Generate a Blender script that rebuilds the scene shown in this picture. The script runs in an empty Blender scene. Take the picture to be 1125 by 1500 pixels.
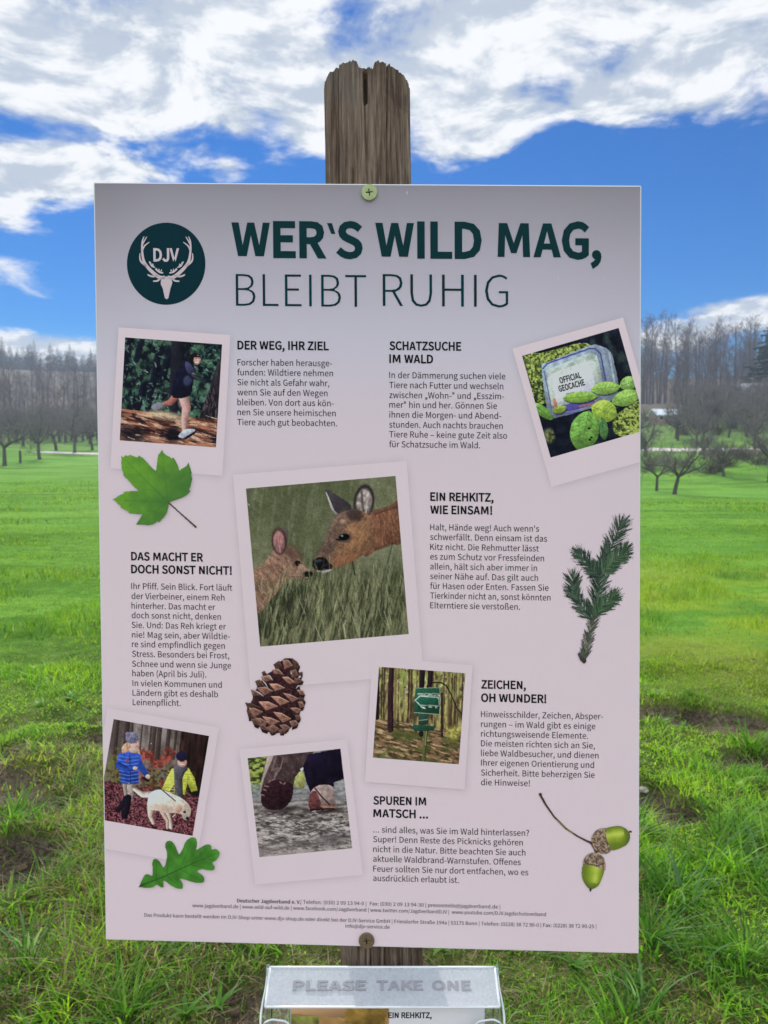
import bpy, math, random, zlib, base64
import numpy as np
from mathutils import Vector, Matrix
R = math.radians
scene = bpy.context.scene
COL = scene.collection

# ------------------------------------------------------------------ camera
cam = bpy.data.cameras.new('camera')
cam.sensor_fit = 'VERTICAL'; cam.sensor_height = 24.0; cam.lens = 24.0 * 1091 / 1500
cam.clip_start = 0.02; cam.clip_end = 6000
cam.dof.use_dof = True; cam.dof.focus_distance = 0.575; cam.dof.aperture_fstop = cam.lens / 1.3
camo = bpy.data.objects.new('camera', cam); COL.objects.link(camo)
camo.location = (0, 0, 1.5); camo.rotation_euler = (R(90 - 4.6), 0, 0)
scene.camera = camo

# ------------------------------------------------------------------ light
SUN_EL, SUN_AZ = 41.0, -14.0            # ahead of the camera, a little to the left
sl = bpy.data.lights.new('sun', 'SUN'); sl.energy = 3.4; sl.angle = R(0.6); sl.color = (1.0, 0.95, 0.86)
so = bpy.data.objects.new('sun', sl); COL.objects.link(so)
sd = Vector((math.sin(R(SUN_AZ)) * math.cos(R(SUN_EL)), math.cos(R(SUN_AZ)) * math.cos(R(SUN_EL)), math.sin(R(SUN_EL))))
so.rotation_euler = sd.to_track_quat('Z', 'Y').to_euler()
scene.view_settings.view_transform = 'Standard'; scene.view_settings.look = 'None'
scene.view_settings.exposure = 0.17; scene.view_settings.gamma = 1.0
scene.cycles.max_bounces = 8; scene.cycles.transparent_max_bounces = 12; scene.cycles.volume_bounces = 0
scene.cycles.use_denoising = True

class NT:
    """small helper for building node trees"""
    def __init__(s, nt): s.nt = nt; s.n = nt.nodes; s.l = nt.links
    def node(s, t, **k):
        nd = s.n.new(t)
        for a, v in k.items(): setattr(nd, a, v)
        return nd
    def put(s, sock, v):
        if hasattr(v, 'is_output'): s.l.new(v, sock)
        elif v is not None: sock.default_value = v
    def m(s, op, a, b=None, c=None, clamp=False):
        nd = s.node('ShaderNodeMath', operation=op, use_clamp=clamp)
        for i, v in enumerate((a, b, c)): s.put(nd.inputs[i], v) if v is not None else None
        return nd.outputs[0]
    def vm(s, op, a, b=None, sc=None):
        nd = s.node('ShaderNodeVectorMath', operation=op)
        s.put(nd.inputs[0], a)
        if b is not None: s.put(nd.inputs[1], b)
        if sc is not None: s.put(nd.inputs['Scale'], sc)
        return nd.outputs[0]
    def noise(s, vec, scale, detail=4, rough=.5, dist=0, dim='3D'):
        nd = s.node('ShaderNodeTexNoise', noise_dimensions=dim)
        if vec is not None: s.l.new(vec, nd.inputs['Vector'])
        nd.inputs['Scale'].default_value = scale; nd.inputs['Detail'].default_value = detail
        nd.inputs['Roughness'].default_value = rough; nd.inputs['Distortion'].default_value = dist
        return nd.outputs['Fac']
    def ss(s, v, a, b, o0=0., o1=1.):
        nd = s.node('ShaderNodeMapRange', interpolation_type='SMOOTHSTEP')
        s.put(nd.inputs['Value'], v); s.put(nd.inputs['From Min'], a); s.put(nd.inputs['From Max'], b)
        nd.inputs['To Min'].default_value = o0; nd.inputs['To Max'].default_value = o1
        return nd.outputs[0]
    def mix(s, f, a, b):
        nd = s.node('ShaderNodeMix', data_type='RGBA')
        s.put(nd.inputs[0], f)
        for i, v in ((6, a), (7, b)):
            s.put(nd.inputs[i], v if hasattr(v, 'is_output') else (tuple(v) + (1,) if len(v) == 3 else v))
        return nd.outputs[2]
    def ramp(s, f, stops):
        nd = s.node('ShaderNodeValToRGB'); e = nd.color_ramp.elements
        while len(e) < len(stops): e.new(.5)
        for el, (p, c) in zip(e, stops): el.position = p; el.color = tuple(c) + (1,)
        s.put(nd.inputs[0], f); return nd.outputs[0]

# ------------------------------------------------------------------ sky: clear air with broken cloud
world = bpy.data.worlds.new('World'); scene.world = world; world.use_nodes = True
w = NT(world.node_tree); w.n.clear()
sky = w.node('ShaderNodeTexSky', sky_type='NISHITA'); sky.sun_disc = False
sky.sun_elevation = R(SUN_EL); sky.sun_rotation = R(SUN_AZ); sky.altitude = 300; sky.air_density = 1.0
sky.dust_density = 0.15; sky.ozone_density = 3.0
dirv = w.node('ShaderNodeTexCoord').outputs['Generated']
sep = w.node('ShaderNodeSeparateXYZ'); w.l.new(dirv, sep.inputs[0])
dx, dy, dz = sep.outputs
el = w.m('MULTIPLY', w.m('ARCSINE', dz), 57.2958)
az = w.m('MULTIPLY', w.m('ARCTAN2', dx, dy), 57.2958)
up = w.m('ADD', w.m('MAXIMUM', dz, 0.0), 0.10)          # flat cloud layer, foreshortened towards the horizon
cmb = w.node('ShaderNodeCombineXYZ')
w.l.new(w.m('DIVIDE', dx, up), cmb.inputs[0]); w.l.new(w.m('DIVIDE', dy, up), cmb.inputs[1])
lay = cmb.outputs[0]
n1 = w.noise(lay, 3.7, 10, .60, .30)
n1 = w.m('ADD', n1, w.m('MULTIPLY', w.ss(el, 9.0, 17.0, 1.0, 0.0), w.m('SUBTRACT', w.noise(w.vm('MULTIPLY', dirv, (1.0, 1.0, 1.9)), 13.0, 8, .6, .3), n1)))
n2 = w.noise(w.vm('ADD', lay, (7.3, 2.1, 4.0)), 1.1, 5, .55, .3)
n3 = w.noise(w.vm('ADD', lay, (.03, .06, 0.0)), 3.7, 10, .60, .30)   # the same cloud a step nearer the sun: its own shading
bias = w.m('ADD', w.ss(w.m('ADD', el, w.m('MULTIPLY', w.m('SUBTRACT', n2, .5), 14.0)), 19.6, 23.6, -.30, .37), 0.0)
CLOUDS = [  # azimuth, elevation, half widths, strength
    (-24.5, 18.2, 8.5, 1.7, .70), (-20.0, 18.9, 4.5, 1.0, .44), (-29, 15.6, 6.0, 1.3, .50), (-36, 18, 8, 4, .5), (-26.5, 12.4, 5.0, 2.2, .30), (-21.2, 10.6, 3.0, .8, .26),
    (-27, 6.4, 11, 1.7, 1.0), (-14, 5.6, 9, 1.5, .5), (26.5, 9.3, 5.5, 1.3, .80), (21.5, 7.9, 3.5, 1.3, .55), (36, 9, 9, 2.5, .5),
    (7.0, 21.6, 3.2, 1.1, .38), (-11.5, 20.0, 1.4, .7, .22), (-18.5, 21.8, 8, 1.9, .52), (-8.6, 22.0, 2.0, 1.6, -.28), (1.5, 22.3, 2.2, 1.6, -.3),
    (17.5, 22.6, 3.6, 1.5, .42), (26.5, 23.3, 2.6, 1.2, -.22), (20.7, 13.6, 1.0, .4, .18), (-3, 9, 12, 2, .25), (10, 6, 8, 1.2, .2)]
for a, e, ra, re, wt in CLOUDS:
    g = w.m('ADD', w.m('POWER', w.m('DIVIDE', w.m('SUBTRACT', az, a), ra), 2.0), w.m('POWER', w.m('DIVIDE', w.m('SUBTRACT', el, e), re), 2.0))
    bias = w.m('ADD', bias, w.m('MULTIPLY', w.m('EXPONENT', w.m('MULTIPLY', g, -1.0)), wt))
bias = w.m('ADD', bias, w.ss(dy, .1, -.35, 0, .42))     # unseen bank of cloud behind the camera, added to light the board
dens = w.ss(w.m('ADD', w.m('MULTIPLY', w.m('SUBTRACT', n1, .5), 1.55), bias), -.04, .32)
lit = w.m('ADD', w.m('MULTIPLY', w.m('SUBTRACT', n1, n3), 3.6), w.m('MULTIPLY', w.m('SUBTRACT', .52, n1), -1.3))
shade = w.ss(lit, -.36, .34)
ccol = w.mix(shade, (3.7, 4.2, 4.95), (6.7, 6.8, 6.95))
ccol = w.vm('SCALE', ccol, None, w.ss(dy, .2, -.4, 1.0, 1.75))  # the added cloud behind the camera is brightened as fill light
hsv = w.node('ShaderNodeHueSaturation'); w.l.new(sky.outputs[0], hsv.inputs['Color'])
hsv.inputs['Saturation'].default_value = 1.88; hsv.inputs['Value'].default_value = .71
skyc = w.mix(dens, w.vm('MULTIPLY', hsv.outputs[0], (.20, .69, .90)), ccol)
bg = w.node('ShaderNodeBackground'); w.l.new(skyc, bg.inputs[0]); bg.inputs[1].default_value = 0.13
wo = w.node('ShaderNodeOutputWorld'); w.l.new(bg.outputs[0], wo.inputs[0])

# ------------------------------------------------------------------ helpers
def tag(o, label=None, cat=None, group=None, kind=None):
    if label: o['label'] = label
    if cat: o['category'] = cat
    if group: o['group'] = group
    if kind: o['kind'] = kind
    return o
def empty(name, loc=(0, 0, 0)):
    o = bpy.data.objects.new(name, None); COL.objects.link(o); o.location = loc; o.empty_display_size = .1
    return o
def link(name, me, mat=None, parent=None):
    o = bpy.data.objects.new(name, me); COL.objects.link(o)
    if mat is not None: me.materials.append(mat)
    if parent is not None: o.parent = parent
    return o
def np_mesh(name, V, F, col=None, attrs=None, smooth=False):
    """V (n,3); F (m,k) faces all of one size, or a list of such arrays; col (n,3) linear colour per vertex"""
    V = np.asarray(V, np.float32); Fs = F if isinstance(F, list) else [F]
    Fs = [np.asarray(f, np.int32) for f in Fs if len(f)]
    me = bpy.data.meshes.new(name)
    me.vertices.add(len(V)); me.vertices.foreach_set('co', V.ravel())
    lv = np.concatenate([f.ravel() for f in Fs]); tot = np.concatenate([np.full(len(f), f.shape[1], np.int32) for f in Fs])
    st = np.concatenate([[0], np.cumsum(tot)[:-1]]).astype(np.int32)
    me.loops.add(len(lv)); me.loops.foreach_set('vertex_index', lv)
    me.polygons.add(len(tot)); me.polygons.foreach_set('loop_start', st)
    if smooth: me.polygons.foreach_set('use_smooth', np.ones(len(tot), bool))
    if col is not None:
        a = me.attributes.new('col', 'FLOAT_COLOR', 'POINT')
        c = np.ones((len(V), 4), np.float32); c[:, :3] = col; a.data.foreach_set('color', c.ravel())
    for k, v in (attrs or {}).items():
        a = me.attributes.new(k, 'FLOAT', 'POINT'); a.data.foreach_set('value', np.asarray(v, np.float32))
    me.update(calc_edges=True); me.validate()
    return me
def smoothstep(a, b, x):
    t = np.clip((np.asarray(x, float) - a) / (b - a), 0, 1); return t * t * (3 - 2 * t)
def vnoise(x, y, seed=0):
    """value noise 0..1 on unit cells"""
    x = np.asarray(x, float); y = np.asarray(y, float)
    xi = np.floor(x).astype(np.int64); yi = np.floor(y).astype(np.int64); fx = x - xi; fy = y - yi
    fx = fx * fx * (3 - 2 * fx); fy = fy * fy * (3 - 2 * fy)
    def h(i, j):
        n = (i * 374761393 + j * 668265263 + seed * 1442695041) & 0xffffffff
        n = ((n ^ (n >> 13)) * 1274126177) & 0xffffffff
        n = ((n ^ (n >> 16)) * 2246822519) & 0xffffffff
        return ((n ^ (n >> 15)) & 0xffff) / 65535.0
    a = h(xi, yi) * (1 - fx) + h(xi + 1, yi) * fx; b = h(xi, yi + 1) * (1 - fx) + h(xi + 1, yi + 1) * fx
    return a * (1 - fy) + b * fy
def fbm(x, y, seed=0, o=4):
    s = 0; a = .5; t = 0
    for i in range(o):
        s = s + a * vnoise(np.asarray(x) * 2 ** i, np.asarray(y) * 2 ** i, seed + 17 * i); t += a; a *= .5
    return s / t
def lin(c):
    c = np.asarray(c, float) / 255.0
    return np.where(c <= .04045, c / 12.92, ((c + .055) / 1.055) ** 2.4)
def new_mat(name):
    m = bpy.data.materials.new(name); m.use_nodes = True; nt = NT(m.node_tree); nt.n.clear()
    out = nt.node('ShaderNodeOutputMaterial'); b = nt.node('ShaderNodeBsdfPrincipled'); nt.l.new(b.outputs[0], out.inputs[0])
    return m, nt, b, out
def mat(name, c, rough=.6, spec=.3, var=.12, scale=8, metal=0, bump=0):
    """principled material whose colour wanders a little with a noise"""
    m, nt, b, out = new_mat(name)
    co = nt.node('ShaderNodeTexCoord').outputs['Object']
    f = nt.noise(co, scale, 5, .6)
    lo = tuple(max(0, v * (1 - var * 2)) for v in c); hi = tuple(min(1, v * (1 + var * 2)) for v in c)
    nt.l.new(nt.mix(f, lo, hi), b.inputs['Base Color'])
    b.inputs['Roughness'].default_value = rough; b.inputs['Specular IOR Level'].default_value = spec; b.inputs['Metallic'].default_value = metal
    if bump:
        bp = nt.node('ShaderNodeBump'); bp.inputs['Strength'].default_value = bump; bp.inputs['Distance'].default_value = .02
        nt.l.new(f, bp.inputs['Height']); nt.l.new(bp.outputs[0], b.inputs['Normal'])
    return m
def col_mat(name, rough=.4, spec=.35, transl=0.0, thin_gloss=0.0):
    """colour read from the mesh's own 'col' attribute (ink on a print, a blade's own green)"""
    m, nt, b, out = new_mat(name)
    at = nt.node('ShaderNodeAttribute', attribute_name='col')
    nt.l.new(at.outputs['Color'], b.inputs['Base Color'])
    b.inputs['Roughness'].default_value = rough; b.inputs['Specular IOR Level'].default_value = spec
    if transl:
        tr = nt.node('ShaderNodeBsdfTranslucent'); ms = nt.node('ShaderNodeMixShader'); ms.inputs[0].default_value = transl
        br = nt.vm('MULTIPLY', at.outputs['Color'], (1.25, 1.2, .7)); nt.l.new(br, tr.inputs[0])
        nt.l.new(b.outputs[0], ms.inputs[1]); nt.l.new(tr.outputs[0], ms.inputs[2]); nt.l.new(ms.outputs[0], out.inputs[0])
    return m
def box_vf(x0, x1, y0, y1, z0, z1):
    V = [(x, y, z) for z in (z0, z1) for y in (y0, y1) for x in (x0, x1)]
    F = [(0, 2, 3, 1), (4, 5, 7, 6), (0, 1, 5, 4), (2, 6, 7, 3), (0, 4, 6, 2), (1, 3, 7, 5)]
    return V, F
def box(name, x0, x1, y0, y1, z0, z1, m, parent=None, bevel=0, seg=2):
    V, F = box_vf(x0, x1, y0, y1, z0, z1)
    me = bpy.data.meshes.new(name); me.from_pydata(V, [], F); o = link(name, me, m, parent)
    if bevel:
        b = o.modifiers.new('bevel', 'BEVEL'); b.width = bevel; b.segments = seg
    return o
def fill_loops(loops, extrude=0, bevel=0, res=0):
    """triangulate closed 2-D outlines (holes by winding overlap) -> verts (n,3), faces list"""
    c = bpy.data.curves.new('tmp', 'CURVE'); c.dimensions = '2D'; c.fill_mode = 'BOTH'; c.extrude = extrude; c.bevel_depth = bevel; c.bevel_resolution = res
    for L in loops:
        s = c.splines.new('POLY'); s.points.add(len(L) - 1); s.use_cyclic_u = True
        for p, q in zip(s.points, L): p.co = (q[0], q[1], 0, 1)
    o = bpy.data.objects.new('tmp', c); COL.objects.link(o)
    dg = bpy.context.evaluated_depsgraph_get(); dg.update()
    me = bpy.data.meshes.new_from_object(o.evaluated_get(dg))
    V = [tuple(v.co) for v in me.vertices]; F = [tuple(p.vertices) for p in me.polygons]
    bpy.data.objects.remove(o); bpy.data.curves.remove(c); bpy.data.meshes.remove(me)
    return V, F
def spline(pts, n=8, closed=True):
    """Catmull-Rom through the points"""
    P = np.asarray(pts, float); N = len(P); out = []
    rng = range(N) if closed else range(N - 1)
    for i in rng:
        if closed: p0, p1, p2, p3 = P[i - 1], P[i], P[(i + 1) % N], P[(i + 2) % N]
        else: p0, p1, p2, p3 = P[max(i - 1, 0)], P[i], P[i + 1], P[min(i + 2, N - 1)]
        for k in range(n):
            t = k / n
            out.append(.5 * ((2 * p1) + (-p0 + p2) * t + (2 * p0 - 5 * p1 + 4 * p2 - p3) * t ** 2 + (-p0 + 3 * p1 - 3 * p2 + p3) * t ** 3))
    if not closed: out.append(P[-1])
    return np.array(out)

# ------------------------------------------------------------------ lettering: glyph outlines, units of 1/2000 em
FONT = {
 'R': {
  'A': [1095, [454,1320,7,0,175,0,303,403,785,403,911,0,1088,0,639,1320], [540,1185,547,1185,590,1034,634,887,681,738,744,535,344,535,409,738,454,886,498,1034]],
  'B': [1183, [182,1320,182,0,601,0,863,43,1038,172,1102,387,1067,542,973,647,834,702,834,711,939,774,1004,874,1026,998,968,1184,809,1288,573,1320], [348,1189,551,1189,724,1168,828,1100,863,976,830,860,727,786,544,760,348,760], [348,630,578,630,775,605,896,527,938,393,895,246,772,161,578,133,348,133]],
  'C': [1149, [838,1320,690,1343,389,1261,182,1026,104,659,180,292,384,58,679,-23,837,-1,971,63,1084,166,992,272,903,192,803,140,686,122,468,189,326,376,276,665,328,949,473,1133,692,1198,796,1182,886,1138,962,1073,1052,1181,960,1261]],
  'D': [1239, [182,1320,182,0,519,0,855,79,1062,307,1133,665,1062,1022,853,1244,511,1320], [348,1185,497,1185,756,1124,910,948,962,665,910,380,756,200,497,137,348,137]],
  'E': [1061, [182,1320,182,0,962,0,962,142,348,142,348,623,848,623,848,765,348,765,348,1180,942,1180,942,1320]],
  'F': [994, [182,1320,182,0,348,0,348,592,852,592,852,733,348,733,348,1180,942,1180,942,1320]],
  'G': [1241, [873,1319,710,1343,397,1261,184,1026,104,659,182,292,392,58,701,-23,866,-3,1004,51,1108,130,1108,684,674,684,674,546,954,546,954,200,890,158,808,132,717,122,477,189,327,376,276,665,330,949,483,1133,715,1198,832,1181,925,1136,999,1073,1089,1181,998,1259]],
  'H': [1311, [348,1320,182,1320,182,0,348,0,348,623,963,623,963,0,1131,0,1131,1320,963,1320,963,767,348,767]],
  'I': [528, [348,1320,182,1320,182,0,348,0]],
  'J': [963, [791,1320,623,1320,623,403,600,242,529,151,411,122,322,138,246,186,182,272,63,185,155,70,275,0,427,-23,636,32,753,179,791,387]],
  'K': [1163, [348,1320,182,1320,182,0,348,0,348,418,574,688,971,0,1156,0,679,819,1093,1320,904,1320,351,657,348,657]],
  'L': [978, [348,1320,182,1320,182,0,926,0,926,142,348,142]],
  'M': [1462, [182,1320,182,0,331,0,331,731,328,857,320,993,310,1120,317,1120,423,819,674,133,785,133,1034,819,1140,1120,1147,1120,1138,993,1129,857,1126,731,1126,0,1280,0,1280,1320,1080,1320,828,614,799,523,769,431,737,339,729,339,667,523,634,614,382,1320]],
  'N': [1302, [182,1320,182,0,339,0,339,693,335,832,319,1106,326,1106,468,834,949,0,1120,0,1120,1320,962,1320,962,634,965,494,974,352,985,216,976,216,834,488,351,1320]],
  'O': [1336, [962,1261,668,1343,375,1261,177,1029,104,665,177,298,375,61,668,-23,962,61,1159,298,1232,665,1159,1029], [461,1133,668,1198,876,1133,1012,949,1061,665,1012,378,876,190,668,122,461,190,324,378,276,665,324,949]],
  'P': [1140, [182,1320,182,0,348,0,348,526,565,526,820,569,990,703,1052,933,989,1161,817,1284,558,1320], [348,1185,537,1185,730,1162,847,1084,886,933,849,778,736,689,544,661,348,661]],
  'Q': [1336, [962,1261,668,1343,375,1261,177,1029,104,665,166,324,334,91,587,-18,691,-179,854,-290,1071,-331,1147,-327,1212,-317,1261,-301,1228,-173,1190,-183,1144,-190,1089,-193,955,-173,844,-114,765,-16,1010,97,1173,330,1232,665,1159,1029], [461,1133,668,1198,876,1133,1012,949,1061,665,1012,372,876,183,668,115,461,183,324,372,276,665,324,949]],
  'R': [1144, [182,1320,182,0,348,0,348,560,585,560,906,0,1093,0,758,578,914,648,1018,772,1055,951,995,1168,833,1285,594,1320], [348,1185,569,1185,744,1163,853,1088,890,951,853,807,744,722,569,693,348,693]],
  'S': [1073, [713,1323,564,1343,349,1298,202,1175,148,994,190,832,292,724,416,655,605,573,719,517,797,446,827,337,793,224,699,150,549,122,415,143,291,200,185,286,86,171,215,68,370,1,547,-23,786,27,941,161,996,351,959,515,862,627,724,704,537,785,434,833,351,901,317,1007,348,1108,433,1174,564,1198,678,1183,778,1140,864,1075,951,1181,844,1266]],
  'T': [1079, [1023,1320,56,1320,56,1180,456,1180,456,0,623,0,623,1180,1023,1180]],
  'U': [1298, [342,1320,176,1320,176,544,239,209,407,30,650,-23,892,30,1061,209,1124,544,1124,1320,963,1320,963,540,921,291,809,160,650,122,493,160,384,291,342,540]],
  'V': [1035, [176,1320,2,1320,423,0,616,0,1035,1320,866,1320,654,605,612,458,571,317,526,169,519,169,474,317,433,458,391,605]],
  'W': [1581, [218,1320,47,1320,326,0,524,0,720,796,743,898,766,997,787,1097,794,1097,815,997,837,898,859,796,1059,0,1261,0,1532,1320,1374,1320,1232,601,1160,173,1149,173,1117,317,1087,460,1055,601,872,1320,719,1320,537,601,504,459,473,316,443,173,436,173,409,316,357,601]],
  'X': [1032, [240,1320,56,1320,416,683,31,0,207,0,396,357,431,424,466,494,502,571,510,571,623,357,819,0,1003,0,616,674,976,1320,801,1320,625,983,594,923,564,860,531,789,524,789,485,860,452,923]],
  'Y': [956, [175,1320,-2,1320,394,511,394,0,560,0,560,511,958,1320,785,1320,616,947,573,851,529,755,483,657,475,657,388,851,346,947]],
  'Z': [1086, [992,1320,153,1320,153,1180,787,1180,90,101,90,0,1001,0,1001,142,295,142,992,1221]],
  'a': [1014, [725,953,531,1003,381,983,251,934,148,875,211,762,296,812,395,851,504,866,628,830,689,739,706,619,366,551,169,433,106,254,144,104,244,9,391,-23,508,-4,616,46,715,117,720,117,735,0,870,0,870,601,835,814], [445,457,706,510,706,238,615,167,528,124,438,110,350,125,288,175,265,265,306,376]],
  'b': [1113, [331,1433,166,1433,166,0,297,0,312,101,319,101,408,34,503,-8,596,-23,805,39,961,219,1021,504,976,768,845,941,632,1003,523,984,420,935,324,866,331,1041], [331,731,421,804,508,849,591,864,741,819,824,693,850,502,813,295,714,162,569,115,497,125,416,156,331,216]],
  'c': [918, [679,987,564,1003,330,942,159,766,94,488,155,211,317,37,551,-23,666,-8,773,34,868,99,796,211,729,161,652,127,565,113,407,161,301,291,263,488,303,686,412,817,571,864,642,854,707,824,765,780,848,888,772,945]],
  'd': [1117, [951,1433,785,1433,785,1057,794,890,710,950,622,989,519,1003,310,940,156,762,95,488,146,211,285,37,499,-23,611,-4,711,46,796,115,801,115,816,0,951,0], [547,864,627,854,706,821,785,762,785,249,704,174,622,130,535,115,389,160,297,288,265,490,303,686,405,817]],
  'e': [998, [744,946,531,1003,319,940,157,763,94,488,157,212,324,38,562,-23,685,-10,791,25,882,76,825,185,750,144,669,117,580,108,416,150,303,269,256,450,915,450,921,509,922,544,876,787], [405,836,535,872,666,837,749,734,778,567,254,567,305,733]],
  'f': [585, [537,1453,477,1457,317,1417,223,1306,193,1135,193,978,59,969,59,845,193,845,193,0,357,0,357,845,564,845,564,978,357,978,357,1133,372,1239,418,1303,495,1325,531,1322,568,1313,605,1298,641,1426,592,1442]],
  'g': [1016, [547,1000,493,1003,311,960,179,840,128,654,147,545,194,455,256,391,256,384,204,338,164,277,148,202,159,133,191,79,236,41,236,32,158,-31,109,-106,92,-189,144,-331,285,-420,495,-450,758,-403,929,-280,990,-112,952,21,838,96,650,121,457,121,355,135,301,172,286,227,295,274,317,312,349,344,396,325,445,314,493,310,676,352,804,469,852,650,842,730,814,798,773,852,972,852,972,978,632,978,593,991], [389,855,493,882,600,855,674,777,702,654,673,530,598,450,493,421,390,450,315,530,286,654,315,777], [630,-14,739,-26,806,-66,828,-139,790,-235,683,-308,519,-337,366,-316,270,-256,236,-166,246,-109,278,-53,335,0,379,-9,422,-13,461,-14]],
  'h': [1093, [331,1433,166,1433,166,0,331,0,331,710,421,792,506,842,598,859,704,832,764,747,783,598,783,0,947,0,947,619,915,829,817,959,648,1003,525,981,419,922,324,839,331,1041]],
  'i': [495, [331,978,166,978,166,0,331,0], [306,1382,249,1396,192,1382,154,1345,140,1289,154,1231,192,1193,249,1180,306,1193,344,1231,358,1289,344,1345]],
  'j': [495, [331,978,167,978,167,-112,158,-214,121,-281,47,-304,13,-302,-19,-295,-47,-286,-79,-411,-40,-424,8,-432,63,-436,219,-396,305,-285,331,-112], [305,1382,249,1396,191,1382,153,1345,139,1289,153,1231,191,1193,249,1180,305,1193,344,1231,358,1289,344,1345]],
  'k': [994, [328,1433,166,1433,166,0,328,0,328,258,511,472,798,0,976,0,607,583,933,978,749,978,335,463,328,463]],
  'l': [511, [331,1433,166,1433,166,194,183,76,239,2,339,-23,378,-21,409,-16,434,-9,411,117,376,113,353,120,337,143,331,184]],
  'm': [1668, [753,980,625,1003,513,980,412,921,321,836,317,836,301,978,166,978,166,0,331,0,331,710,418,793,500,843,576,859,679,832,739,747,758,598,758,0,922,0,922,710,1010,793,1092,843,1169,859,1271,832,1331,747,1351,598,1351,0,1514,0,1514,619,1482,829,1385,959,1219,1003,1104,979,998,913,895,816,841,916]],
  'n': [1098, [817,959,648,1003,525,980,417,921,321,836,317,836,301,978,166,978,166,0,331,0,331,710,421,792,506,842,598,859,704,832,764,747,783,598,783,0,947,0,947,619,915,829]],
  'o': [1091, [769,942,546,1003,322,942,158,766,94,488,158,211,322,37,546,-23,769,37,934,211,998,488,934,766], [397,817,546,864,695,817,794,686,830,488,794,291,695,161,546,113,397,161,299,291,263,488,299,686]],
  'p': [1117, [845,941,632,1003,521,984,415,933,321,864,317,864,301,978,166,978,166,-412,331,-412,331,-81,326,90,416,28,506,-10,596,-23,805,39,961,219,1021,504,976,768], [331,731,422,804,508,849,591,864,741,819,824,693,850,502,813,295,714,162,569,115,498,125,417,156,331,216]],
  'q': [1117, [623,990,519,1003,310,940,156,762,95,488,146,211,285,37,499,-23,608,-5,708,44,794,113,785,-65,785,-412,951,-412,951,978,819,978,803,886,800,886,714,950], [547,864,627,854,706,821,785,762,785,249,704,174,622,130,535,115,389,160,297,288,265,490,303,686,405,817]],
  'r': [699, [637,1001,598,1003,493,978,399,908,321,800,317,800,301,978,166,978,166,0,331,0,331,628,406,761,491,833,576,855,612,854,642,848,672,839,702,981,671,994]],
  's': [843, [564,988,448,1003,266,966,151,866,112,726,155,589,262,501,396,443,502,399,586,341,619,258,598,180,534,125,427,104,319,119,224,160,137,222,58,112,162,42,286,-6,421,-23,616,17,735,121,776,267,731,414,619,504,479,564,376,606,299,657,268,733,288,804,348,856,450,875,531,864,604,833,672,789,751,891,667,948]],
  't': [679, [358,1253,222,1253,203,978,49,969,49,845,194,845,194,303,220,131,308,17,472,-23,534,-18,595,-5,654,13,621,137,586,123,547,114,510,110,420,132,372,196,358,297,358,845,625,845,625,978,358,978]],
  'u': [1093, [317,978,151,978,151,358,183,148,282,20,452,-23,574,-1,680,60,774,153,780,153,792,0,929,0,929,978,765,978,765,285,678,190,593,136,501,119,395,146,336,230,317,378]],
  'v': [938, [194,978,23,978,376,0,569,0,915,978,753,978,567,421,538,325,507,228,477,133,468,133,439,228,409,325,378,421]],
  'w': [1444, [216,978,49,978,321,0,511,0,650,524,674,617,695,712,717,809,726,809,769,619,792,528,933,0,1133,0,1397,978,1239,978,1097,412,1076,320,1057,230,1037,140,1028,140,1005,230,983,320,960,412,807,978,646,978,493,412,471,320,449,230,429,140,420,140,400,230,381,320,362,412]],
  'x': [897, [231,978,52,978,349,510,27,0,200,0,331,229,365,288,397,346,430,403,439,403,477,346,512,288,546,229,690,0,870,0,547,493,845,978,674,978,553,764,523,709,466,600,457,600,425,655,392,709,362,764]],
  'y': [938, [194,978,23,978,416,-2,394,-76,343,-184,271,-259,175,-286,147,-284,121,-278,99,-270,67,-402,100,-412,139,-419,182,-421,348,-376,465,-255,547,-83,915,978,755,978,578,436,525,251,499,158,490,158,456,252,424,346,393,436]],
  'z': [855, [787,978,119,978,119,845,578,845,63,88,63,0,803,0,803,133,270,133,787,890]],
  'ä': [1014, [725,953,531,1003,381,983,251,934,148,875,211,762,296,812,395,851,504,866,628,830,689,739,706,619,366,551,169,433,106,254,144,104,244,9,391,-23,508,-4,616,46,715,117,720,117,735,0,870,0,870,601,835,814], [445,457,706,510,706,238,615,167,528,124,438,110,350,125,288,175,265,265,306,376], [396,1368,344,1381,293,1368,258,1333,245,1282,258,1232,293,1196,344,1183,396,1196,431,1232,445,1282,431,1333], [783,1368,731,1381,679,1368,644,1333,630,1282,644,1232,679,1196,731,1183,783,1196,819,1232,832,1282,819,1333]],
  'ö': [1091, [769,942,546,1003,322,942,158,766,94,488,158,211,322,37,546,-23,769,37,934,211,998,488,934,766], [397,817,546,864,695,817,794,686,830,488,794,291,695,161,546,113,397,161,299,291,263,488,299,686], [403,1368,353,1381,301,1368,266,1333,254,1282,266,1232,301,1196,353,1183,403,1196,439,1232,452,1282,439,1333], [790,1368,738,1381,687,1368,652,1333,639,1282,652,1232,687,1196,738,1183,790,1196,825,1232,837,1282,825,1333]],
  'ü': [1093, [317,978,151,978,151,358,183,148,282,20,452,-23,574,-1,680,60,774,153,780,153,792,0,929,0,929,978,765,978,765,285,678,190,593,136,501,119,395,146,336,230,317,378], [403,1368,351,1381,301,1368,265,1333,252,1282,265,1232,301,1196,351,1183,403,1196,439,1232,452,1282,439,1333], [790,1368,738,1381,688,1368,653,1333,639,1282,653,1232,688,1196,738,1183,790,1196,826,1232,839,1282,826,1333]],
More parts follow.
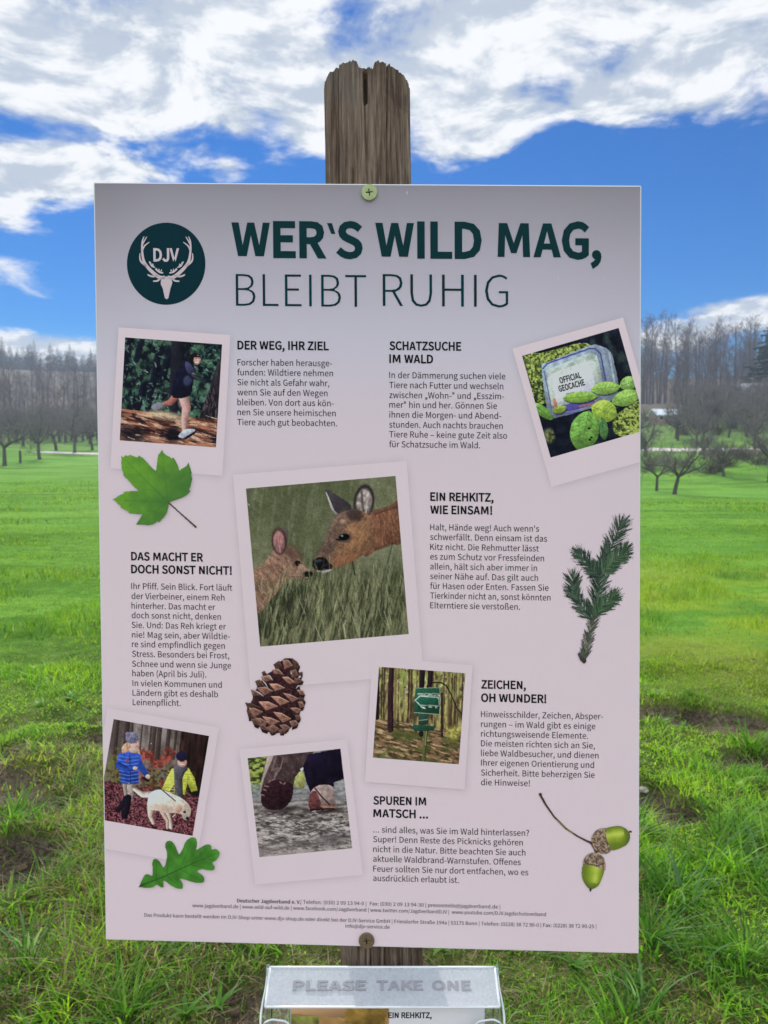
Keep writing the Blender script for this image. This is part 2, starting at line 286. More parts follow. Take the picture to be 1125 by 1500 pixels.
  'ß': [1158, [737,1413,558,1453,345,1401,212,1257,166,1037,166,0,328,0,328,1007,355,1181,434,1285,556,1320,649,1297,706,1235,726,1144,680,1002,594,883,547,735,651,540,842,429,945,267,926,186,868,127,773,104,701,114,631,142,560,191,495,76,580,22,674,-12,780,-23,950,16,1061,122,1100,274,997,500,805,614,702,753,750,875,838,995,886,1160,848,1307]],
  '0': [999, [718,1269,501,1343,282,1269,140,1044,90,665,140,281,282,52,501,-23,718,52,860,281,911,665,860,1044], [369,1157,501,1214,632,1157,721,978,753,665,721,349,632,168,501,110,369,168,281,349,249,665,281,978]],
  '1': [999, [618,1320,492,1320,415,1282,325,1251,218,1226,218,1122,454,1122,454,137,158,137,158,0,882,0,882,137,618,137]],
  '2': [999, [666,1295,461,1343,309,1319,183,1253,72,1151,167,1057,247,1136,339,1190,441,1210,577,1176,658,1084,684,949,619,708,420,429,79,97,79,0,909,0,909,142,544,142,473,140,328,130,600,416,781,690,846,956,799,1161]],
  '3': [999, [667,1304,468,1343,328,1323,206,1267,101,1187,189,1082,270,1149,361,1194,463,1210,582,1184,659,1111,686,1001,652,873,537,783,321,749,321,623,563,590,693,498,731,358,697,228,603,143,463,113,329,135,223,190,137,265,52,158,154,69,292,3,474,-23,689,22,841,151,899,353,861,512,761,625,619,688,619,697,743,765,824,871,854,1014,803,1192]],
  '4': [999, [767,1320,585,1320,36,472,36,364,612,364,612,0,767,0,767,364,944,364,944,495,767,495], [614,1140,621,1140,617,1063,614,977,612,900,612,495,207,495,508,945,581,1076]],
  '5': [999, [198,1320,155,704,243,648,314,691,383,717,463,726,607,690,702,587,737,425,699,259,598,151,456,113,320,134,214,188,131,259,49,151,152,67,290,2,472,-23,682,30,841,183,904,429,849,668,706,806,506,850,433,844,368,826,308,798,342,1180,839,1180,839,1320]],
  '6': [999, [714,1326,589,1343,349,1273,171,1045,101,630,159,267,316,49,542,-23,732,31,869,180,922,405,876,636,749,774,555,819,450,800,346,746,256,661,306,985,428,1157,596,1208,674,1196,746,1161,805,1108,899,1208,816,1279], [441,681,528,697,661,661,739,560,765,405,735,248,656,144,542,106,399,155,304,298,259,529,349,627]],
  '7': [999, [915,1320,88,1320,88,1180,729,1180,523,825,406,448,357,0,528,0,569,458,682,843,915,1221]],
  '8': [999, [702,1295,508,1340,323,1297,194,1181,146,1005,171,879,236,778,324,701,324,693,208,609,119,487,83,328,138,146,286,22,504,-23,721,22,865,144,917,317,885,473,804,585,695,665,695,674,775,753,842,862,870,992,826,1173], [397,1191,506,1217,626,1186,703,1102,729,983,714,889,669,799,594,717,447,784,338,874,295,1005,323,1117], [316,561,411,641,584,564,711,467,760,322,728,206,640,128,506,99,364,131,265,217,229,342,252,460]],
  '9': [999, [686,1274,457,1343,268,1290,132,1140,79,915,125,687,251,548,443,501,553,521,657,576,747,661,694,337,576,165,418,113,334,126,259,160,194,214,104,112,188,42,293,-6,423,-23,657,50,833,287,902,717,843,1066], [459,1216,604,1168,701,1028,746,800,654,698,561,641,470,623,339,659,260,761,234,915,264,1074,344,1178]],
  '.': [501, [310,211,250,227,190,211,147,167,131,101,147,36,190,-8,250,-23,310,-8,353,36,369,101,353,167]],
  ',': [501, [334,204,259,227,197,213,152,174,135,112,152,50,196,10,256,-4,276,-2,253,-102,191,-184,95,-245,135,-342,275,-253,366,-125,398,34,381,138]],
  ':': [501, [310,938,250,954,190,938,147,894,131,828,147,762,190,718,250,702,310,718,353,762,369,828,353,894], [310,211,250,227,190,211,147,167,131,101,147,36,190,-8,250,-23,310,-8,353,36,369,101,353,167]],
  '!': [582, [373,1349,207,1349,211,1162,234,398,348,398,369,1162], [350,211,290,227,230,211,187,167,171,101,187,36,230,-8,290,-23,350,-8,393,36,409,101,393,167]],
  '?': [854, [599,1333,421,1372,286,1350,171,1292,77,1207,171,1120,239,1182,317,1221,403,1235,511,1209,576,1139,598,1041,516,849,373,656,321,398,466,398,528,634,675,827,758,1052,716,1223], [459,211,398,227,338,211,296,167,281,101,296,36,338,-8,398,-23,459,-8,502,36,519,101,502,167]],
  '|': [486, [301,1509,185,1509,185,-502,301,-502]],
  '(': [609, [531,1426,430,1473,288,1195,197,894,166,560,197,225,288,-76,430,-353,531,-308,403,-37,327,256,303,560,327,863,403,1155]],
  ')': [609, [321,1195,178,1473,76,1426,205,1155,282,863,308,560,282,256,205,-37,76,-308,178,-353,321,-76,411,225,443,560,411,894]],
  '-': [625, [544,567,83,567,83,441,544,441]],
  '–': [965, [882,562,83,562,83,450,882,450]],
  '…': [1801, [361,787,301,803,240,787,198,745,182,684,198,624,240,581,301,565,361,581,404,624,420,684,404,745], [961,787,900,803,840,787,798,745,782,684,798,624,840,581,900,565,961,581,1003,624,1019,684,1003,745], [1561,787,1500,803,1440,787,1397,745,1381,684,1397,624,1440,581,1500,565,1561,581,1603,624,1619,684,1603,745]],
  '„': [854, [329,224,261,245,206,232,168,195,155,135,170,80,209,46,261,34,277,36,259,-65,209,-145,126,-214,173,-292,290,-199,362,-81,387,65,372,163], [682,224,614,245,559,232,522,195,508,135,523,80,562,46,614,34,632,36,614,-65,563,-145,479,-214,526,-292,643,-199,715,-81,740,65,725,163]],
  '“': [1801, [1387,1457,1349,1525,1239,1450,1156,1335,1124,1189,1143,1100,1195,1040,1266,1017,1334,1035,1375,1079,1388,1135,1374,1193,1335,1234,1277,1250,1257,1248,1240,1243,1226,1235,1246,1317,1302,1395], [1732,1457,1695,1525,1585,1450,1502,1335,1469,1189,1489,1100,1540,1040,1612,1017,1679,1035,1720,1079,1734,1135,1720,1193,1681,1234,1621,1250,1602,1248,1585,1243,1572,1235,1592,1317,1648,1395]],
  "'": [501, [335,1388,162,1388,166,1205,198,870,301,870,331,1205]],
  '/': [706, [679,1430,560,1430,20,-322,140,-322]],
  '@': [1704, [1292,1215,942,1300,524,1189,219,879,101,409,197,13,451,-229,809,-312,944,-301,1072,-267,1192,-209,1147,-112,1051,-158,941,-190,821,-202,514,-129,301,80,222,414,325,824,585,1094,927,1190,1235,1117,1422,918,1486,627,1444,404,1341,261,1214,211,1128,237,1090,316,1104,448,1183,850,1075,850,1052,767,1048,767,1005,822,951,855,888,866,682,792,547,615,499,400,531,244,618,147,742,113,831,132,915,182,987,252,992,252,1027,167,1100,116,1199,99,1384,160,1537,339,1601,634,1520,983], [888,751,938,743,979,716,1017,666,962,348,894,279,832,239,774,227,701,245,651,304,632,409,664,566,752,696]],
  '+': [999, [565,1120,434,1120,434,726,68,726,68,603,434,603,434,209,565,209,565,603,933,603,933,726,565,726]],
 },
 'B': {
  '!': [582, [434,1409,146,1409,151,1160,176,338,406,338,429,1160], [382,265,290,289,199,265,133,197,109,101,133,5,199,-61,290,-85,382,-61,447,6,471,101,447,197]],
  ',': [501, [371,255,262,289,169,268,100,207,73,112,99,17,167,-45,252,-64,199,-69,197,-76,150,-139,21,-221,107,-431,317,-297,422,-149,459,33,438,161]],
  '.': [501, [341,265,250,289,158,265,93,197,70,101,93,6,159,-61,250,-85,341,-61,407,5,431,101,407,197]],
  'A': [1095, [411,1380,-76,-60,219,-60,346,343,741,343,867,-60,1171,-60,682,1380], [502,1125,586,1125,556,1017,512,869], [577,869,623,720,662,595,426,595,466,720,512,869]],
  'B': [1183, [122,1380,122,-60,606,-60,886,-14,1090,135,1164,385,1122,571,1008,698], [408,1129,547,1129,703,1110,776,1062,800,976,778,896,704,843,540,820,408,820], [982,730,894,677,894,743,1008,698], [408,570,574,570,754,547,846,488,876,392,844,283,750,218,574,193,408,193]],
  'C': [1149, [856,1378,686,1405,356,1314,126,1054,43,659,125,264,350,5,675,-85,854,-59,1004,13,1168,161,998,358,869,241,784,198,691,184,504,241,383,401,336,664,384,924,509,1080,696,1136,778,1124,852,1088,969,988,1135,1188,993,1311]],
  'D': [1239, [122,1380,122,-60,526,-60,887,25,1118,278,1194,665,1117,1050,884,1298,518,1380], [408,1125,490,1125,724,1070,854,921,901,664,854,406,723,253,490,197,408,197]],
  'E': [1061, [122,1380,122,-60,1022,-60,1022,202,408,202,408,563,908,563,908,825,408,825,408,1120,1002,1120,1002,1380]],
  'F': [994, [122,1380,122,-60,408,-60,408,532,912,532,912,793,408,793,408,1120,1002,1120,1002,1380]],
  'G': [1241, [891,1377,706,1405,365,1314,128,1055,43,659,126,264,359,5,696,-84,880,-62,1033,-2,1168,100,1168,744,614,744,614,486,894,486,894,232,864,213,796,191,722,183,511,242,383,401,337,664,386,923,517,1080,719,1136,815,1122,892,1085,1007,988,1174,1189,1031,1309]],
  'H': [1311, [408,1380,122,1380,122,-60,408,-60,408,563,903,563,903,-60,1191,-60,1191,1380,903,1380,903,827,408,827]],
  'I': [528, [408,1380,122,1380,122,-60,408,-60]],
  'J': [963, [851,1380,563,1380,563,408,543,266,494,204,409,184,344,195,288,231,194,355,-23,197,115,24,255,-57,430,-85,670,-21,810,153,851,382]],
  'K': [1163, [408,1380,122,1380,122,-60,408,-60,408,396,565,584,936,-60,1261,-60,752,813,1221,1380,876,1380,323,717,408,717]],
  'L': [978, [408,1380,122,1380,122,-60,986,-60,986,202,408,202]],
  'M': [1462, [122,1380,122,-60,391,-60], [275,1060,375,1060,380,997,388,859,391,732,391,-60], [1038,1380,772,634,712,450], [1082,1060,1182,1060,1090,799,827,73], [755,450,772,399,694,399,712,450]],
  'N': [1302, [122,1380,122,-60,399,-60,399,694,395,835], [290,1046,383,1046,395,835], [1180,1380,902,1380,902,633,905,491,914,348], [416,805,914,-60,1180,-60], [1012,276,920,276,914,348]],
  'O': [1336, [995,1314,668,1406,341,1314,121,1056,43,665,121,271,340,8,668,-86,996,8,1215,271,1293,665,1215,1056], [497,1081,668,1135,839,1081,955,925,1000,664,955,401,838,241,668,186,498,241,381,401,336,664,381,925]],
  'P': [1140, [122,1380,122,-60,408,-60,408,466,571,466,846,513,1043,668,1114,933,1042,1198,840,1341,562,1380], [408,1125,533,1125,709,1104,795,1047,824,932,795,813,711,746,539,721,408,721]],
  'R': [1144, [122,1380,122,-60,408,-60,408,500,550,500,871,-60,1197,-60,843,550,952,599,1074,745,1117,953,1048,1205,856,1342,599,1380], [408,1125,565,1125,722,1105,800,1051,828,951,799,842,719,778,564,753,408,753]],
  'S': [1073, [730,1381,562,1404,322,1354,150,1210,85,995,136,802,255,676,389,602,580,518,685,467,744,414,764,338,741,260,673,206,548,183,432,201,323,251,178,370,1,163,183,16,354,-58,550,-84,814,-28,994,127,1058,349,1015,543,901,674,751,758,561,840,466,884,403,936,380,1007,400,1072,458,1118,565,1137,662,1124,747,1088,874,992,1036,1191,876,1318]],
  'T': [1079, [1083,1380,-4,1380,-4,1120,396,1120,396,-60,683,-60,683,1120,1083,1120]],
  'U': [1298, [402,1380,116,1380,116,538,183,180,376,-25,650,-85,923,-25,1116,180,1184,538,1184,1380,903,1380,903,545,865,318,776,214,650,184,527,214,440,317,402,545]],
  'V': [1035, [221,1380,-80,1380,379,-60,660,-60,1118,1380,821,1380,596,622,554,474,514,334], [531,334,563,229,482,229,514,334]],
  'W': [1581, [267,1380,-27,1380,277,-60,571,-60,779,782], [918,1380,672,1380,478,615,414,329], [746,1037,835,1037,824,984,801,885,779,782], [1606,1380,1325,1380,1173,612,1149,469,1124,326], [801,782,1012,-60,1309,-60], [1176,330,1197,233,1109,233,1124,326], [468,327,486,233,394,233,414,329]],
  'Z': [1086, [1052,1380,93,1380,93,1120,677,1120,30,119,30,-60,1061,-60,1061,202,406,202,1052,1203]],
  'a': [1014, [760,1006,535,1064,366,1041,226,988,66,898,188,679,322,758,410,792,500,805,590,779,632,717,639,667,344,608,120,473,44,257,90,72,215,-46,389,-84,525,-62,646,-6], [467,400,646,436,646,267,583,218,509,182,438,171,375,182,341,209,328,262,355,335], [667,57,734,57,646,-6]],
  'b': [1113, [391,1493,106,1493,106,-60,349,-60], [881,993,636,1065,505,1042,389,987,391,1040], [391,703,454,754,528,792,587,803,703,768,767,671,789,504,757,319,677,213,563,176,512,183,445,210,391,247], [299,41,364,41,349,-60], [378,-18,486,-66,600,-85,839,-14]],
  'c': [918, [696,1045,560,1064,298,996,105,796,32,488,100,182,285,-17,547,-84,681,-67,801,-20,950,83,812,297,699,214,634,185,570,175,442,213,357,317,324,488,359,659,446,765,575,803,625,796,676,772,777,696,933,899,803,997]],
  'e': [998, [778,999,530,1065,285,993,103,792,32,488,102,183,293,-16,557,-84,697,-69,815,-30,963,51,849,268,726,199,657,176,584,169,447,204,357,299,333,390,968,390,978,471,981,506,982,549,932,813], [535,809,632,784,692,709,707,627,335,627,358,701,436,782]],
  'g': [1016, [554,1059,488,1063,282,1015,126,872,66,657,89,525,145,420,196,367,196,411,159,378,108,301,87,203,102,112,144,40], [421,801,494,820,568,801,619,748,641,654,619,560,566,503,494,484,422,503,370,559,348,654,370,748], [900,745,866,828,895,792,1032,792], [352,253,435,254,377,268], [113,10,52,-83,30,-194,94,-371,264,-477,496,-511,782,-460,979,-318,1054,-114,1004,58], [113,10,176,61,176,13,144,40], [326,-91,353,-65,370,-68,418,-73,460,-74,627,-74,720,-84,755,-105,765,-136,741,-196,660,-251,518,-276,387,-258,319,-216,298,-160,303,-130]],
  'h': [1093, [391,1493,106,1493,106,-60,391,-60,391,683,457,744,527,785,596,798,667,779,706,725,723,594,723,-60,1007,-60,1007,624,972,853,852,1012,651,1064,505,1038,384,971,389,976,391,1040]],
  'n': [1098, [852,1012,651,1064,504,1038,382,970,298,896,370,896,354,1038,106,1038,106,-60,391,-60,391,683,457,744,527,785,596,798,667,779,706,725,723,594,723,-60,1007,-60,1007,624,972,853]],
  'r': [699, [645,1061,592,1063,467,1033,356,950], [106,1038,106,-60,391,-60,391,613,453,722,519,779,582,795,605,794,628,790,717,763,772,1018]],
  's': [843, [579,1046,446,1064,238,1021,98,900,49,725,103,554,230,450,373,388,473,346,537,302,556,254,545,214,507,181,425,165,335,178,254,213,123,305,-27,96,134,-11,271,-64,424,-84,643,-39,788,87,839,267,783,449,650,556,502,619,404,659,347,697,332,737,341,771,375,800,452,814,515,805,576,780,685,708,838,906,694,1001]],
  't': [679, [418,1313,165,1313,147,1035,-11,1025,-11,785,134,785,134,298,163,106,273,-36,467,-84,543,-78,610,-63,726,-28,662,217,568,181,537,173,514,171,455,185,430,219,418,301,418,785,685,785,685,1038,418,1038]],
  'u': [1093, [377,1038,91,1038,91,354,126,124,247,-33,450,-85,595,-58,716,12], [989,1038,705,1038,705,308,639,237,571,193,503,180,432,198,393,252,377,382], [724,93,799,93,716,12]],
  'v': [938, [238,1038,-62,1038,334,-60,611,-60,1000,1038,709,1038,510,440,450,246], [496,246,512,193,433,193,450,246]],
  '…': [1801, [392,841,301,865,209,841,144,776,120,684,144,593,209,528,301,503,392,528,457,593,482,684,457,776], [992,841,900,865,809,841,744,776,719,684,744,593,809,528,900,503,992,528,1057,593,1081,684,1057,776], [1592,841,1500,865,1409,841,1343,776,1319,684,1343,593,1409,528,1500,503,1592,528,1657,593,1681,684,1657,776]],
 },
 'T': {
  'W': [1581, [274,1388,-37,1388,271,-68,577,-68,787,781], [924,1388,666,1388,471,617,438,474], [739,1029,842,1029,832,982,809,883,787,781], [1616,1388,1318,1388,1165,614,1141,470], [793,780,1006,-68,1316,-68], [1153,474,1184,331,1204,241,1102,241,1117,328,1141,470], [450,472,492,241,388,241,406,331,438,474]],
  'E': [1061, [114,1388,114,-68,1030,-68,1030,210,416,210,416,555,916,555,916,833,416,833,416,1112,1010,1112,1010,1388]],
  'R': [1144, [114,1388,114,-68,416,-68,416,492,546,492,866,-68,1211,-68,855,547,957,592,1081,741,1125,953,1055,1209,859,1350,599,1388], [416,1117,565,1117,719,1097,793,1046,819,950,792,846,716,786,564,761,416,761]],
  'S': [1073, [732,1389,561,1412,319,1361,143,1214,77,995,129,798,250,669,386,594,576,511,680,460,737,409,756,338,734,264,670,213,548,191,435,209,327,258,177,381,-11,162,179,9,351,-66,550,-92,817,-36,1001,123,1066,349,1022,547,906,680,754,765,565,847,471,891,410,941,388,1007,406,1068,462,1110,565,1129,660,1116,743,1081,876,981,1047,1192,880,1325]],
  'I': [528, [416,1388,114,1388,114,-68,416,-68]],
  'L': [978, [416,1388,114,1388,114,-68,994,-68,994,210,416,210]],
  'D': [1239, [114,1388,114,-68,527,-68,891,18,1125,275,1202,665,1125,1054,888,1306,519,1388], [416,1117,489,1117,719,1063,847,918,893,664,847,410,719,261,489,205,416,205]],
  'M': [1462, [114,1388,114,-68,399,-68], [269,1052,384,1052,388,998,396,860,399,732,399,-68], [1033,1388,764,636,704,452], [1074,1052,1188,1052,1098,796,833,65], [762,453,778,407,688,407,704,452]],
  'A': [1095, [405,1388,-88,-68,224,-68,352,335,735,335,861,-68,1183,-68,688,1388], [496,1117,592,1117,564,1015,520,866], [569,867,616,718,651,603,437,603,474,718,520,866]],
  'G': [1241, [893,1385,706,1413,361,1321,121,1058,35,659,119,260,355,-2,696,-92,882,-70,1037,-9,1176,96,1176,752,606,752,606,478,886,478,886,237,861,220,794,199,723,191,516,249,391,405,345,664,394,919,521,1073,719,1128,812,1115,888,1078,1008,977,1185,1190,1036,1316]],
  ',': [501, [376,262,262,297,166,276,92,211,65,112,92,13,163,-52,251,-72,189,-78,190,-73,144,-134,11,-218,103,-443,323,-303,430,-153,467,33,446,165]],
  '‘': [1801, [1803,1437,1700,1624,1519,1500,1421,1364,1382,1189,1408,1069,1483,981,1592,947,1698,975,1764,1046,1786,1134,1764,1227,1698,1295,1608,1319,1571,1315,1540,1306,1659,1377,1637,1288,1679,1347]],
 },
 'L': {
  'B': [1183, [210,1292,210,28,599,28,851,69,1014,189,1073,388,1042,529,957,623,806,683,806,727,919,795,978,884,998,996,944,1166,799,1261,571,1292], [320,1217,553,1217,734,1195,852,1118,892,976,855,843,738,759,546,732,320,732], [320,658,580,658,784,632,920,545,967,393,919,229,783,134,580,105,320,105]],
  'L': [978, [320,1292,210,1292,210,28,898,28,898,114,320,114]],
  'E': [1061, [210,1292,210,28,934,28,934,114,320,114,320,651,820,651,820,737,320,737,320,1208,914,1208,914,1292]],
  'I': [528, [320,1292,210,1292,210,28,320,28]],
  'T': [1079, [995,1292,84,1292,84,1208,484,1208,484,28,595,28,595,1208,995,1208]],
  'R': [1144, [210,1292,210,28,320,28,320,588,602,588,922,28,1045,28,718,591,897,671,992,784,1026,950,971,1151,822,1258,592,1292], [320,1213,571,1213,754,1190,877,1106,919,951,877,791,756,695,571,665,320,665]],
  'U': [1298, [314,1292,204,1292,204,546,265,222,422,55,650,5,878,55,1035,222,1096,546,1096,1292,991,1292,991,538,947,279,824,135,650,94,478,135,357,279,314,538]],
  'H': [1311, [320,1292,210,1292,210,28,320,28,320,651,991,651,991,28,1103,28,1103,1292,991,1292,991,739,320,739]],
  'G': [1241, [865,1292,711,1315,413,1236,209,1013,133,659,208,305,407,83,702,5,859,24,990,75,1080,144,1080,656,702,656,702,574,982,574,982,185,903,133,814,104,714,94,460,164,301,364,247,665,304,962,467,1157,713,1226,841,1208,941,1160,996,1113,1050,1178,983,1235]],
  'D': [1239, [210,1292,210,28,515,28,840,105,1036,320,1104,664,1036,1008,838,1218,508,1292], [320,1213,500,1213,771,1150,937,961,990,665,937,367,771,175,500,109,320,109]],
  'J': [963, [763,1292,651,1292,651,401,626,230,545,126,412,94,312,111,227,165,176,233,103,180,173,92,285,27,425,5,619,57,727,191,763,390]],
  'V': [1035, [156,1292,40,1292,444,28,595,28,997,1292,887,1292,681,597,639,450,598,309,546,141,498,141,447,309,406,450,364,597]],
 },
}
GLYPH = {}
for _k, _g in FONT.items():
    for _c, _v in _g.items(): GLYPH[_k, _c] = (_v[0] / 2000, [[(L[i] / 2000, L[i + 1] / 2000) for i in range(0, len(L), 2)] for L in _v[1:]])
BOLD = {      # the diagonal capitals of the heavy weight, drawn by hand (em units)
 'W': (.80, [[(.012, .66), (.160, .66), (.236, .215), (.335, .66), (.475, .66), (.574, .215), (.650, .66), (.792, .66), (.668, 0), (.492, 0), (.405, .415), (.318, 0), (.140, 0)]]),
 'M': (.83, [[(.072, 0), (.100, .66), (.275, .66), (.415, .27), (.555, .66), (.730, .66), (.760, 0), (.612, 0), (.597, .43), (.472, .075), (.358, .075), (.233, .43), (.218, 0)]]),
 'N': (.655, [[(.075, 0), (.075, .66), (.232, .66), (.436, .265), (.436, .66), (.582, .66), (.582, 0), (.425, 0), (.221, .395), (.221, 0)]]),
 'A': (.58, [[(0, 0), (.202, .66), (.378, .66), (.580, 0), (.424, 0), (.384, .150), (.192, .150), (.153, 0)], [(.222, .268), (.352, .268), (.288, .515)]])}
_shape = {}
def glyph(k, ch):
    """advance, verts, tris (em units)"""
    if (k, ch) in _shape: return _shape[k, ch]
    if ch == ' ': r = (.22, [], [])
    elif ch == '‘':          # a slanting wedge
        V, F = fill_loops([[(.05, .66), (.15, .66), (.215, .45), (.135, .45)]]); r = (.235, V, F)
    elif k in 'BT' and ch in BOLD: a, loops = BOLD[ch]; V, F = fill_loops(loops); r = (a, V, F)
    elif ch in '„“':
        a, V0, F0 = glyph(k, ',' if ch == '„' else "'"); V = list(V0) + [(x + .13, y, z) for x, y, z in V0]
        F = list(F0) + [tuple(i + len(V0) for i in f) for f in F0]; r = (a + .13, V, F)
    elif ch == '…':
        a, V0, F0 = glyph(k, '.'); V = []; F = []
        for i in range(3):
            F += [tuple(j + len(V) for j in f) for f in F0]; V += [(x + i * .27, y, z) for x, y, z in V0]
        r = (a + .56, V, F)
    else:
        if (k, ch) not in GLYPH: k = 'R'
        a, loops = GLYPH[k, ch]; V, F = fill_loops(loops); r = (a, V, F)
    _shape[k, ch] = r; return r
def text_vf(k, txt, em, width):
    """one line set to a measured width; x right, y up, baseline 0"""
    V = []; F = []; x = 0
    for ch in txt:
        a, gv, gf = glyph(k, ch); F += [tuple(i + len(V) for i in f) for f in gf]
        V += [(x + px, py) for px, py, _ in gv]; x += a
    V = np.array(V); x0, x1 = V[:, 0].min(), V[:, 0].max()
    V[:, 0] = (V[:, 0] - x0) / (x1 - x0) * width; V[:, 1] *= em
    return V, F

# ------------------------------------------------------------------ the sign board: size A2, a hair out of square, leaning back with its post
SX = Vector((.99979, -.02011, -.00318)); SZ = Vector((.00424, .05291, .99859)); SY = SZ.cross(SX)
SIGN_C = Vector((-.01246, .57255, 1.40829))
sign = empty('information_sign', SIGN_C - SZ * .297)
sign.matrix_world = Matrix(((SX.x, SY.x, SZ.x, sign.location.x), (SX.y, SY.y, SZ.y, sign.location.y), (SX.z, SY.z, SZ.z, sign.location.z), (0, 0, 0, 1)))
tag(sign, 'large pale forest-manners poster board with polaroid pictures, screwed to the wooden post', 'information sign')
def S(mm, lift=0.0):
    """poster millimetres (from the top left corner, y down) -> the sign's own metres; lift in mm towards the reader"""
    mm = np.asarray(mm, float).reshape(-1, 2); x = (mm[:, 0] - 210) / 1000; z = (297 - mm[:, 1]) / 1000
    X = 1.000196 * x - .010039 * z; Z = -.010044 * x + .999704 * z
    return np.stack([X, np.full(len(X), -lift / 1000), Z + .297], 1)
M_ink = mat('dark_ink', (.010, .011, .013), .6, .08, .05, 40)
M_green_ink = mat('dark_green_ink', (.003, .036, .042), .6, .08, .06, 40)
M_print = col_mat('printed_sheet', .5, .1)
M_board = mat('white_foam_board', (.82, .80, .78), .5, .3, .02, 30)

# board body: bevelled slab whose front carries the print
c4 = S([(0, 0), (420, 0), (420, 594), (0, 594)])
bv = np.concatenate([c4 + [0, .00005, 0], c4 + [0, .0032, 0]])
bme = bpy.data.meshes.new('board'); bme.from_pydata([tuple(v) for v in bv], [], [(0, 3, 2, 1), (4, 5, 6, 7), (0, 1, 5, 4), (1, 2, 6, 5), (2, 3, 7, 6), (3, 0, 4, 7)])
board = link('board', bme, M_board, sign); bm_ = board.modifiers.new('bevel', 'BEVEL'); bm_.width = .0010; bm_.segments = 3

def blur(a, k):
    for ax in (0, 1):
        for _ in range(2):
            c = np.cumsum(np.concatenate([np.repeat(np.take(a, [0], ax), k + 1, ax), a, np.repeat(np.take(a, [-1], ax), k, ax)], ax), ax)
            n_ = a.shape[ax]; a = (np.take(c, range(2 * k + 1, 2 * k + 1 + n_), ax) - np.take(c, range(n_), ax)) / (2 * k + 1)
    return a
class Paint:
    """paints a printed picture on a grid of sheet points; X, Y are drawing units of that picture"""
    def __init__(s, X, Y, seed=1):
        s.X = X; s.Y = Y; s.C = np.zeros(X.shape + (3,)); s.A = np.zeros(X.shape); s.form = .34; s.rng = np.random.RandomState(seed)
    def put(s, m, c, alpha=1.0):
        m = (m * alpha)[..., None]; s.C = s.C * (1 - m) + (np.asarray(c, float)) * m; s.A = np.maximum(s.A, m[..., 0])
    def inside(s, P):
        X, Y = s.X, s.Y; r = np.zeros(X.shape, bool); P = np.asarray(P)
        bx = (X >= P[:, 0].min() - 1) & (X <= P[:, 0].max() + 1) & (Y >= P[:, 1].min() - 1) & (Y <= P[:, 1].max() + 1)
        if not bx.any(): return r.astype(float)
        x, y = X[bx], Y[bx]; q = np.zeros(x.shape, bool)
        for (x0, y0), (x1, y1) in zip(P, np.roll(P, -1, 0)):
            if y0 == y1: continue
            q ^= ((y0 > y) != (y1 > y)) & (x < (x1 - x0) * (y - y0) / (y1 - y0) + x0)
        r[bx] = q; return r.astype(float)
    def poly(s, P, c, alpha=1.0, smooth=True, tex=None, soft=0):
        Q = spline(P, 6) if smooth else np.asarray(P, float); m = s.inside(Q); c = c if tex is None else s.tex(c, *tex)
        lo, hi = Q.min(0), Q.max(0); f = ((s.X - lo[0]) / (hi[0] - lo[0] + 1e-6) - .5) * .7 + ((s.Y - lo[1]) / (hi[1] - lo[1] + 1e-6) - .5)
        c = np.clip(np.asarray(c, float) * (1 - s.form * np.clip(f, -.7, .7))[..., None], 0, 255); s.put(blur(m, soft) if soft else m, c, alpha); return m
    def ell(s, cx, cy, rx, ry, c, rot=0, soft=.12, alpha=1.0, tex=None):
        a = R(rot); dx = s.X - cx; dy = s.Y - cy
        u = (dx * math.cos(a) + dy * math.sin(a)) / rx; v = (-dx * math.sin(a) + dy * math.cos(a)) / ry
        m = 1 - smoothstep(1 - soft, 1 + soft, np.sqrt(u * u + v * v)); c = c if tex is None else s.tex(c, *tex)
        c = np.clip(np.asarray(c, float) * (1 - s.form * .6 * np.clip(dx / max(rx, ry) * .6 + dy / max(rx, ry) * .8, -1, 1))[..., None], 0, 255); s.put(m, c, alpha); return m
    def line(s, P, wd, c, alpha=1.0, soft=1.5, tex=None, clip=None):
        """polyline with a width at every point"""
        P = np.asarray(P, float); wd = np.full(len(P), wd, float) if np.isscalar(wd) else np.interp(np.linspace(0, 1, len(P)), np.linspace(0, 1, len(wd)), wd)
        m = np.zeros(s.X.shape); rd = np.zeros(s.X.shape)
        for i in range(len(P) - 1):
            (ax, ay), (bx, by) = P[i], P[i + 1]; wm = max(wd[i], wd[i + 1]) / 2 + soft + 1
            b = (s.X > min(ax, bx) - wm) & (s.X < max(ax, bx) + wm) & (s.Y > min(ay, by) - wm) & (s.Y < max(ay, by) + wm)
            if not b.any(): continue
            x, y = s.X[b], s.Y[b]; L = (bx - ax) ** 2 + (by - ay) ** 2 + 1e-9
            t = np.clip(((x - ax) * (bx - ax) + (y - ay) * (by - ay)) / L, 0, 1)
            d = np.hypot(x - ax - t * (bx - ax), y - ay - t * (by - ay)); h = (wd[i] + (wd[i + 1] - wd[i]) * t) / 2
            mm = 1 - smoothstep(-soft, soft, d - h); sd_ = ((x - ax) * (by - ay) - (y - ay) * (bx - ax)) / math.sqrt(L) * np.sign((by - ay) or 1) / np.maximum(h, 1)
            rd[b] = np.where(mm > m[b], np.clip(sd_, -1, 1), rd[b]); m[b] = np.maximum(m[b], mm)
        if clip is not None: m = m * clip
        c = np.asarray(c if tex is None else s.tex(c, *tex), float)
        if wd.max() > 18: c = np.clip(c * (1 - s.form * .8 * rd - .10 * rd * rd)[..., None], 0, 255)
        s.put(m, c, alpha); return m
    def n(s, sx, sy, seed=0, o=3, rot=0):
        a = R(rot); return fbm((s.X * math.cos(a) + s.Y * math.sin(a)) / sx + 50, (-s.X * math.sin(a) + s.Y * math.cos(a)) / sy + 50, seed, o)
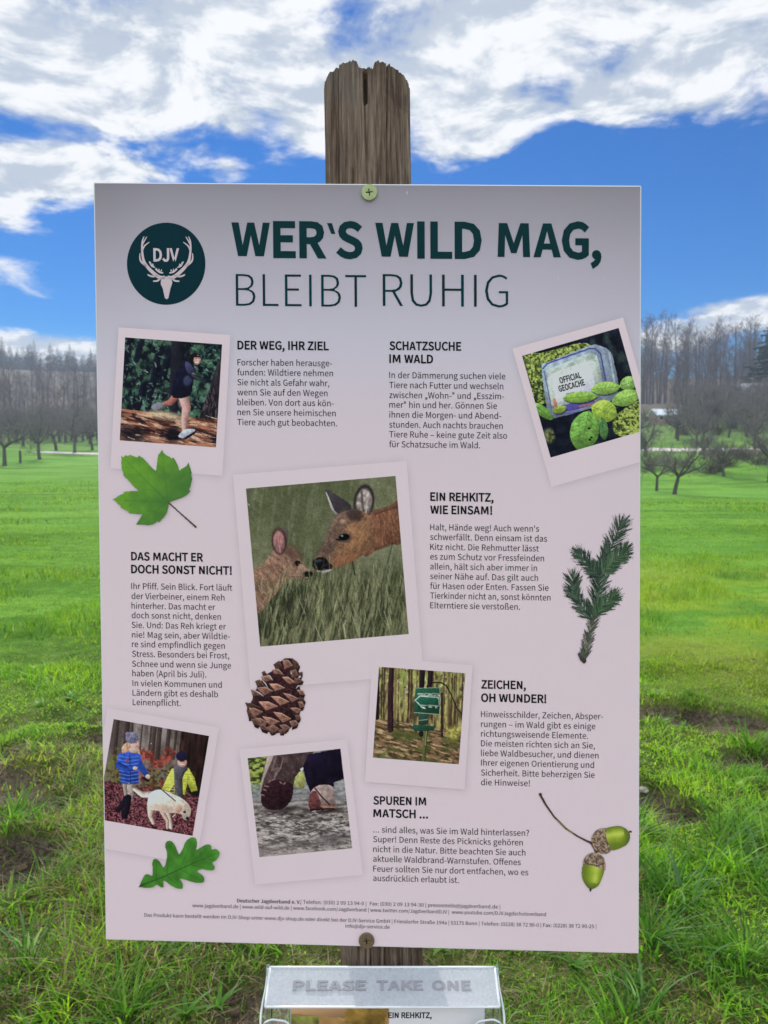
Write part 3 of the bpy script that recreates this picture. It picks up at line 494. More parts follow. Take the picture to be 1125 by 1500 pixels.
    def tex(s, c, amp, sx, sy, rot=0, seed=3):
        return np.clip(np.asarray(c, float) * (1 + amp * 2 * (s.n(sx, sy, seed, 3, rot)[..., None] - .5)), 0, 255)
    def blend(s, f, a, b): return np.asarray(a, float) * (1 - f[..., None]) + np.asarray(b, float) * f[..., None]
    def dabs(s, N, box, ln, wd, cols, ang=(0, 360), alpha=.8, mask=None):
        """many short brush dabs inside a box"""
        g = s.rng
        for i in range(N):
            x = g.uniform(box[0], box[2]); y = g.uniform(box[1], box[3]); a = R(g.uniform(*ang)); l = ln * g.uniform(.5, 1.3)
            s.line([(x, y), (x + l * math.cos(a), y + l * math.sin(a))], wd * g.uniform(.6, 1.3), np.array(cols[g.randint(len(cols))]) * g.uniform(.85, 1.15), alpha, clip=mask)
PRINT_GAIN = 1.42     # ink against the paper's white as it appears
def ink(C): return np.clip(lin(np.clip(C, 0, 255)) * PRINT_GAIN, 0, .82)
def grid_faces(nx, ny):
    i = np.arange(nx - 1)[None, :] + nx * np.arange(ny - 1)[:, None]; i = i.ravel()
    return np.stack([i, i + nx, i + nx + 1, i + 1], 1)
def picture(name, quad_mm, quad, cell, paint, lift, parent, label=None, seed=1):
    """a printed photograph: grid over the quad, painted by code, trimmed at the board's edge"""
    q = np.array(quad_mm, float); d = np.array(quad, float)
    nx = int(np.linalg.norm(q[1] - q[0]) / cell) + 1; ny = int(np.linalg.norm(q[3] - q[0]) / cell) + 1
    u, v = np.meshgrid(np.linspace(0, 1, nx), np.linspace(0, 1, ny))
    bl = lambda a: a[0] * ((1 - u) * (1 - v))[..., None] + a[1] * (u * (1 - v))[..., None] + a[2] * (u * v)[..., None] + a[3] * ((1 - u) * v)[..., None]
    D = bl(d); p = Paint(D[..., 0], D[..., 1], seed); paint(p)
    i_, j_ = np.meshgrid(np.arange(nx), np.arange(ny)); gr = .55 * (vnoise(i_ / 1.7, j_ / 1.7, seed + 60) - .5) + .45 * (fbm(i_ / 5.0, j_ / 5.0, seed + 70, 3) - .5)
    lum = p.C.mean(-1); p.C = lum[..., None] + (p.C - lum[..., None]) * .84; p.C = np.clip((p.C - 96) * 1.08 + 88, 0, 255) * (1 + .46 * gr * np.clip(1.25 - lum / 300, .35, 1))[..., None]      # fine tonal detail of a photograph
    P = bl(q).reshape(-1, 2); F = grid_faces(nx, ny)
    keep = ((P[F][..., 0] < 418.9) & (P[F][..., 0] > 1.1)).any(1); F = F[keep]; P[:, 0] = np.clip(P[:, 0], 1.1, 418.9)
    me = np_mesh(name, S(P, lift), F, ink(p.C).reshape(-1, 3), smooth=True)
    o = link(name, me, M_print, parent); 
    if label: o['label'] = label
    return o
def sprite(name, aff, bbox, cell, paint, lift, label, seed=1, thr=.5):
    """a printed cut-out: only the painted cells are kept"""
    x0, y0, a, b, c, d = aff; nx = int((bbox[2] - bbox[0]) * a / cell); ny = int((bbox[3] - bbox[1]) * d / cell)
    X, Y = np.meshgrid(np.linspace(bbox[0], bbox[2], nx), np.linspace(bbox[1], bbox[3], ny))
    p = Paint(X, Y, seed); paint(p)
    P = np.stack([x0 + X * a + Y * c, y0 + X * b + Y * d], -1).reshape(-1, 2); F = grid_faces(nx, ny)
    F = F[(p.A.ravel()[F] > thr).sum(1) >= 3]
    # spread ink into the margin so the rim keeps its colour
    Cc = p.C.copy(); bad = p.A < thr
    for _ in range(2):
        acc = np.zeros_like(Cc); cnt = np.zeros(Cc.shape[:2])
        for dy_, dx_ in ((0, 1), (0, -1), (1, 0), (-1, 0)):
            g = np.roll(~bad, (dy_, dx_), (0, 1)); acc += np.roll(Cc, (dy_, dx_), (0, 1)) * g[..., None]; cnt += g
        fix = bad & (cnt > 0); Cc[fix] = acc[fix] / cnt[fix][:, None]; bad = bad & ~fix
    used = np.unique(F); rm = np.full(len(P), -1); rm[used] = np.arange(len(used))
    me = np_mesh(name, S(P[used], lift), rm[F], ink(Cc).reshape(-1, 3)[used], smooth=True)
    o = link(name, me, M_print, sign); o['label'] = label
    return o

FRAMES = dict(
 jogger=([(18.01,111.24),(104.99,116.28),(97.47,225.06),(9.9,220.29)], [(23.05,118.94),(98.39,123.62),(92.66,203.11),(17.57,198.59)], [(193,140),(1012,200),(960,1070),(147,1010)]),
 geocache=([(321.91,124.43),(406.2,99.85),(436.29,204.97),(351.78,230.08)], [(329.32,129.91),(402.81,107.9),(424.75,185.16),(351.12,207.51)], [(83,345),(878,115),(1113,953),(318,1183)]),
 deer=([(105.77,224.12),(240.35,211.46),(252.8,377.31),(117.53,391.73)], [(115.66,234.66),(231.79,223.27),(241.36,345.85),(125.52,357.83)], [(110,202),(905,135),(975,975),(186,1042)]),
 kids=([(4.63,408.61),(92.44,422.27),(72.86,531.44),(-15.5,518.28)], [(9.4,417.19),(84.56,429.01),(70.54,508.65),(-4.96,496.94)], [(112,120),(835,248),(710,1005),(-13,877)]),
 boots=([(108.44,439.23),(192.81,429.3),(204.53,536.52),(119.73,546.37)], [(114.67,446.01),(187.62,436.87),(196.29,515.49),(123.22,524.39)], [(128,172),(893,93),(990,913),(226,987)]),
 signpost=([(213.07,364.3),(290.94,369.29),(284.42,467.03),(206.56,462.65)], [(218.24,371.8),(285.16,375.61),(279.9,447.12),(212.9,443.28)], [(168,142),(1003,205),(940,1087),(107,1022)]))
AFF = dict(leaf=(3.9,201.38,.07119,-.00093,-.00115,.07094), oak=(-2.09,404.88,.10409,-.00208,-.00172,.10499), cone=(108.78,359.68,.05225,-.00096,-.00059,.05257),
 acorn=(337.15,462.39,.07513,-.00167,-.00003,.0767), twig=(352.95,246.72,.08361,-.00123,.00003,.0846), logo=(22.62,27.71,.06114,-.00043,-.00093,.06042))
def affpts(k, P):
    x0, y0, a, b, c, d = AFF[k]; P = np.asarray(P, float); return np.stack([x0 + P[:, 0] * a + P[:, 1] * c, y0 + P[:, 0] * b + P[:, 1] * d], 1)

LEAF = [(205,130),(235,150),(262,122),(278,136),(310,118),(345,135),(390,150),(402,128),(440,150),(500,210),(545,260),(592,300),(600,230),(612,130),(640,95),(658,65),(675,100),(700,120),(730,135),(768,165),(780,145),(800,175),(822,215),(838,250),(850,295),(880,270),(925,245),(940,220),(950,195),(957,230),(975,280),(985,320),(980,345),(990,385),(982,420),(975,460),(955,500),(970,520),(930,560),(880,590),(800,620),(738,640),(728,700),(715,750),(685,800),(650,835),(625,862),(612,848),(560,885),(515,895),(440,888),(370,890),(410,830),(445,772),(360,770),(290,760),(292,745),(230,715),(205,700),(200,675),(170,660),(160,640),(135,622),(108,615),(150,595),(180,570),(240,545),(238,525),(320,518),(402,515),(340,460),(280,390),(230,345),(232,318),(212,270),(214,240),(206,200),(215,175)]
OAK = [(312,1385),(325,1350),(345,1310),(368,1292),(392,1300),(408,1305),(412,1260),(408,1210),(420,1180),(445,1180),(470,1205),(485,1235),(500,1240),(515,1190),(520,1130),(505,1080),(520,1045),(550,1040),(580,1070),(600,1115),(615,1140),(640,1100),(660,1050),(690,1020),(720,1010),(745,1030),(750,1070),(745,1105),(775,1090),(810,1070),(840,1065),(860,1085),(860,1105),(890,1100),(918,1120),(918,1150),(895,1185),(865,1205),(885,1235),(875,1260),(840,1265),(790,1255),(750,1270),(790,1300),(808,1330),(795,1355),(750,1360),(690,1345),(640,1330),(620,1330),(640,1365),(640,1400),(610,1405),(560,1385),(520,1355),(495,1345),(495,1390),(480,1395),(455,1380),(440,1375),(410,1395),(360,1400),(330,1395)]

# the poster sheet: uneven light painted into its colour, grey above to white below, soft printed shadows round the cut-outs
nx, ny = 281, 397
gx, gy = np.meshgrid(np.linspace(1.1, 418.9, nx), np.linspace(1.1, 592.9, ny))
shade_tone = np.interp(gy, [0, 8, 25, 60, 110, 165, 230, 330, 600], [.39, .44, .50, .63, .78, .91, .97, 1.0, 1.0])
shade_tone *= 1 - .12 * smoothstep(60, 0, gx) * smoothstep(170, 0, gy) - .05 * smoothstep(330, 420, gx) * smoothstep(420, 0, gy)  # painted shade deepening at the upper left and along the right
shade_tone0 = shade_tone.copy(); pp = Paint(gx, gy); sh = np.zeros(gx.shape)
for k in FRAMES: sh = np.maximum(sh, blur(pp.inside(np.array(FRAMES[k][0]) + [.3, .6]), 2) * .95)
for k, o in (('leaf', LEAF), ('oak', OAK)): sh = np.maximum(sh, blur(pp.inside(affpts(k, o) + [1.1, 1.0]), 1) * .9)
shade_tone = shade_tone * (1 - .27 * np.clip(sh, 0, 1))
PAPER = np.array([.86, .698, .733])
tint = PAPER * (1 + smoothstep(0, .22, 1 - shade_tone0)[..., None] * np.array([.0, .12, .21]))     # cool shade above, warm light below, painted into the sheet colour
poster = link('poster_print', np_mesh('poster_print', S(np.stack([gx, gy], -1).reshape(-1, 2), .1), grid_faces(nx, ny), (tint * shade_tone[..., None]).reshape(-1, 3), smooth=True), M_print, sign)

def clip_x(P, lo=1.1, hi=418.9):
    for side, lim in ((1, hi), (-1, -lo)):
        out = []
        for a, b in zip(P, P[1:] + P[:1]):
            ia, ib = side * a[0] <= lim, side * b[0] <= lim
            if ia: out.append(a)
            if ia != ib: t = (side * lim - a[0]) / (b[0] - a[0]); out.append((side * lim, a[1] + t * (b[1] - a[1])))
        P = out
    return P
M_border = mat('photo_paper_white', tuple(PAPER * 1.0), .42, .3, .015, 25)

# ---- the printed pictures, each painted in code
def p_jogger(p):
    f = smoothstep(.35, .75, p.n(60, 60, 1, 4)); p.put(np.ones(p.X.shape), p.blend(f, (22, 28, 38), (74, 108, 84)))
    g = smoothstep(.60, .78, p.n(28, 28, 5, 3)); p.put(g, (120, 152, 134), .7)
    p.put(smoothstep(.62, .8, p.n(18, 60, 9, 3, 12)), (16, 20, 32), .8)
    for a in ([(240, 140), (185, 480)], [(470, 300), (385, 740)], [(330, 180), (290, 330)], [(345, 560), (300, 740)], [(560, 260), (520, 480)]): p.line(a, (58, 50), (22, 24, 44), .85, 6)
    p.dabs(120, (180, 150, 620, 740), 26, 9, [(95, 130, 100), (140, 165, 150), (60, 90, 74), (24, 30, 42)], alpha=.6)
    p.dabs(60, (760, 210, 1000, 480), 24, 10, [(80, 130, 90), (52, 92, 100), (120, 165, 130)], alpha=.6)
    p.line([(640, 180), (610, 720)], (110, 100), (34, 33, 46), .9, 8)
    p.poly([(1000, 300), (1010, 870), (820, 820), (850, 720), (890, 620), (945, 440)], (52, 45, 52), tex=(.5, 16, 60, 12, 4), smooth=False)
    p.dabs(40, (860, 560, 980, 840), 40, 7, [(110, 98, 104), (30, 27, 34)], (70, 110), .6)
    gm = (p.Y > 742 + (p.X - 163) * .12).astype(float)
    gn = p.n(140, 22, 12, 4, 12); p.put(gm, p.blend(smoothstep(.3, .7, gn), (70, 40, 38), (178, 116, 88)))
    p.put(gm * smoothstep(.60, .72, p.n(110, 16, 21, 3, 14)), (222, 190, 160), .7); p.put(gm * smoothstep(.62, .74, p.n(90, 26, 31, 3, 14)), (34, 26, 34), .85)
    p.ell(540, 800, 150, 34, (216, 186, 146), 8, .6, .8); p.ell(250, 960, 120, 62, (30, 26, 36), 14, .5, .8); p.ell(600, 960, 70, 60, (26, 22, 32), 10, .4, .9)
    p.dabs(70, (170, 800, 950, 1040), 60, 7, [(226, 196, 168), (150, 88, 66), (60, 36, 38)], (0, 30), .6)
    skin = (196, 146, 136)
    p.line([(620, 640), (575, 690), (520, 705)], (62, 54, 34), (164, 98, 88)); p.ell(465, 722, 50, 30, (136, 126, 140), -20)
    p.line([(690, 640), (712, 735), (695, 830), (692, 920)], (90, 74, 58, 36), skin); p.ell(665, 690, 22, 50, (214, 168, 156), 0, .5, .6)
    p.poly([(690, 335), (745, 348), (790, 425), (775, 480), (765, 545), (745, 625), (660, 655), (590, 635), (600, 520), (640, 410)], (27, 27, 50), tex=(.3, 30, 30))
    p.poly([(700, 350), (740, 360), (785, 430), (760, 460), (715, 430)], (70, 70, 98), .8); p.ell(722, 505, 36, 44, (68, 72, 104), 20, .3, .8)
    p.line([(770, 455), (800, 478), (812, 484)], (34, 20, 18), (150, 130, 140)); p.line([(755, 470), (890, 500)], (46, 36), (26, 34, 44), .7)
    p.ell(778, 318, 44, 46, (30, 24, 30), 10); p.ell(802, 332, 30, 40, (190, 134, 122), 10); p.ell(812, 326, 14, 22, (222, 166, 150), 10, .4); p.line([(790, 350), (812, 350)], 9, (236, 222, 220)); p.line([(790, 318), (802, 318)], 6, (60, 36, 38)); p.line([(814, 318), (826, 320)], 6, (60, 36, 38)); p.line([(772, 300), (830, 306)], 12, (30, 24, 30))
    p.poly([(640, 985), (660, 955), (690, 925), (770, 915), (795, 940), (745, 980), (690, 1005)], (26, 24, 34)); p.poly([(642, 975), (668, 945), (690, 920), (760, 912), (784, 930), (730, 962), (685, 992)], (170, 170, 184), tex=(.25, 20, 20))
def p_geocache(p):
    p.put(np.ones(p.X.shape), p.tex((26, 30, 46), .5, 50, 50)); p.put(smoothstep(.5, .8, p.n(60, 90, 4)) * (p.X > 640), (58, 74, 70), .8)
    def moss(P, seed):
        m = p.inside(spline(P, 6)); k = p.n(15, 15, seed, 3); p.put(m, p.blend(smoothstep(.3, .7, k), (52, 66, 36), (168, 182, 82))); p.put(m * smoothstep(.64, .75, p.n(9, 9, seed + 5, 2)), (206, 214, 120), .6)
    moss([(70, 345), (250, 318), (560, 240), (640, 275), (420, 350), (280, 410), (265, 560), (285, 720), (190, 700)], 3)
    p.put(p.inside([(150, 560), (280, 560), (285, 720), (190, 700)]) * smoothstep(.4, .6, p.n(14, 14, 8)), (30, 40, 34), .8)
    p.poly([(245, 445), (300, 395), (640, 262), (700, 255), (800, 300), (840, 400), (875, 640), (760, 740), (400, 845), (330, 850), (290, 790)], (132, 144, 160), tex=(.25, 40, 120, -15))
    p.poly([(285, 460), (640, 320), (700, 340), (740, 520), (690, 680), (360, 770), (320, 740)], (168, 180, 170), tex=(.3, 60, 60), smooth=False)
    p.poly([(300, 520), (640, 390), (690, 440), (700, 640), (365, 740)], (190, 196, 186), .6)
    p.line([(255, 450), (290, 408), (640, 284), (690, 286), (730, 330), (772, 545)], 13, (74, 78, 140)); p.line([(265, 470), (330, 800)], 10, (96, 108, 130)); p.line([(800, 320), (858, 640)], 16, (176, 184, 198), .7)
    p.poly([(350, 765), (660, 695), (700, 735), (420, 825), (330, 805)], (88, 78, 152), smooth=False); p.poly([(335, 690), (372, 720), (362, 790), (345, 780)], (190, 104, 88), .8); p.line([(560, 760), (690, 735)], 16, (186, 112, 84), .8); p.line([(340, 830), (560, 795)], 22, (110, 110, 170), .7)
    p.poly([(330, 520), (652, 418), (686, 590), (640, 655), (365, 728)], (212, 210, 224), smooth=False); p.line([(448, 660), (512, 645)], 7, (60, 60, 80))
    def leaf(cx, cy, rx, ry, c, rot, veins=6, dark=.66):
        rx *= 1.12; ry *= 1.12; a = R(rot); q = np.linspace(-1, 1, 14); wv = (1 - np.abs(q) ** 2.2) ** .8; big = max(rx, ry); sm = min(rx, ry); o = np.concatenate([np.stack([q * big, wv * sm], 1), np.stack([q[::-1] * big, -wv[::-1] * sm], 1)[1:-1]])
        if ry > rx: o = o[:, ::-1]
        o = np.stack([cx + o[:, 0] * math.cos(a) - o[:, 1] * math.sin(a), cy + o[:, 0] * math.sin(a) + o[:, 1] * math.cos(a)], 1); p.poly(o + [7, 12], (30, 40, 34), .55, False); m_ = p.poly(o, c, 1, False, tex=(.28, 26, 26, rot)); p.put(m_ * smoothstep(0, 1, ((p.X - cx) * -math.sin(a) + (p.Y - cy) * math.cos(a)) / max(ry, 1)), np.array(c) * .72, .6)
        L = max(rx, ry); ux, uy = (math.cos(a), math.sin(a)) if rx > ry else (-math.sin(a), math.cos(a)); vx, vy = -uy, ux; S_ = min(rx, ry)
        p.line([(cx - ux * L * .95, cy - uy * L * .95), (cx + ux * L * .9, cy + uy * L * .9)], 5, np.array(c) * dark, .8)
        for i in range(veins):
            t = -0.8 + 1.5 * i / veins; wv = S_ * math.sqrt(max(0, 1 - t * t)) * .9
            for s_ in (1, -1): p.line([(cx + ux * L * t, cy + uy * L * t), (cx + ux * (L * t + wv * .6) + vx * wv * s_, cy + uy * (L * t + wv * .6) + vy * wv * s_)], 4, np.array(c) * dark, .5)
    leaf(960, 570, 70, 50, (142, 184, 92), -20); leaf(940, 690, 112, 58, (146, 188, 84), -18); leaf(250, 800, 100, 36, (112, 158, 66), 38, 4); leaf(390, 785, 56, 28, (150, 172, 66), -15, 4)
    moss([(840, 860), (960, 760), (1080, 720), (1110, 950), (960, 1010), (850, 980)], 9); p.ell(305, 1005, 46, 58, (96, 100, 62), 0, .4, tex=(.8, 14, 14))
    leaf(770, 610, 112, 46, (150, 190, 86), -6); leaf(560, 685, 130, 40, (138, 180, 72), -4); leaf(760, 800, 100, 82, (158, 186, 70), 20); leaf(750, 940, 36, 88, (90, 136, 76), -8, 4); leaf(598, 965, 106, 156, (112, 160, 70), 12, 8)
    for x, y in ((636, 942), (640, 1035), (655, 1018)): p.ell(x, y, 12, 9, (22, 34, 30))
def p_deer(p):
    k = p.n(160, 220, 2, 4); p.put(np.ones(p.X.shape), p.blend(smoothstep(.25, .75, k), (90, 94, 64), (120, 120, 90))); p.put(smoothstep(.52, .75, p.n(18, 120, 6, 3, 6)), (134, 136, 108), .30); p.put(smoothstep(900, 1050, p.Y) * .5, (70, 74, 46))
    g = smoothstep(520, 760, p.Y + 120 * (p.n(60, 40, 9) - .5)); p.put(g, p.blend(smoothstep(.3, .7, p.n(9, 70, 11, 4, 10)), (58, 60, 42), (126, 122, 90)), .9)
    p.put(p.inside(spline([(170, 850), (300, 720), (420, 720), (420, 900), (190, 1000)], 6)) * smoothstep(.3, .7, p.n(12, 50, 3)), (38, 42, 32), .6)
    # doe
    p.poly([(755, 340), (800, 316), (860, 304), (925, 272), (940, 480), (870, 498), (800, 530), (740, 560), (720, 440)], (120, 78, 58), tex=(.3, 8, 40, -20)); nm = p.inside(spline([(755, 340), (800, 316), (860, 304), (925, 272), (940, 480), (870, 498), (800, 530), (740, 560), (720, 440)], 6)); p.dabs(420, (740, 280, 940, 550), 26, 3, [(150, 104, 78), (88, 56, 44), (128, 84, 62), (166, 122, 92)], (60, 130), .5, nm); p.line([(800, 326), (925, 288)], 26, (96, 62, 50), .6); p.line([(800, 525), (930, 478)], 16, (92, 58, 44), .6)
    p.poly([(532, 205), (575, 225), (640, 265), (672, 300), (640, 330), (600, 345), (572, 312), (548, 258)], (66, 58, 62)); p.poly([(532, 210), (552, 250), (580, 315), (605, 340), (590, 345), (562, 305)], (176, 166, 166), smooth=False)
    p.ell(738, 270, 54, 90, (44, 38, 40), 6); p.ell(738, 280, 42, 76, (150, 134, 128), 6, .2, tex=(.5, 14, 20)); p.line([(725, 220), (735, 340)], 12, (70, 58, 56), .6); p.line([(760, 225), (748, 330)], 10, (190, 178, 168), .6)
    head = [(610, 335), (575, 380), (548, 440), (520, 510), (480, 572), (464, 605), (480, 638), (535, 640), (575, 628), (640, 608), (700, 575), (760, 535), (792, 500), (785, 400), (765, 345), (700, 312), (650, 318)]
    hm = p.poly(head, (134, 96, 70), tex=(.35, 9, 22, 40)); p.poly([(610, 335), (575, 380), (548, 440), (520, 510), (482, 570), (520, 580), (560, 560), (590, 500), (610, 430), (640, 380), (700, 330), (650, 315)], (88, 74, 70), .9, tex=(.4, 8, 18, 40), soft=7)
    p.dabs(420, (470, 320, 800, 640), 20, 3, [(176, 128, 92), (104, 74, 56), (150, 108, 78), (84, 66, 58)], (15, 70), .5, hm)
    p.ell(690, 340, 44, 34, (58, 46, 46), 20, .4, .8); p.ell(628, 376, 16, 12, (176, 140, 112), 0, .5, .8); p.ell(700, 470, 60, 70, (160, 112, 76), 20, .6, .7, tex=(.3, 8, 18, 30)); p.ell(640, 580, 70, 26, (150, 98, 66), -18, .5, .7)
    p.ell(632, 462, 44, 30, (88, 68, 62), -10, .4, .8); p.ell(632, 459, 29, 18, (14, 12, 16), -8); p.ell(622, 452, 6, 4, (150, 150, 160), 0, .3); p.line([(590, 470), (612, 476)], 8, (40, 30, 30)); p.line([(604, 490), (650, 492)], 6, (150, 122, 108), .6)
    p.ell(505, 600, 44, 35, (20, 18, 24), -10); p.ell(498, 585, 20, 8, (78, 78, 90), -10, .4, .7); p.ell(545, 614, 26, 18, (40, 30, 34)); p.line([(490, 640), (530, 642), (565, 632)], (5, 12, 6), (176, 166, 166)); p.line([(500, 630), (560, 612)], 6, (14, 12, 16))
    # fawn
    p.poly([(150, 650), (205, 600), (240, 548), (290, 505), (345, 505), (390, 540), (408, 585), (440, 628), (466, 648), (458, 668), (425, 680), (370, 684), (320, 694), (285, 740), (240, 795), (172, 858)], (132, 98, 80), tex=(.35, 9, 26, -40)); fm = p.A * 0 + p.inside(spline([(150, 650), (205, 600), (240, 548), (290, 505), (345, 505), (390, 540), (408, 585), (440, 628), (466, 648), (458, 668), (425, 680), (370, 684), (320, 694), (285, 740), (240, 795), (172, 858)], 6))
    p.dabs(520, (150, 500, 460, 850), 18, 3, [(176, 144, 124), (92, 66, 54), (150, 114, 94), (112, 84, 70)], (100, 160), .5, fm); p.poly([(285, 510), (345, 503), (392, 540), (400, 570), (350, 560), (310, 545)], (80, 60, 52), .85, soft=6)
    p.ell(312, 470, 20, 62, (88, 74, 72), 14); p.ell(287, 480, 40, 72, (70, 50, 48), -4); p.ell(287, 486, 30, 60, (158, 108, 104), -4, .2, tex=(.3, 6, 40)); p.line([(280, 430), (292, 540)], 5, (196, 150, 144), .6)
    p.ell(384, 600, 24, 20, (94, 70, 60), 0, .4, .8); p.ell(385, 598, 16, 14, (12, 12, 16)); p.poly([(398, 600), (440, 630), (464, 650), (420, 672), (360, 672), (380, 640)], (158, 124, 106), .7); p.ell(440, 656, 26, 17, (24, 20, 24), -8); p.line([(350, 668), (430, 672)], 6, (100, 74, 64), .8)
    p.dabs(420, (185, 700, 985, 1060), 90, 4, [(140, 142, 98), (108, 114, 70), (60, 66, 44), (164, 160, 122), (88, 98, 60)], (-115, -65), .55)
    p.dabs(120, (330, 620, 960, 760), 60, 4, [(108, 114, 76), (72, 78, 52), (140, 140, 104)], (-110, -70), .5)
    p.line([(890, 490), (862, 600)], 5, (50, 48, 40), .7); p.line([(676, 590), (690, 660)], 8, (44, 44, 38), .7); p.line([(640, 990), (630, 930), (642, 905)], 8, (182, 172, 140), .7)
def p_kids(p):
    p.put(np.ones(p.X.shape), p.blend(smoothstep(.3, .7, p.n(60, 200, 2)), (92, 78, 74), (150, 138, 132))); p.put(smoothstep(150, 420, p.Y + .17 * (p.X - 400)) * .4, (90, 76, 66))
    for x, w_ in ((140, 26), (215, 34), (255, 12), (400, 16), (425, 30), (465, 34), (535, 30), (330, 10), (590, 18)): p.line([(x + 8, 90), (x - 24, 420)], (w_, w_ * 1.1), (66, 52, 50), .85, 4, )
    b = smoothstep(300, 380, p.Y) * smoothstep(.42, .6, p.n(34, 34, 8, 3)); p.put(b * (p.X > 280), p.blend(smoothstep(.4, .6, p.n(20, 20, 4)), (116, 46, 40), (178, 78, 62)), .85); p.put(b * (p.X < 200), (118, 122, 54), .8)
    p.put(smoothstep(440, 500, p.Y) * smoothstep(.4, .6, p.n(40, 30, 14, 3)), p.blend(smoothstep(.4, .6, p.n(16, 16, 24)), (60, 58, 38), (118, 104, 62)), .8)
    p.poly([(625, 200), (850, 240), (780, 780), (640, 640), (590, 560), (606, 380)], (46, 31, 30), smooth=False, tex=(.5, 20, 90, 6))
    gm = smoothstep(-8, 8, p.Y - 590 - .17 * (p.X - 60) + 24 * (p.n(40, 30, 5) - .5)); lt = p.n(11, 9, 15, 2); p.put(gm, p.blend(smoothstep(.3, .7, lt), (58, 26, 34), (134, 72, 80))); p.put(gm * smoothstep(.66, .78, p.n(9, 7, 33, 2)), (176, 128, 128), .8)
    skin = (216, 170, 152); bl = (44, 76, 168)
    p.line([(235, 610), (232, 720)], (80, 56), (166, 150, 138), tex=(.25, 16, 16)); p.line([(196, 620), (205, 700)], (34, 26), (150, 134, 122)); p.line([(205, 720), (180, 770), (140, 812)], (46, 40, 34), (34, 28, 44)); p.line([(222, 715), (212, 800), (195, 850)], (52, 46, 50), (30, 25, 40))
    p.poly([(205, 300), (246, 292), (252, 380), (236, 440), (196, 440), (172, 350)], (196, 146, 116), smooth=True, tex=(.3, 8, 40)); p.line([(300, 350), (318, 420)], (20, 14), (200, 150, 120))
    p.poly([(150, 385), (215, 368), (262, 376), (312, 384), (332, 450), (388, 545), (360, 566), (302, 505), (302, 610), (172, 604), (160, 500), (138, 450)], bl, smooth=False, tex=(.25, 30, 30))
    for i in range(8): p.line([(152 + i, 400 + i * 27), (225, 412 + i * 27), (300, 402 + i * 27)], 5, (96, 134, 214), .75); p.line([(150 + i, 412 + i * 27), (225, 424 + i * 27), (300, 414 + i * 27)], 6, (24, 44, 116), .6)
    p.line([(235, 390), (240, 600)], 6, (24, 40, 104), .7); p.line([(150, 470), (210, 500), (270, 492)], (50, 44, 34), (40, 70, 158)); p.ell(275, 492, 18, 14, skin); p.ell(372, 556, 18, 18, skin); p.ell(352, 575, 34, 12, (40, 34, 40), 30)
    p.ell(272, 314, 32, 40, skin); p.ell(262, 356, 36, 18, (186, 158, 148), 10); p.line([(284, 326), (296, 324)], 6, (170, 80, 76)); p.line([(276, 300), (290, 298)], 5, (90, 60, 56)); p.ell(252, 262, 50, 44, (116, 110, 136), -10, tex=(.3, 8, 12)); p.ell(220, 235, 18, 18, (120, 114, 138)); p.line([(212, 440), (222, 428)], 16, (150, 70, 60))
    p.poly([(555, 492), (610, 500), (680, 490), (722, 560), (748, 660), (702, 672), (672, 600), (652, 692), (570, 682), (572, 610), (536, 668), (478, 652), (512, 570)], (192, 194, 70), smooth=False, tex=(.25, 20, 20))
    for i in range(8): p.line([(505 - 3 * i + 20, 515 + i * 22), (570, 524 + i * 22)], 4, (236, 238, 130), .7); p.line([(650, 515 + i * 20), (722 + i * 3, 522 + i * 20)], 4, (130, 130, 36), .6)
    p.line([(600, 490), (606, 690)], (64, 62), (84, 80, 86), tex=(.3, 14, 30)); p.ell(622, 490, 54, 30, (92, 88, 98), 10); p.line([(650, 490), (618, 560)], 34, (76, 72, 80)); p.ell(632, 448, 36, 34, (206, 150, 130)); p.line([(616, 460), (646, 462)], 6, (236, 226, 224)); p.line([(614, 440), (648, 442)], 5, (80, 50, 50), .8); p.ell(628, 402, 44, 38, (40, 32, 60), 10); p.ell(728, 682, 24, 18, (34, 30, 30))
    dg = (218, 192, 172)
    p.line([(270, 652), (330, 690), (400, 690)], (24, 44, 50), dg); p.line([(400, 760), (388, 850), (412, 908)], (70, 34, 24), (204, 172, 154)); p.line([(500, 800), (530, 870), (545, 940)], (64, 34, 28), dg); p.line([(470, 800), (520, 890), (520, 945)], (40, 26, 20), (190, 156, 140))
    p.poly([(372, 720), (400, 672), (470, 654), (560, 686), (640, 728), (692, 785), (692, 850), (668, 884), (640, 878), (622, 838), (570, 832), (500, 826), (440, 812), (390, 800)], dg, tex=(.16, 22, 22)); p.line([(420, 690), (560, 720), (640, 770)], 16, (240, 222, 204), .6); p.ell(470, 790, 80, 24, (188, 152, 136), 10, .6, .6)
    p.ell(606, 796, 26, 34, (190, 150, 128), 20); p.ell(650, 824, 11, 9, (44, 32, 36)); p.ell(672, 872, 14, 12, (40, 30, 34)); p.line([(560, 860), (580, 842)], 8, (206, 176, 156)); p.line([(455, 634), (580, 740)], 8, (40, 34, 40))
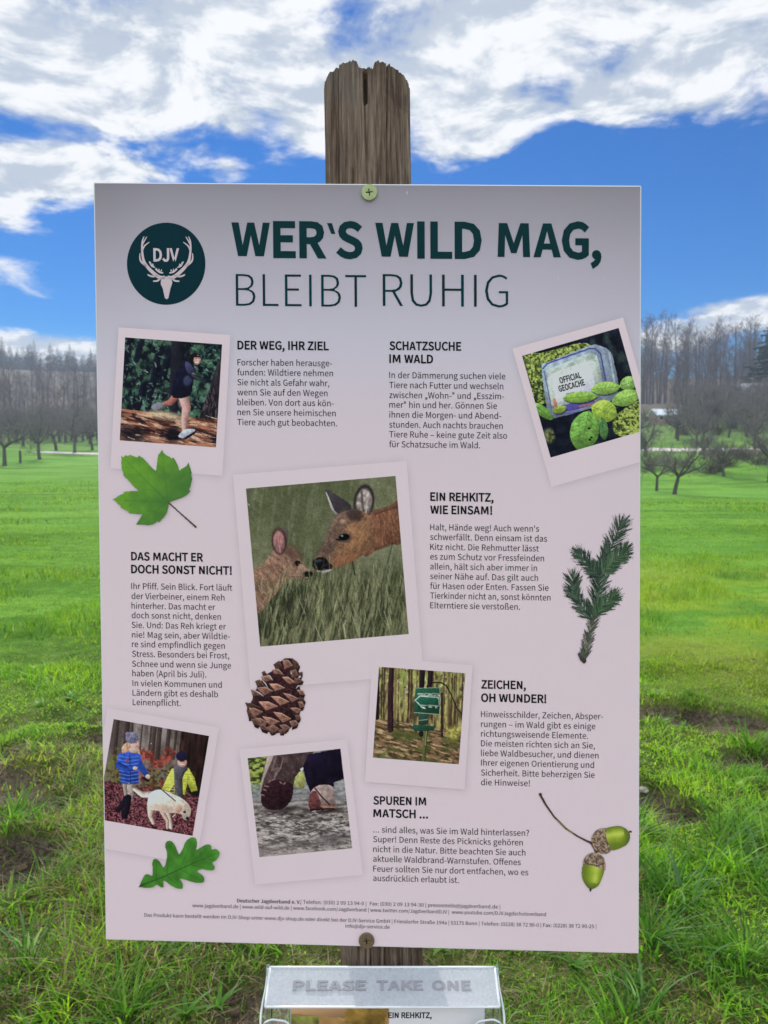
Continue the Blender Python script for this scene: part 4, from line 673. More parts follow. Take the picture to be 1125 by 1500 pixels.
def p_boots(p):
    p.put(np.ones(p.X.shape), p.blend(smoothstep(.28, .72, p.n(70, 18, 2, 4, -4)), (92, 82, 78), (168, 156, 148)))
    p.put((1 - smoothstep(430, 620, p.Y)) * .6, p.blend(smoothstep(.3, .7, p.n(50, 20, 12)), (100, 106, 110), (150, 154, 154))); p.put(smoothstep(.6, .74, p.n(46, 12, 7, 3, -6)) * smoothstep(540, 640, p.Y), (52, 42, 44), .85); p.put(smoothstep(.6, .74, p.n(40, 10, 17, 3, 8)) * smoothstep(560, 680, p.Y), (206, 196, 190), .7)
    p.put(smoothstep(800, 960, p.Y) * .45, (150, 138, 132)); p.ell(800, 840, 160, 50, (100, 92, 92), -6, .7, .6)
    p.put(p.inside([(120, 160), (300, 150), (250, 390), (250, 430), (150, 440)]), p.blend(smoothstep(.35, .65, p.n(30, 16, 5, 3)), (54, 60, 34), (156, 168, 78))); p.ell(195, 410, 60, 30, (140, 150, 140), 0, .5, .7)
    p.poly([(520, 330), (570, 270), (600, 330), (590, 420), (520, 400)], (154, 154, 88), tex=(.3, 20, 20)); p.ell(400, 600, 150, 26, (58, 48, 48), -6, .6, .8); p.ell(740, 600, 140, 24, (40, 32, 34), 0, .6, .8)
    p.poly([(290, 140), (680, 90), (650, 200), (560, 282), (520, 330), (495, 450), (232, 470), (240, 370)], (76, 58, 58), tex=(.35, 24, 40, -20), smooth=False); p.poly([(292, 150), (345, 150), (262, 340), (232, 470), (228, 420), (262, 280)], (160, 140, 128), smooth=False); p.line([(360, 160), (330, 270), (380, 250), (350, 320)], 14, (130, 108, 102), .7); p.line([(420, 180), (400, 250), (350, 330)], 8, (168, 148, 138), .6)
    p.poly([(238, 500), (250, 440), (290, 372), (350, 342), (430, 362), (500, 392), (500, 480), (470, 545), (420, 585), (370, 598), (300, 592), (252, 562)], (52, 29, 36), tex=(.4, 18, 14))
    for a in ((270, 400, 300, 404), (262, 430, 282, 436), (330, 352, 352, 342), (395, 366, 410, 380), (425, 384, 440, 372), (300, 372, 320, 352), (240, 470, 262, 476)): p.line([(a[0], a[1]), (a[2], a[3])], 9, (156, 124, 122), .8)
    p.poly([(560, 262), (575, 282), (600, 238)], (200, 190, 190), smooth=False)
    p.poly([(625, 140), (893, 88), (905, 190), (905, 215), (925, 340), (840, 372), (842, 405), (650, 462), (610, 360), (584, 245)], (30, 21, 42), smooth=False, tex=(.35, 40, 60))
    p.poly([(640, 470), (685, 410), (750, 390), (825, 405), (848, 500), (842, 585), (740, 600), (630, 590)], (150, 126, 120), tex=(.25, 24, 24)); p.poly([(635, 480), (690, 440), (740, 560), (735, 595), (640, 590)], (96, 50, 50), .9, tex=(.35, 18, 18)); p.line([(740, 560), (842, 572)], 30, (150, 100, 84), .8); p.line([(685, 420), (740, 490), (805, 555)], 12, (62, 42, 42)); p.line([(650, 596), (840, 586)], 14, (30, 20, 26))
    p.dabs(110, (200, 600, 970, 780), 40, 6, [(70, 58, 58), (190, 178, 172), (116, 102, 96)], (-25, 25), .6); p.line([(620, 790), (700, 760), (880, 780)], 9, (60, 50, 54), .8); p.line([(700, 745), (760, 700), (860, 760), (950, 750)], 9, (180, 172, 176), .8)
def p_signpost(p):
    p.put(np.ones(p.X.shape), p.blend(smoothstep(.3, .7, p.n(24, 110, 2, 4, 3)), (80, 66, 48), (168, 156, 92))); up_ = 1 - smoothstep(300, 640, p.Y); p.put(up_ * smoothstep(.45, .65, p.n(30, 40, 6, 3)), (150, 160, 78), .8); p.put(up_ * smoothstep(.6, .75, p.n(22, 30, 16, 3)), (206, 200, 150), .7)
    g = p.rng
    for i in range(46): x = g.uniform(140, 990); p.line([(x, 150), (x - 12, 600 + g.uniform(0, 160))], g.uniform(5, 15), [(72, 50, 44), (110, 90, 60), (52, 38, 38), (150, 128, 80)][g.randint(4)], .75)
    gm = smoothstep(-10, 10, p.Y - 640 - .16 * (p.X - 130) + 30 * (p.n(50, 40, 5) - .5)); p.put(gm, p.blend(smoothstep(.3, .7, p.n(50, 18, 8, 4, 14)), (70, 62, 38), (140, 106, 76))); p.put(gm * smoothstep(.56, .7, p.n(90, 14, 12, 3, 14)), (198, 164, 122), .75); p.put(gm * smoothstep(.5, .64, p.n(90, 50, 19)) * smoothstep(700, 800, p.Y), (84, 90, 46), .8)
    p.line([(155, 150), (150, 640)], 34, (42, 30, 34)); p.line([(288, 145), (278, 400), (278, 750)], (50, 54, 60), (62, 40, 46), tex=(.3, 10, 60)); p.line([(595, 165), (575, 400), (575, 800)], (50, 46, 44), (44, 31, 38)); p.line([(668, 172), (655, 345)], (50, 46), (48, 34, 40)); p.line([(775, 400), (775, 815)], (20, 26), (66, 44, 42)); p.line([(690, 295), (770, 295), (820, 325), (870, 420), (920, 540), (975, 610)], (14, 14, 14, 12, 12, 10), (46, 34, 32)); p.line([(352, 560), (352, 715)], 12, (70, 52, 44))
    p.ell(890, 790, 70, 66, (168, 158, 74), 0, .5, .8, tex=(.6, 14, 14))
    p.line([(632, 590), (600, 1060)], (34, 38), (92, 94, 54)); p.line([(640, 590), (615, 900)], 8, (172, 170, 120), .8)
    p.poly([(550, 590), (648, 590), (640, 700), (550, 712)], (48, 72, 60), smooth=False); p.line([(555, 662), (640, 652)], 6, (150, 160, 140)); p.poly([(484, 730), (508, 686), (520, 705), (712, 716), (700, 760), (515, 770)], (42, 78, 62), smooth=False)
    p.poly([(518, 350), (758, 344), (756, 604), (508, 586)], (38, 84, 62), smooth=False); p.line([(518, 350), (758, 344)], 5, (140, 164, 146)); p.line([(756, 344), (756, 604), (508, 584)], 5, (150, 168, 150)); p.poly([(535, 400), (750, 400), (750, 440), (560, 424)], (142, 158, 138), smooth=False)
    p.poly([(512, 466), (560, 420), (748, 438), (748, 528), (556, 516)], (160, 184, 162), smooth=False); p.poly([(524, 466), (564, 430), (742, 446), (742, 518), (562, 506)], (36, 92, 72), smooth=False); p.dabs(26, (545, 408, 740, 418), 16, 8, [(30, 40, 36), (196, 206, 190)], (0, 10), .9); p.dabs(30, (545, 528, 740, 542), 16, 9, [(30, 40, 36), (206, 214, 200)], (0, 10), .9)
PICS = [('deer', 'printed picture of a doe nosing her fawn in tall grass', p_deer, .52, .25, 3), ('jogger', 'printed picture of a jogger in a dark forest', p_jogger, .45, .25, 5),
        ('geocache', 'printed picture of a plastic geocache box behind leaves', p_geocache, .42, .25, 7), ('kids', 'printed picture of two children walking a pale dog', p_kids, .42, .25, 9),
        ('boots', 'printed picture of walking boots in mud', p_boots, .45, .25, 11), ('signpost', 'printed picture of a green signpost in the woods', p_signpost, .42, .45, 13)]
for key, lab, fn, cell, lift, seed in PICS:
    fr, qm, qd = FRAMES[key]; P = clip_x([tuple(map(float, q)) for q in fr])
    me = bpy.data.meshes.new('polaroid_frame'); me.from_pydata([tuple(v) for v in S(P, lift - .07)], [], [tuple(reversed(range(len(P))))])
    fo = link('polaroid_frame', me, M_border, sign); fo['label'] = 'white polaroid frame round the ' + lab.replace('printed ', '')
    picture('photograph', qm, qd, cell, fn, lift, fo, lab, seed)

# ---- printed cut-outs
def c_leaf(p):
    m = p.inside(np.array(LEAF)); k = p.n(90, 90, 4, 3); base = p.blend(np.clip(.5 + .0009 * (p.X - 500) + .0006 * (p.Y - 450) + .7 * (k - .5), 0, 1), (104, 152, 46), (66, 108, 48)); p.put(m, base)
    hub = (725, 640)
    for tip in ((215, 140), (655, 80), (945, 215), (120, 615), (375, 885)):
        v = np.array(tip) - hub; p.put(p.line([hub, tip], (9, 3), (58, 100, 40), 0) * 0, (0, 0, 0)); A0 = p.A.copy(); p.line([hub, tuple(hub + v * .93)], (9, 3), (60, 104, 40), .8); p.A = np.maximum(A0, 0)
        for t in (.25, .42, .58, .74):
            for s_ in (1, -1):
                q = hub + v * t; d = v * .22 * (1 - t * .5); e = q + d + s_ * np.array([-d[1], d[0]]) * .8; p.line([tuple(q), tuple(e)], 4, (66, 112, 42), .6); p.A = A0
    p.line([(735, 648), (860, 760), (1035, 915)], (15, 14, 20), (86, 62, 56))
def c_oak(p):
    m = p.inside(spline(OAK, 4)); p.put(m, p.tex((62, 116, 40), .22, 60, 60)); A0 = p.A.copy()
    p.line([(320, 1380), (480, 1320), (640, 1245), (880, 1140)], (12, 10, 8, 4), (40, 84, 30)); mid = [(440, 1338), (520, 1305), (620, 1255), (700, 1220), (790, 1180)]
    for (x, y), e in zip(mid, ((440, 1200), (545, 1060), (715, 1035), (835, 1085), (900, 1130))): p.line([(x, y), e], (6, 3), (42, 90, 32), .8)
    for (x, y), e in zip(mid, ((485, 1380), (615, 1390), (780, 1340), (860, 1250), (900, 1180))): p.line([(x, y), e], (6, 3), (42, 90, 32), .8)
    p.A = A0; p.line([(312, 1390), (345, 1370)], 12, (40, 60, 30))
SCALES = [(660,170,740,180,800,250,690,300,1), (800,150,870,200,915,270,840,300,.6), (525,240,600,190,640,260,560,310,.6), (500,320,590,310,660,385,540,370,1), (770,340,850,320,880,400,800,430,.8), (910,360,950,350,955,410,900,400,.6),
 (345,360,380,340,440,400,360,400,.6), (340,420,430,410,500,465,380,490,1), (660,430,740,430,838,500,760,525,1.15), (840,440,900,450,965,490,850,520,.7), (250,490,310,470,380,560,270,550,.65), (470,530,570,530,680,585,545,625,1.2), (280,590,400,580,500,630,380,690,1), (185,615,250,640,330,690,210,700,.85), (880,620,960,630,990,690,920,680,1),
 (680,670,770,690,880,745,800,790,1.1), (500,720,600,720,740,790,625,840,1.2), (900,730,960,740,1000,800,920,790,.5), (100,810,180,820,310,880,130,870,.55), (315,800,440,800,570,860,410,915,1.2), (890,800,950,800,980,870,920,880,.9), (160,890,240,900,350,945,230,1020,1), (780,890,860,890,925,910,880,970,1),
 (535,955,640,970,770,1045,660,1095,1.15), (120,930,160,930,210,1020,150,1040,.6), (370,1020,480,1040,600,1090,480,1150,1.1), (250,1040,330,1050,420,1100,380,1170,.95), (850,1000,910,1000,930,1050,870,1070,.7), (190,1060,250,1060,310,1140,240,1130,.7), (770,1090,850,1080,890,1130,800,1170,.9), (620,1150,700,1140,760,1180,700,1230,.9), (430,1180,520,1150,600,1200,500,1265,.85), (300,1130,380,1150,440,1220,350,1200,.75), (600,1220,660,1210,690,1250,620,1275,.7)]
def c_cone(p):
    body = [(700, 140), (800, 150), (880, 240), (900, 340), (900, 480), (930, 640), (950, 800), (920, 960), (860, 1100), (740, 1210), (600, 1262), (450, 1250), (310, 1170), (190, 1040), (150, 900), (210, 740), (250, 630), (320, 500), (420, 380), (540, 310), (590, 220), (650, 170)]
    p.poly(body, (40, 20, 25), tex=(.4, 50, 30)); p.put(p.inside(spline(body, 4)) * smoothstep(.5, .7, p.n(40, 24, 4, 3, 20)), (84, 48, 46), .6)
    for a, b, c, d, e, f, g_, h, t in SCALES:
        cx, cy = (a + c + e + g_) / 4, (b + d + f + h) / 4; gr = 1.12; q = [(cx + (x - cx) * gr, cy + (y - cy) * gr) for x, y in ((a, b), (c, d), (e, f), (g_, h))]
        p.poly([q[0], q[1], q[2], (q[2][0] - 20, q[2][1] + 55), (q[3][0], q[3][1] + 45), (q[0][0] + 30, q[0][1] + 60)], (58, 30, 32), .8, False)
        p.poly(q, np.array((124, 88, 76)) * t, 1, False, tex=(.45, 18, 10, 25)); p.line([q[0], q[1], q[2]], (6, 12, 5), np.clip(np.array((176, 140, 122)) * t, 0, 255), .9); p.ell(cx + 8, cy, abs(e - a) * .16, abs(h - d) * .17, np.array((92, 58, 46)) * t, 20, .6, .7)
    for a in ([(430, 390), (470, 410), (505, 470)], [(345, 465), (400, 520), (440, 590)], [(250, 630), (310, 660), (372, 712)], [(860, 590), (890, 555), (960, 545)]): p.line(a, (5, 12, 4), (226, 206, 200))
def c_acorn(p):
    p.line([(78, 95), (130, 190), (220, 320), (340, 440), (460, 520), (560, 572), (605, 590), (640, 650), (660, 700)], (26, 22, 18, 18, 18, 22, 26, 24, 30), (74, 54, 48)); p.line([(240, 350), (420, 495)], 9, (150, 146, 70), .8); p.ell(80, 92, 17, 15, (60, 46, 46))
    def acorn(cup, nut, dirn, tip):
        m = p.inside(spline(nut, 6)); p.put(m, p.tex((140, 158, 46), .15, 60, 60)); d = np.array(dirn, float); c = np.array(nut).mean(0); q = ((p.X - c[0]) * -d[1] + (p.Y - c[1]) * d[0]) / 110; p.put(m * smoothstep(.1, 1.0, np.abs(q + .15)), (84, 100, 34), .8); lo = ((p.X - c[0]) * d[0] + (p.Y - c[1]) * d[1]) / 120; p.put(m * smoothstep(.2, 1.1, lo), (62, 78, 36), .75); p.put(m * np.exp(-((q + .25) / .28) ** 2) * (lo < .6), (190, 200, 96), .6)
        mc = p.inside(spline(cup, 6)); k = p.n(14, 14, 6, 2); p.put(mc, p.blend(smoothstep(.3, .7, k), (88, 70, 58), (158, 136, 114))); p.ell(*tip, (44, 36, 34))
    acorn([(605, 560), (625, 500), (680, 450), (755, 440), (758, 520), (785, 600), (808, 665), (760, 705), (700, 700), (635, 645)], [(755, 445), (830, 420), (910, 418), (975, 455), (1008, 520), (985, 590), (920, 640), (810, 668), (780, 600), (758, 520)], (.97, -.15), (1008, 475, 16, 12))
    acorn([(520, 815), (540, 740), (600, 695), (670, 695), (735, 745), (755, 820), (742, 870), (640, 830), (570, 815)], [(522, 820), (600, 815), (680, 838), (740, 870), (715, 960), (680, 1030), (605, 1068), (545, 1020), (508, 930)], (-.12, .99), (598, 1075, 10, 22))
def c_twig(p):
    g = p.rng
    def branch(P, wd, nl, ang, n_, cols):
        P = spline(P, 10, False); p.line(P, wd, (62, 50, 46)); L = len(P)
        for i in range(n_):
            t = g.uniform(0, L - 1.01); a = P[int(t)]; b = P[int(t) + 1]; q = a + (b - a) * (t % 1); d = (b - a) / np.linalg.norm(b - a); s_ = g.choice([-1, 1]); th = R(g.uniform(*ang)) * s_
            if t > L - 4: th *= g.uniform(0, 1)
            dd = np.array([d[0] * math.cos(th) - d[1] * math.sin(th), d[0] * math.sin(th) + d[1] * math.cos(th)]); l = nl * g.uniform(.7, 1.15); e = q + dd * l
            p.line([tuple(q), tuple(q + dd * l * .6), tuple(e)], (7.5, 6.5, 3), np.array(cols[g.randint(len(cols))]) * g.uniform(.8, 1.2), 1)
    dk = [(44, 62, 48), (32, 46, 40), (60, 76, 60), (76, 90, 74)]; md = [(56, 78, 54), (44, 62, 46), (76, 96, 70)]; gr = [(84, 84, 76), (64, 66, 60), (104, 104, 90), (60, 72, 54)]
    branch([(285, 1400), (310, 1250), (345, 1100), (380, 980)], (34, 30, 22, 20), 96, (22, 42), 150, gr)
    branch([(370, 1010), (400, 800), (430, 640), (470, 500), (530, 360), (620, 140)], (26, 22, 20, 16, 14, 8), 136, (24, 52), 320, dk)
    branch([(350, 1010), (270, 900), (200, 780), (185, 640)], (18, 14, 12, 8), 124, (24, 52), 210, dk)
    branch([(390, 990), (450, 900), (540, 820)], (16, 12, 8), 124, (24, 58), 190, md)
    branch([(430, 620), (340, 520), (250, 420)], (16, 12, 8), 112, (24, 58), 170, dk)
    branch([(450, 590), (540, 500), (650, 400)], (16, 12, 8), 124, (24, 54), 190, md)
    p.poly([(225, 1330), (240, 1310), (310, 1395), (288, 1420), (250, 1390)], (60, 54, 54), smooth=False)
sprite('printed_maple_leaf', AFF['leaf'], (90, 40, 1060, 930), .34, c_leaf, .6, 'printed green maple leaf below the jogger picture', 2)
sprite('printed_oak_leaf', AFF['oak'], (290, 990, 940, 1420), .34, c_oak, .6, 'printed green oak leaf near the bottom left corner', 3)
sprite('printed_pine_cone', AFF['cone'], (60, 90, 1030, 1300), .34, c_cone, .6, 'printed brown pine cone under the deer picture', 4)
sprite('printed_acorn', AFF['acorn'], (50, 60, 1050, 1120), .34, c_acorn, .6, 'printed pair of green acorns on one stalk', 5)
sprite('printed_fir_twig', AFF['twig'], (50, 40, 740, 1450), .26, c_twig, .6, 'printed dark green fir twig at the right edge', 6)

# ---- logo: round green badge, antlers, skull and letters
def flat(name, polys_mm, lift, m, parent, label=None):
    V = []; F = []
    for P in polys_mm:
        v, f = fill_loops([[(x, -y) for x, y in P]]); F += [tuple(i + len(V) for i in t) for t in f]; V += [(x, -y) for x, y, _ in v]
    me = bpy.data.meshes.new(name); me.from_pydata([tuple(v) for v in S(V, lift)], [], F); o = link(name, me, m, parent)
    if label: o['label'] = label
    return o
def ribbon(P, wd):
    """outline of a tapering stroke"""
    P = spline(P, 8, False); wd = np.interp(np.linspace(0, 1, len(P)), np.linspace(0, 1, len(wd)), wd) / 2
    t = np.gradient(P, axis=0); t /= np.linalg.norm(t, axis=1)[:, None] + 1e-9; n_ = np.stack([-t[:, 1], t[:, 0]], 1)
    return np.concatenate([P + n_ * wd[:, None], (P - n_ * wd[:, None])[::-1]])
th = np.linspace(0, 2 * math.pi, 96, endpoint=False)
M_logo = mat('logo_green_ink', (.002, .030, .042), .6, .08, .05, 40); M_pale = mat('unprinted_paper', tuple(PAPER * .80), .42, .3, .01, 25)
logo = flat('logo_badge', [affpts('logo', np.stack([551 + 498 * np.cos(th), 574 + 520 * np.sin(th)], 1))], .2, M_logo, sign, 'round dark green badge with a stag emblem')
st = [[(485, 790), (500, 745), (560, 735), (615, 750), (630, 815), (605, 895), (580, 1010), (557, 1026), (535, 1005), (510, 890), (483, 830)]]
half = [ribbon([(570, 745), (640, 745), (740, 670), (830, 560), (858, 430), (858, 300), (835, 228)], (40, 46, 44, 36, 26, 20, 8)), ribbon([(800, 610), (870, 550), (888, 500), (886, 440)], (26, 24, 18, 8)),
        ribbon([(855, 330), (835, 290), (800, 232)], (18, 16, 8)), ribbon([(858, 410), (830, 350), (768, 300)], (22, 18, 8)), ribbon([(650, 720), (720, 735), (765, 725), (790, 710)], (20, 22, 20, 16)), ribbon([(620, 755), (665, 790), (720, 795)], (22, 22, 16)),
        ribbon([(592, 692), (640, 678), (694, 640)], (14, 26, 10)), ribbon([(694, 622), (735, 600), (772, 545)], (10, 26, 10))]
half += [np.array([(605, 672), (612, 640), (628, 664)]), np.array([(632, 664), (646, 632), (656, 655)]), np.array([(660, 650), (680, 625), (690, 640)]), np.array([(710, 600), (722, 568), (738, 590)]), np.array([(738, 582), (752, 545), (764, 560)])]
st += half + [np.stack([1106 - np.asarray(h)[:, 0], np.asarray(h)[:, 1]], 1)[::-1] for h in half]
flat('stag_emblem', [affpts('logo', P) for P in st], .3, M_pale, logo)
def text_mesh(name, k, lines, em, lift, m, parent, label=None, rot=0):
    V = []; F = []
    for txt, x, y, wd in lines:
        v, f = text_vf(k, txt, em, wd); a = R(rot); F += [tuple(i + len(V) for i in t) for t in f]
        V += [(x + px * math.cos(a) + py * math.sin(a), y + px * math.sin(a) - py * math.cos(a)) for px, py in v]
    P = S(V, lift)
    if name == 'footer' and len(lines) == 1:                       # the heavier name: struck twice, a hair apart
        Q = P + np.array([.00016, -.00004, 0]); F = F + [tuple(i + len(P) for i in t) for t in F]; P = np.concatenate([P, Q])
    me = bpy.data.meshes.new(name); me.from_pydata([tuple(v) for v in P], [], F); o = link(name, me, m, parent)
    if label: o['label'] = label
    return o
lp = affpts('logo', [(390, 540), (718, 540)])
text_mesh('lettering', 'B', [('DJV', lp[0][0], lp[0][1], lp[1][0] - lp[0][0])], 14.3, .35, M_pale, logo)
TEXT = [
  ('headline', 'large bold dark green headline', 'T', 38.81, [
    ('WER‘S', 106.67, 55.83, 100.89),
    ('WILD', 217.28, 55.34, 81.34),
    ('MAG,', 310.7, 54.85, 78.94),
  ]),
  ('headline', 'large thin dark green second headline', 'L', 38.28, [
    ('BLEIBT', 109.5, 94.3, 100.51),
    ('RUHIG', 222.73, 93.37, 95.97),
  ]),
  ('heading', 'bold black heading beside the jogger print', 'B', 9.4, [
    ('DER WEG, IHR ZIEL', 110.28, 127.07, 70.65),
  ]),
  ('paragraph', None, 'R', 7.1, [
    ('Forscher haben herausge-', 110.14, 139.5, 73.19),
    ('funden: Wildtiere nehmen', 110.05, 147.16, 73.99),
    ('Sie nicht als Gefahr wahr,', 109.97, 154.83, 71.13),
    ('wenn Sie auf den Wegen', 109.88, 162.5, 69.81),
    ('bleiben. Von dort aus kön-', 109.79, 170.18, 74.65),
    ('nen Sie unsere heimischen', 109.71, 177.86, 76.21),
    ('Tiere auch gut beobachten.', 109.62, 185.55, 77.21),
  ]),
  ('heading', 'bold black heading in the middle of the upper half', 'B', 9.4, [
    ('SCHATZSUCHE', 227.56, 126.31, 55.19),
    ('IM WALD', 227.5, 136.26, 33.71),
  ]),
  ('paragraph', None, 'R', 7.1, [
    ('In der Dämmerung suchen viele', 227.43, 147.99, 89.05),
    ('Tiere nach Futter und wechseln', 227.39, 155.61, 87.52),
    ('zwischen „Wohn-“ und „Esszim-', 227.35, 163.25, 88.13),
    ('mer“ hin und her. Gönnen Sie', 227.31, 170.69, 82.69),
    ('ihnen die Morgen- und Abend-', 227.26, 178.33, 86.05),
    ('stunden. Auch nachts brauchen', 227.22, 185.98, 87.25),
    ('Tiere Ruhe – keine gute Zeit also', 227.18, 193.44, 90.6),
    ('für Schatzsuche im Wald.', 227.14, 201.1, 69.89),
  ]),
  ('heading', 'bold black heading right of the deer print', 'B', 9.4, [
    ('EIN REHKITZ,', 258.52, 241.92, 48.79),
    ('WIE EINSAM!', 258.48, 251.99, 47.76),
  ]),
  ('paragraph', None, 'R', 7.1, [
    ("Halt, Hände weg! Auch wenn's", 258.43, 264.77, 83.79),
    ('schwerfällt. Denn einsam ist das', 258.39, 272.29, 89.95),
    ('Kitz nicht. Die Rehmutter lässt', 258.36, 279.97, 83.71),
    ('es zum Schutz vor Fressfeinden', 258.33, 287.51, 87.77),
    ('allein, hält sich aber immer in', 258.3, 295.2, 82.42),
    ('seiner Nähe auf. Das gilt auch', 258.27, 302.75, 83.2),
    ('für Hasen oder Enten. Fassen Sie', 258.24, 310.3, 91.3),
    ('Tierkinder nicht an, sonst könnten', 258.21, 317.85, 92.83),
    ('Elterntiere sie verstoßen.', 258.18, 325.42, 69.36),
  ]),
  ('heading', 'bold black heading under the maple leaf', 'B', 9.4, [
    ('DAS MACHT ER', 25.14, 291.79, 56.51),
    ('DOCH SONST NICHT!', 24.99, 301.81, 78.99),
  ]),
  ('paragraph', None, 'R', 7.1, [
    ('Ihr Pfiff. Sein Blick. Fort läuft', 24.96, 314.42, 79.2),
    ('der Vierbeiner, einem Reh', 25.01, 322.19, 72.92),
    ('hinterher. Das macht er', 24.89, 329.81, 65.67),
    ('doch sonst nicht, denken', 24.94, 337.26, 70.06),
    ('Sie. Und: Das Reh kriegt er', 24.83, 344.89, 73.97),
    ('nie! Mag sein, aber Wildtie-', 24.88, 352.52, 77.06),
    ('re sind empfindlich gegen', 24.76, 359.99, 73.05),
    ('Stress. Besonders bei Frost,', 24.81, 367.63, 76.31),
    ('Schnee und wenn sie Junge', 24.69, 375.44, 77.8),
    ('haben (April bis Juli).', 24.74, 382.93, 58.21),
    ('In vielen Kommunen und', 24.79, 390.75, 70.23),
    ('Ländern gibt es deshalb', 24.68, 398.25, 67.33),
    ('Leinenpflicht.', 24.73, 405.76, 37.78),
  ]),
  ('heading', 'bold black heading right of the signpost print', 'B', 9.4, [
    ('ZEICHEN,', 297.54, 387.19, 34.54),
    ('OH WUNDER!', 297.31, 397.61, 50.51),
  ]),
  ('paragraph', None, 'R', 7.1, [
    ('Hinweisschilder, Zeichen, Absper-', 297.28, 409.68, 94.26),
    ('rungen – im Wald gibt es einige', 297.27, 417.46, 88.45),
    ('richtungsweisende Elemente.', 297.25, 425.04, 82.84),
    ('Die meisten richten sich an Sie,', 297.23, 432.62, 88.12),
    ('liebe Waldbesucher, und dienen', 297.21, 440.22, 90.97),
    ('Ihrer eigenen Orientierung und', 297.2, 447.81, 87.57),
    ('Sicherheit. Bitte beherzigen Sie', 297.18, 455.62, 88.01),
    ('die Hinweise!', 297.16, 463.23, 37.91),
  ]),
  ('heading', 'bold black heading below the signpost print', 'B', 9.4, [
    ('SPUREN IM', 212.98, 480.17, 41.42),
    ('MATSCH …', 212.92, 490.3, 42.87),
  ]),
  ('paragraph', None, 'R', 7.1, [
    ('… sind alles, was Sie im Wald hinterlassen?', 212.84, 502.5, 121.61),
    ('Super! Denn Reste des Picknicks gehören', 212.8, 510.17, 116.77),
    ('nicht in die Natur. Bitte beachten Sie auch', 212.75, 518.04, 118.85),
    ('aktuelle Waldbrand-Warnstufen. Offenes', 212.7, 525.72, 115.24),
    ('Feuer sollten Sie nur dort entfachen, wo es', 212.65, 533.6, 121.17),
    ('ausdrücklich erlaubt ist.', 212.61, 541.08, 67.05),
  ]),
  ('footer', 'small bold organisation name in the footer', 'R', 4.3, [
    ('Deutscher Jagdverband e. V.', 105.15, 560.83, 50.03),
  ]),
  ('footer', 'small contact lines in the footer', 'R', 4.25, [
    (' | Telefon: (030) 2 09 13 94-0 |  Fax: (030) 2 09 13 94-30 | pressestelle@jagdverband.de |', 155.5, 560.6, 156.35),
    ('www.jagdverband.de | www.wild-auf-wild.de | www.facebook.com/Jagdverband | www.twitter.com/JagdverbandDJV |  www.youtube.com/DJVJagdschutzverband', 69.74, 565.64, 277.89),
    ('Das Produkt kann bestellt werden im DJV-Shop unter www.djv-shop.de oder direkt bei der DJV-Service GmbH | Friesdorfer Straße 194a | 53175 Bonn | Telefon: (0228) 38 72 90-0 | Fax: (0228) 38 72 90-25 |', 31.47, 574.26, 355.17),
    ('info@djv-service.de', 190.52, 578.9, 34.76),
  ]),
]

for name, lab, k, em, lines in TEXT:
    text_mesh(name, k, lines, em, .3, M_green_ink if name == 'headline' else M_ink, sign, lab)
gcp = [c for c in sign.children if c.get('label', '').startswith('white polaroid frame round the picture of a plastic')][0]
gq = np.array(FRAMES['geocache'][1]); gd = np.array(FRAMES['geocache'][2], float)
def gc(x, y):
    A = np.array([[gd[1][0] - gd[0][0], gd[3][0] - gd[0][0]], [gd[1][1] - gd[0][1], gd[3][1] - gd[0][1]]]); u, v = np.linalg.solve(A, np.array([x, y]) - gd[0]); return gq[0] + u * (gq[1] - gq[0]) + v * (gq[3] - gq[0])
for t_, a, b in (('OFFICIAL', (398, 572), (574, 522)), ('GEOCACHE', (390, 641), (603, 582))):
    a = gc(*a); b = gc(*b); text_mesh('lettering', 'B', [(t_, a[0], a[1], float(np.linalg.norm(b - a)))], 6.6, .4, M_ink, gcp, None, math.degrees(math.atan2(b[1] - a[1], b[0] - a[0])))
# scuffs on the sheet
rs = np.random.RandomState(5); V = []; F = []
for i in range(26):
    x, y = rs.uniform(6, 414), rs.uniform(6, 588); a = rs.uniform(0, 3.1); l = rs.uniform(.5, 2.4); wd = rs.uniform(.12, .35); n_ = len(V); ca, sa = math.cos(a), math.sin(a)
    V += [(x - ca * l, y - sa * l), (x - sa * wd, y + ca * wd), (x + ca * l, y + sa * l), (x + sa * wd, y - ca * wd)]; F.append((n_, n_ + 1, n_ + 2, n_ + 3))
me = bpy.data.meshes.new('scuff_marks'); me.from_pydata([tuple(v) for v in S(V, .7)], [], F); link('scuff_marks', me, mat('scuffed_white', (.74, .73, .74), .6), sign)['kind'] = 'stuff'

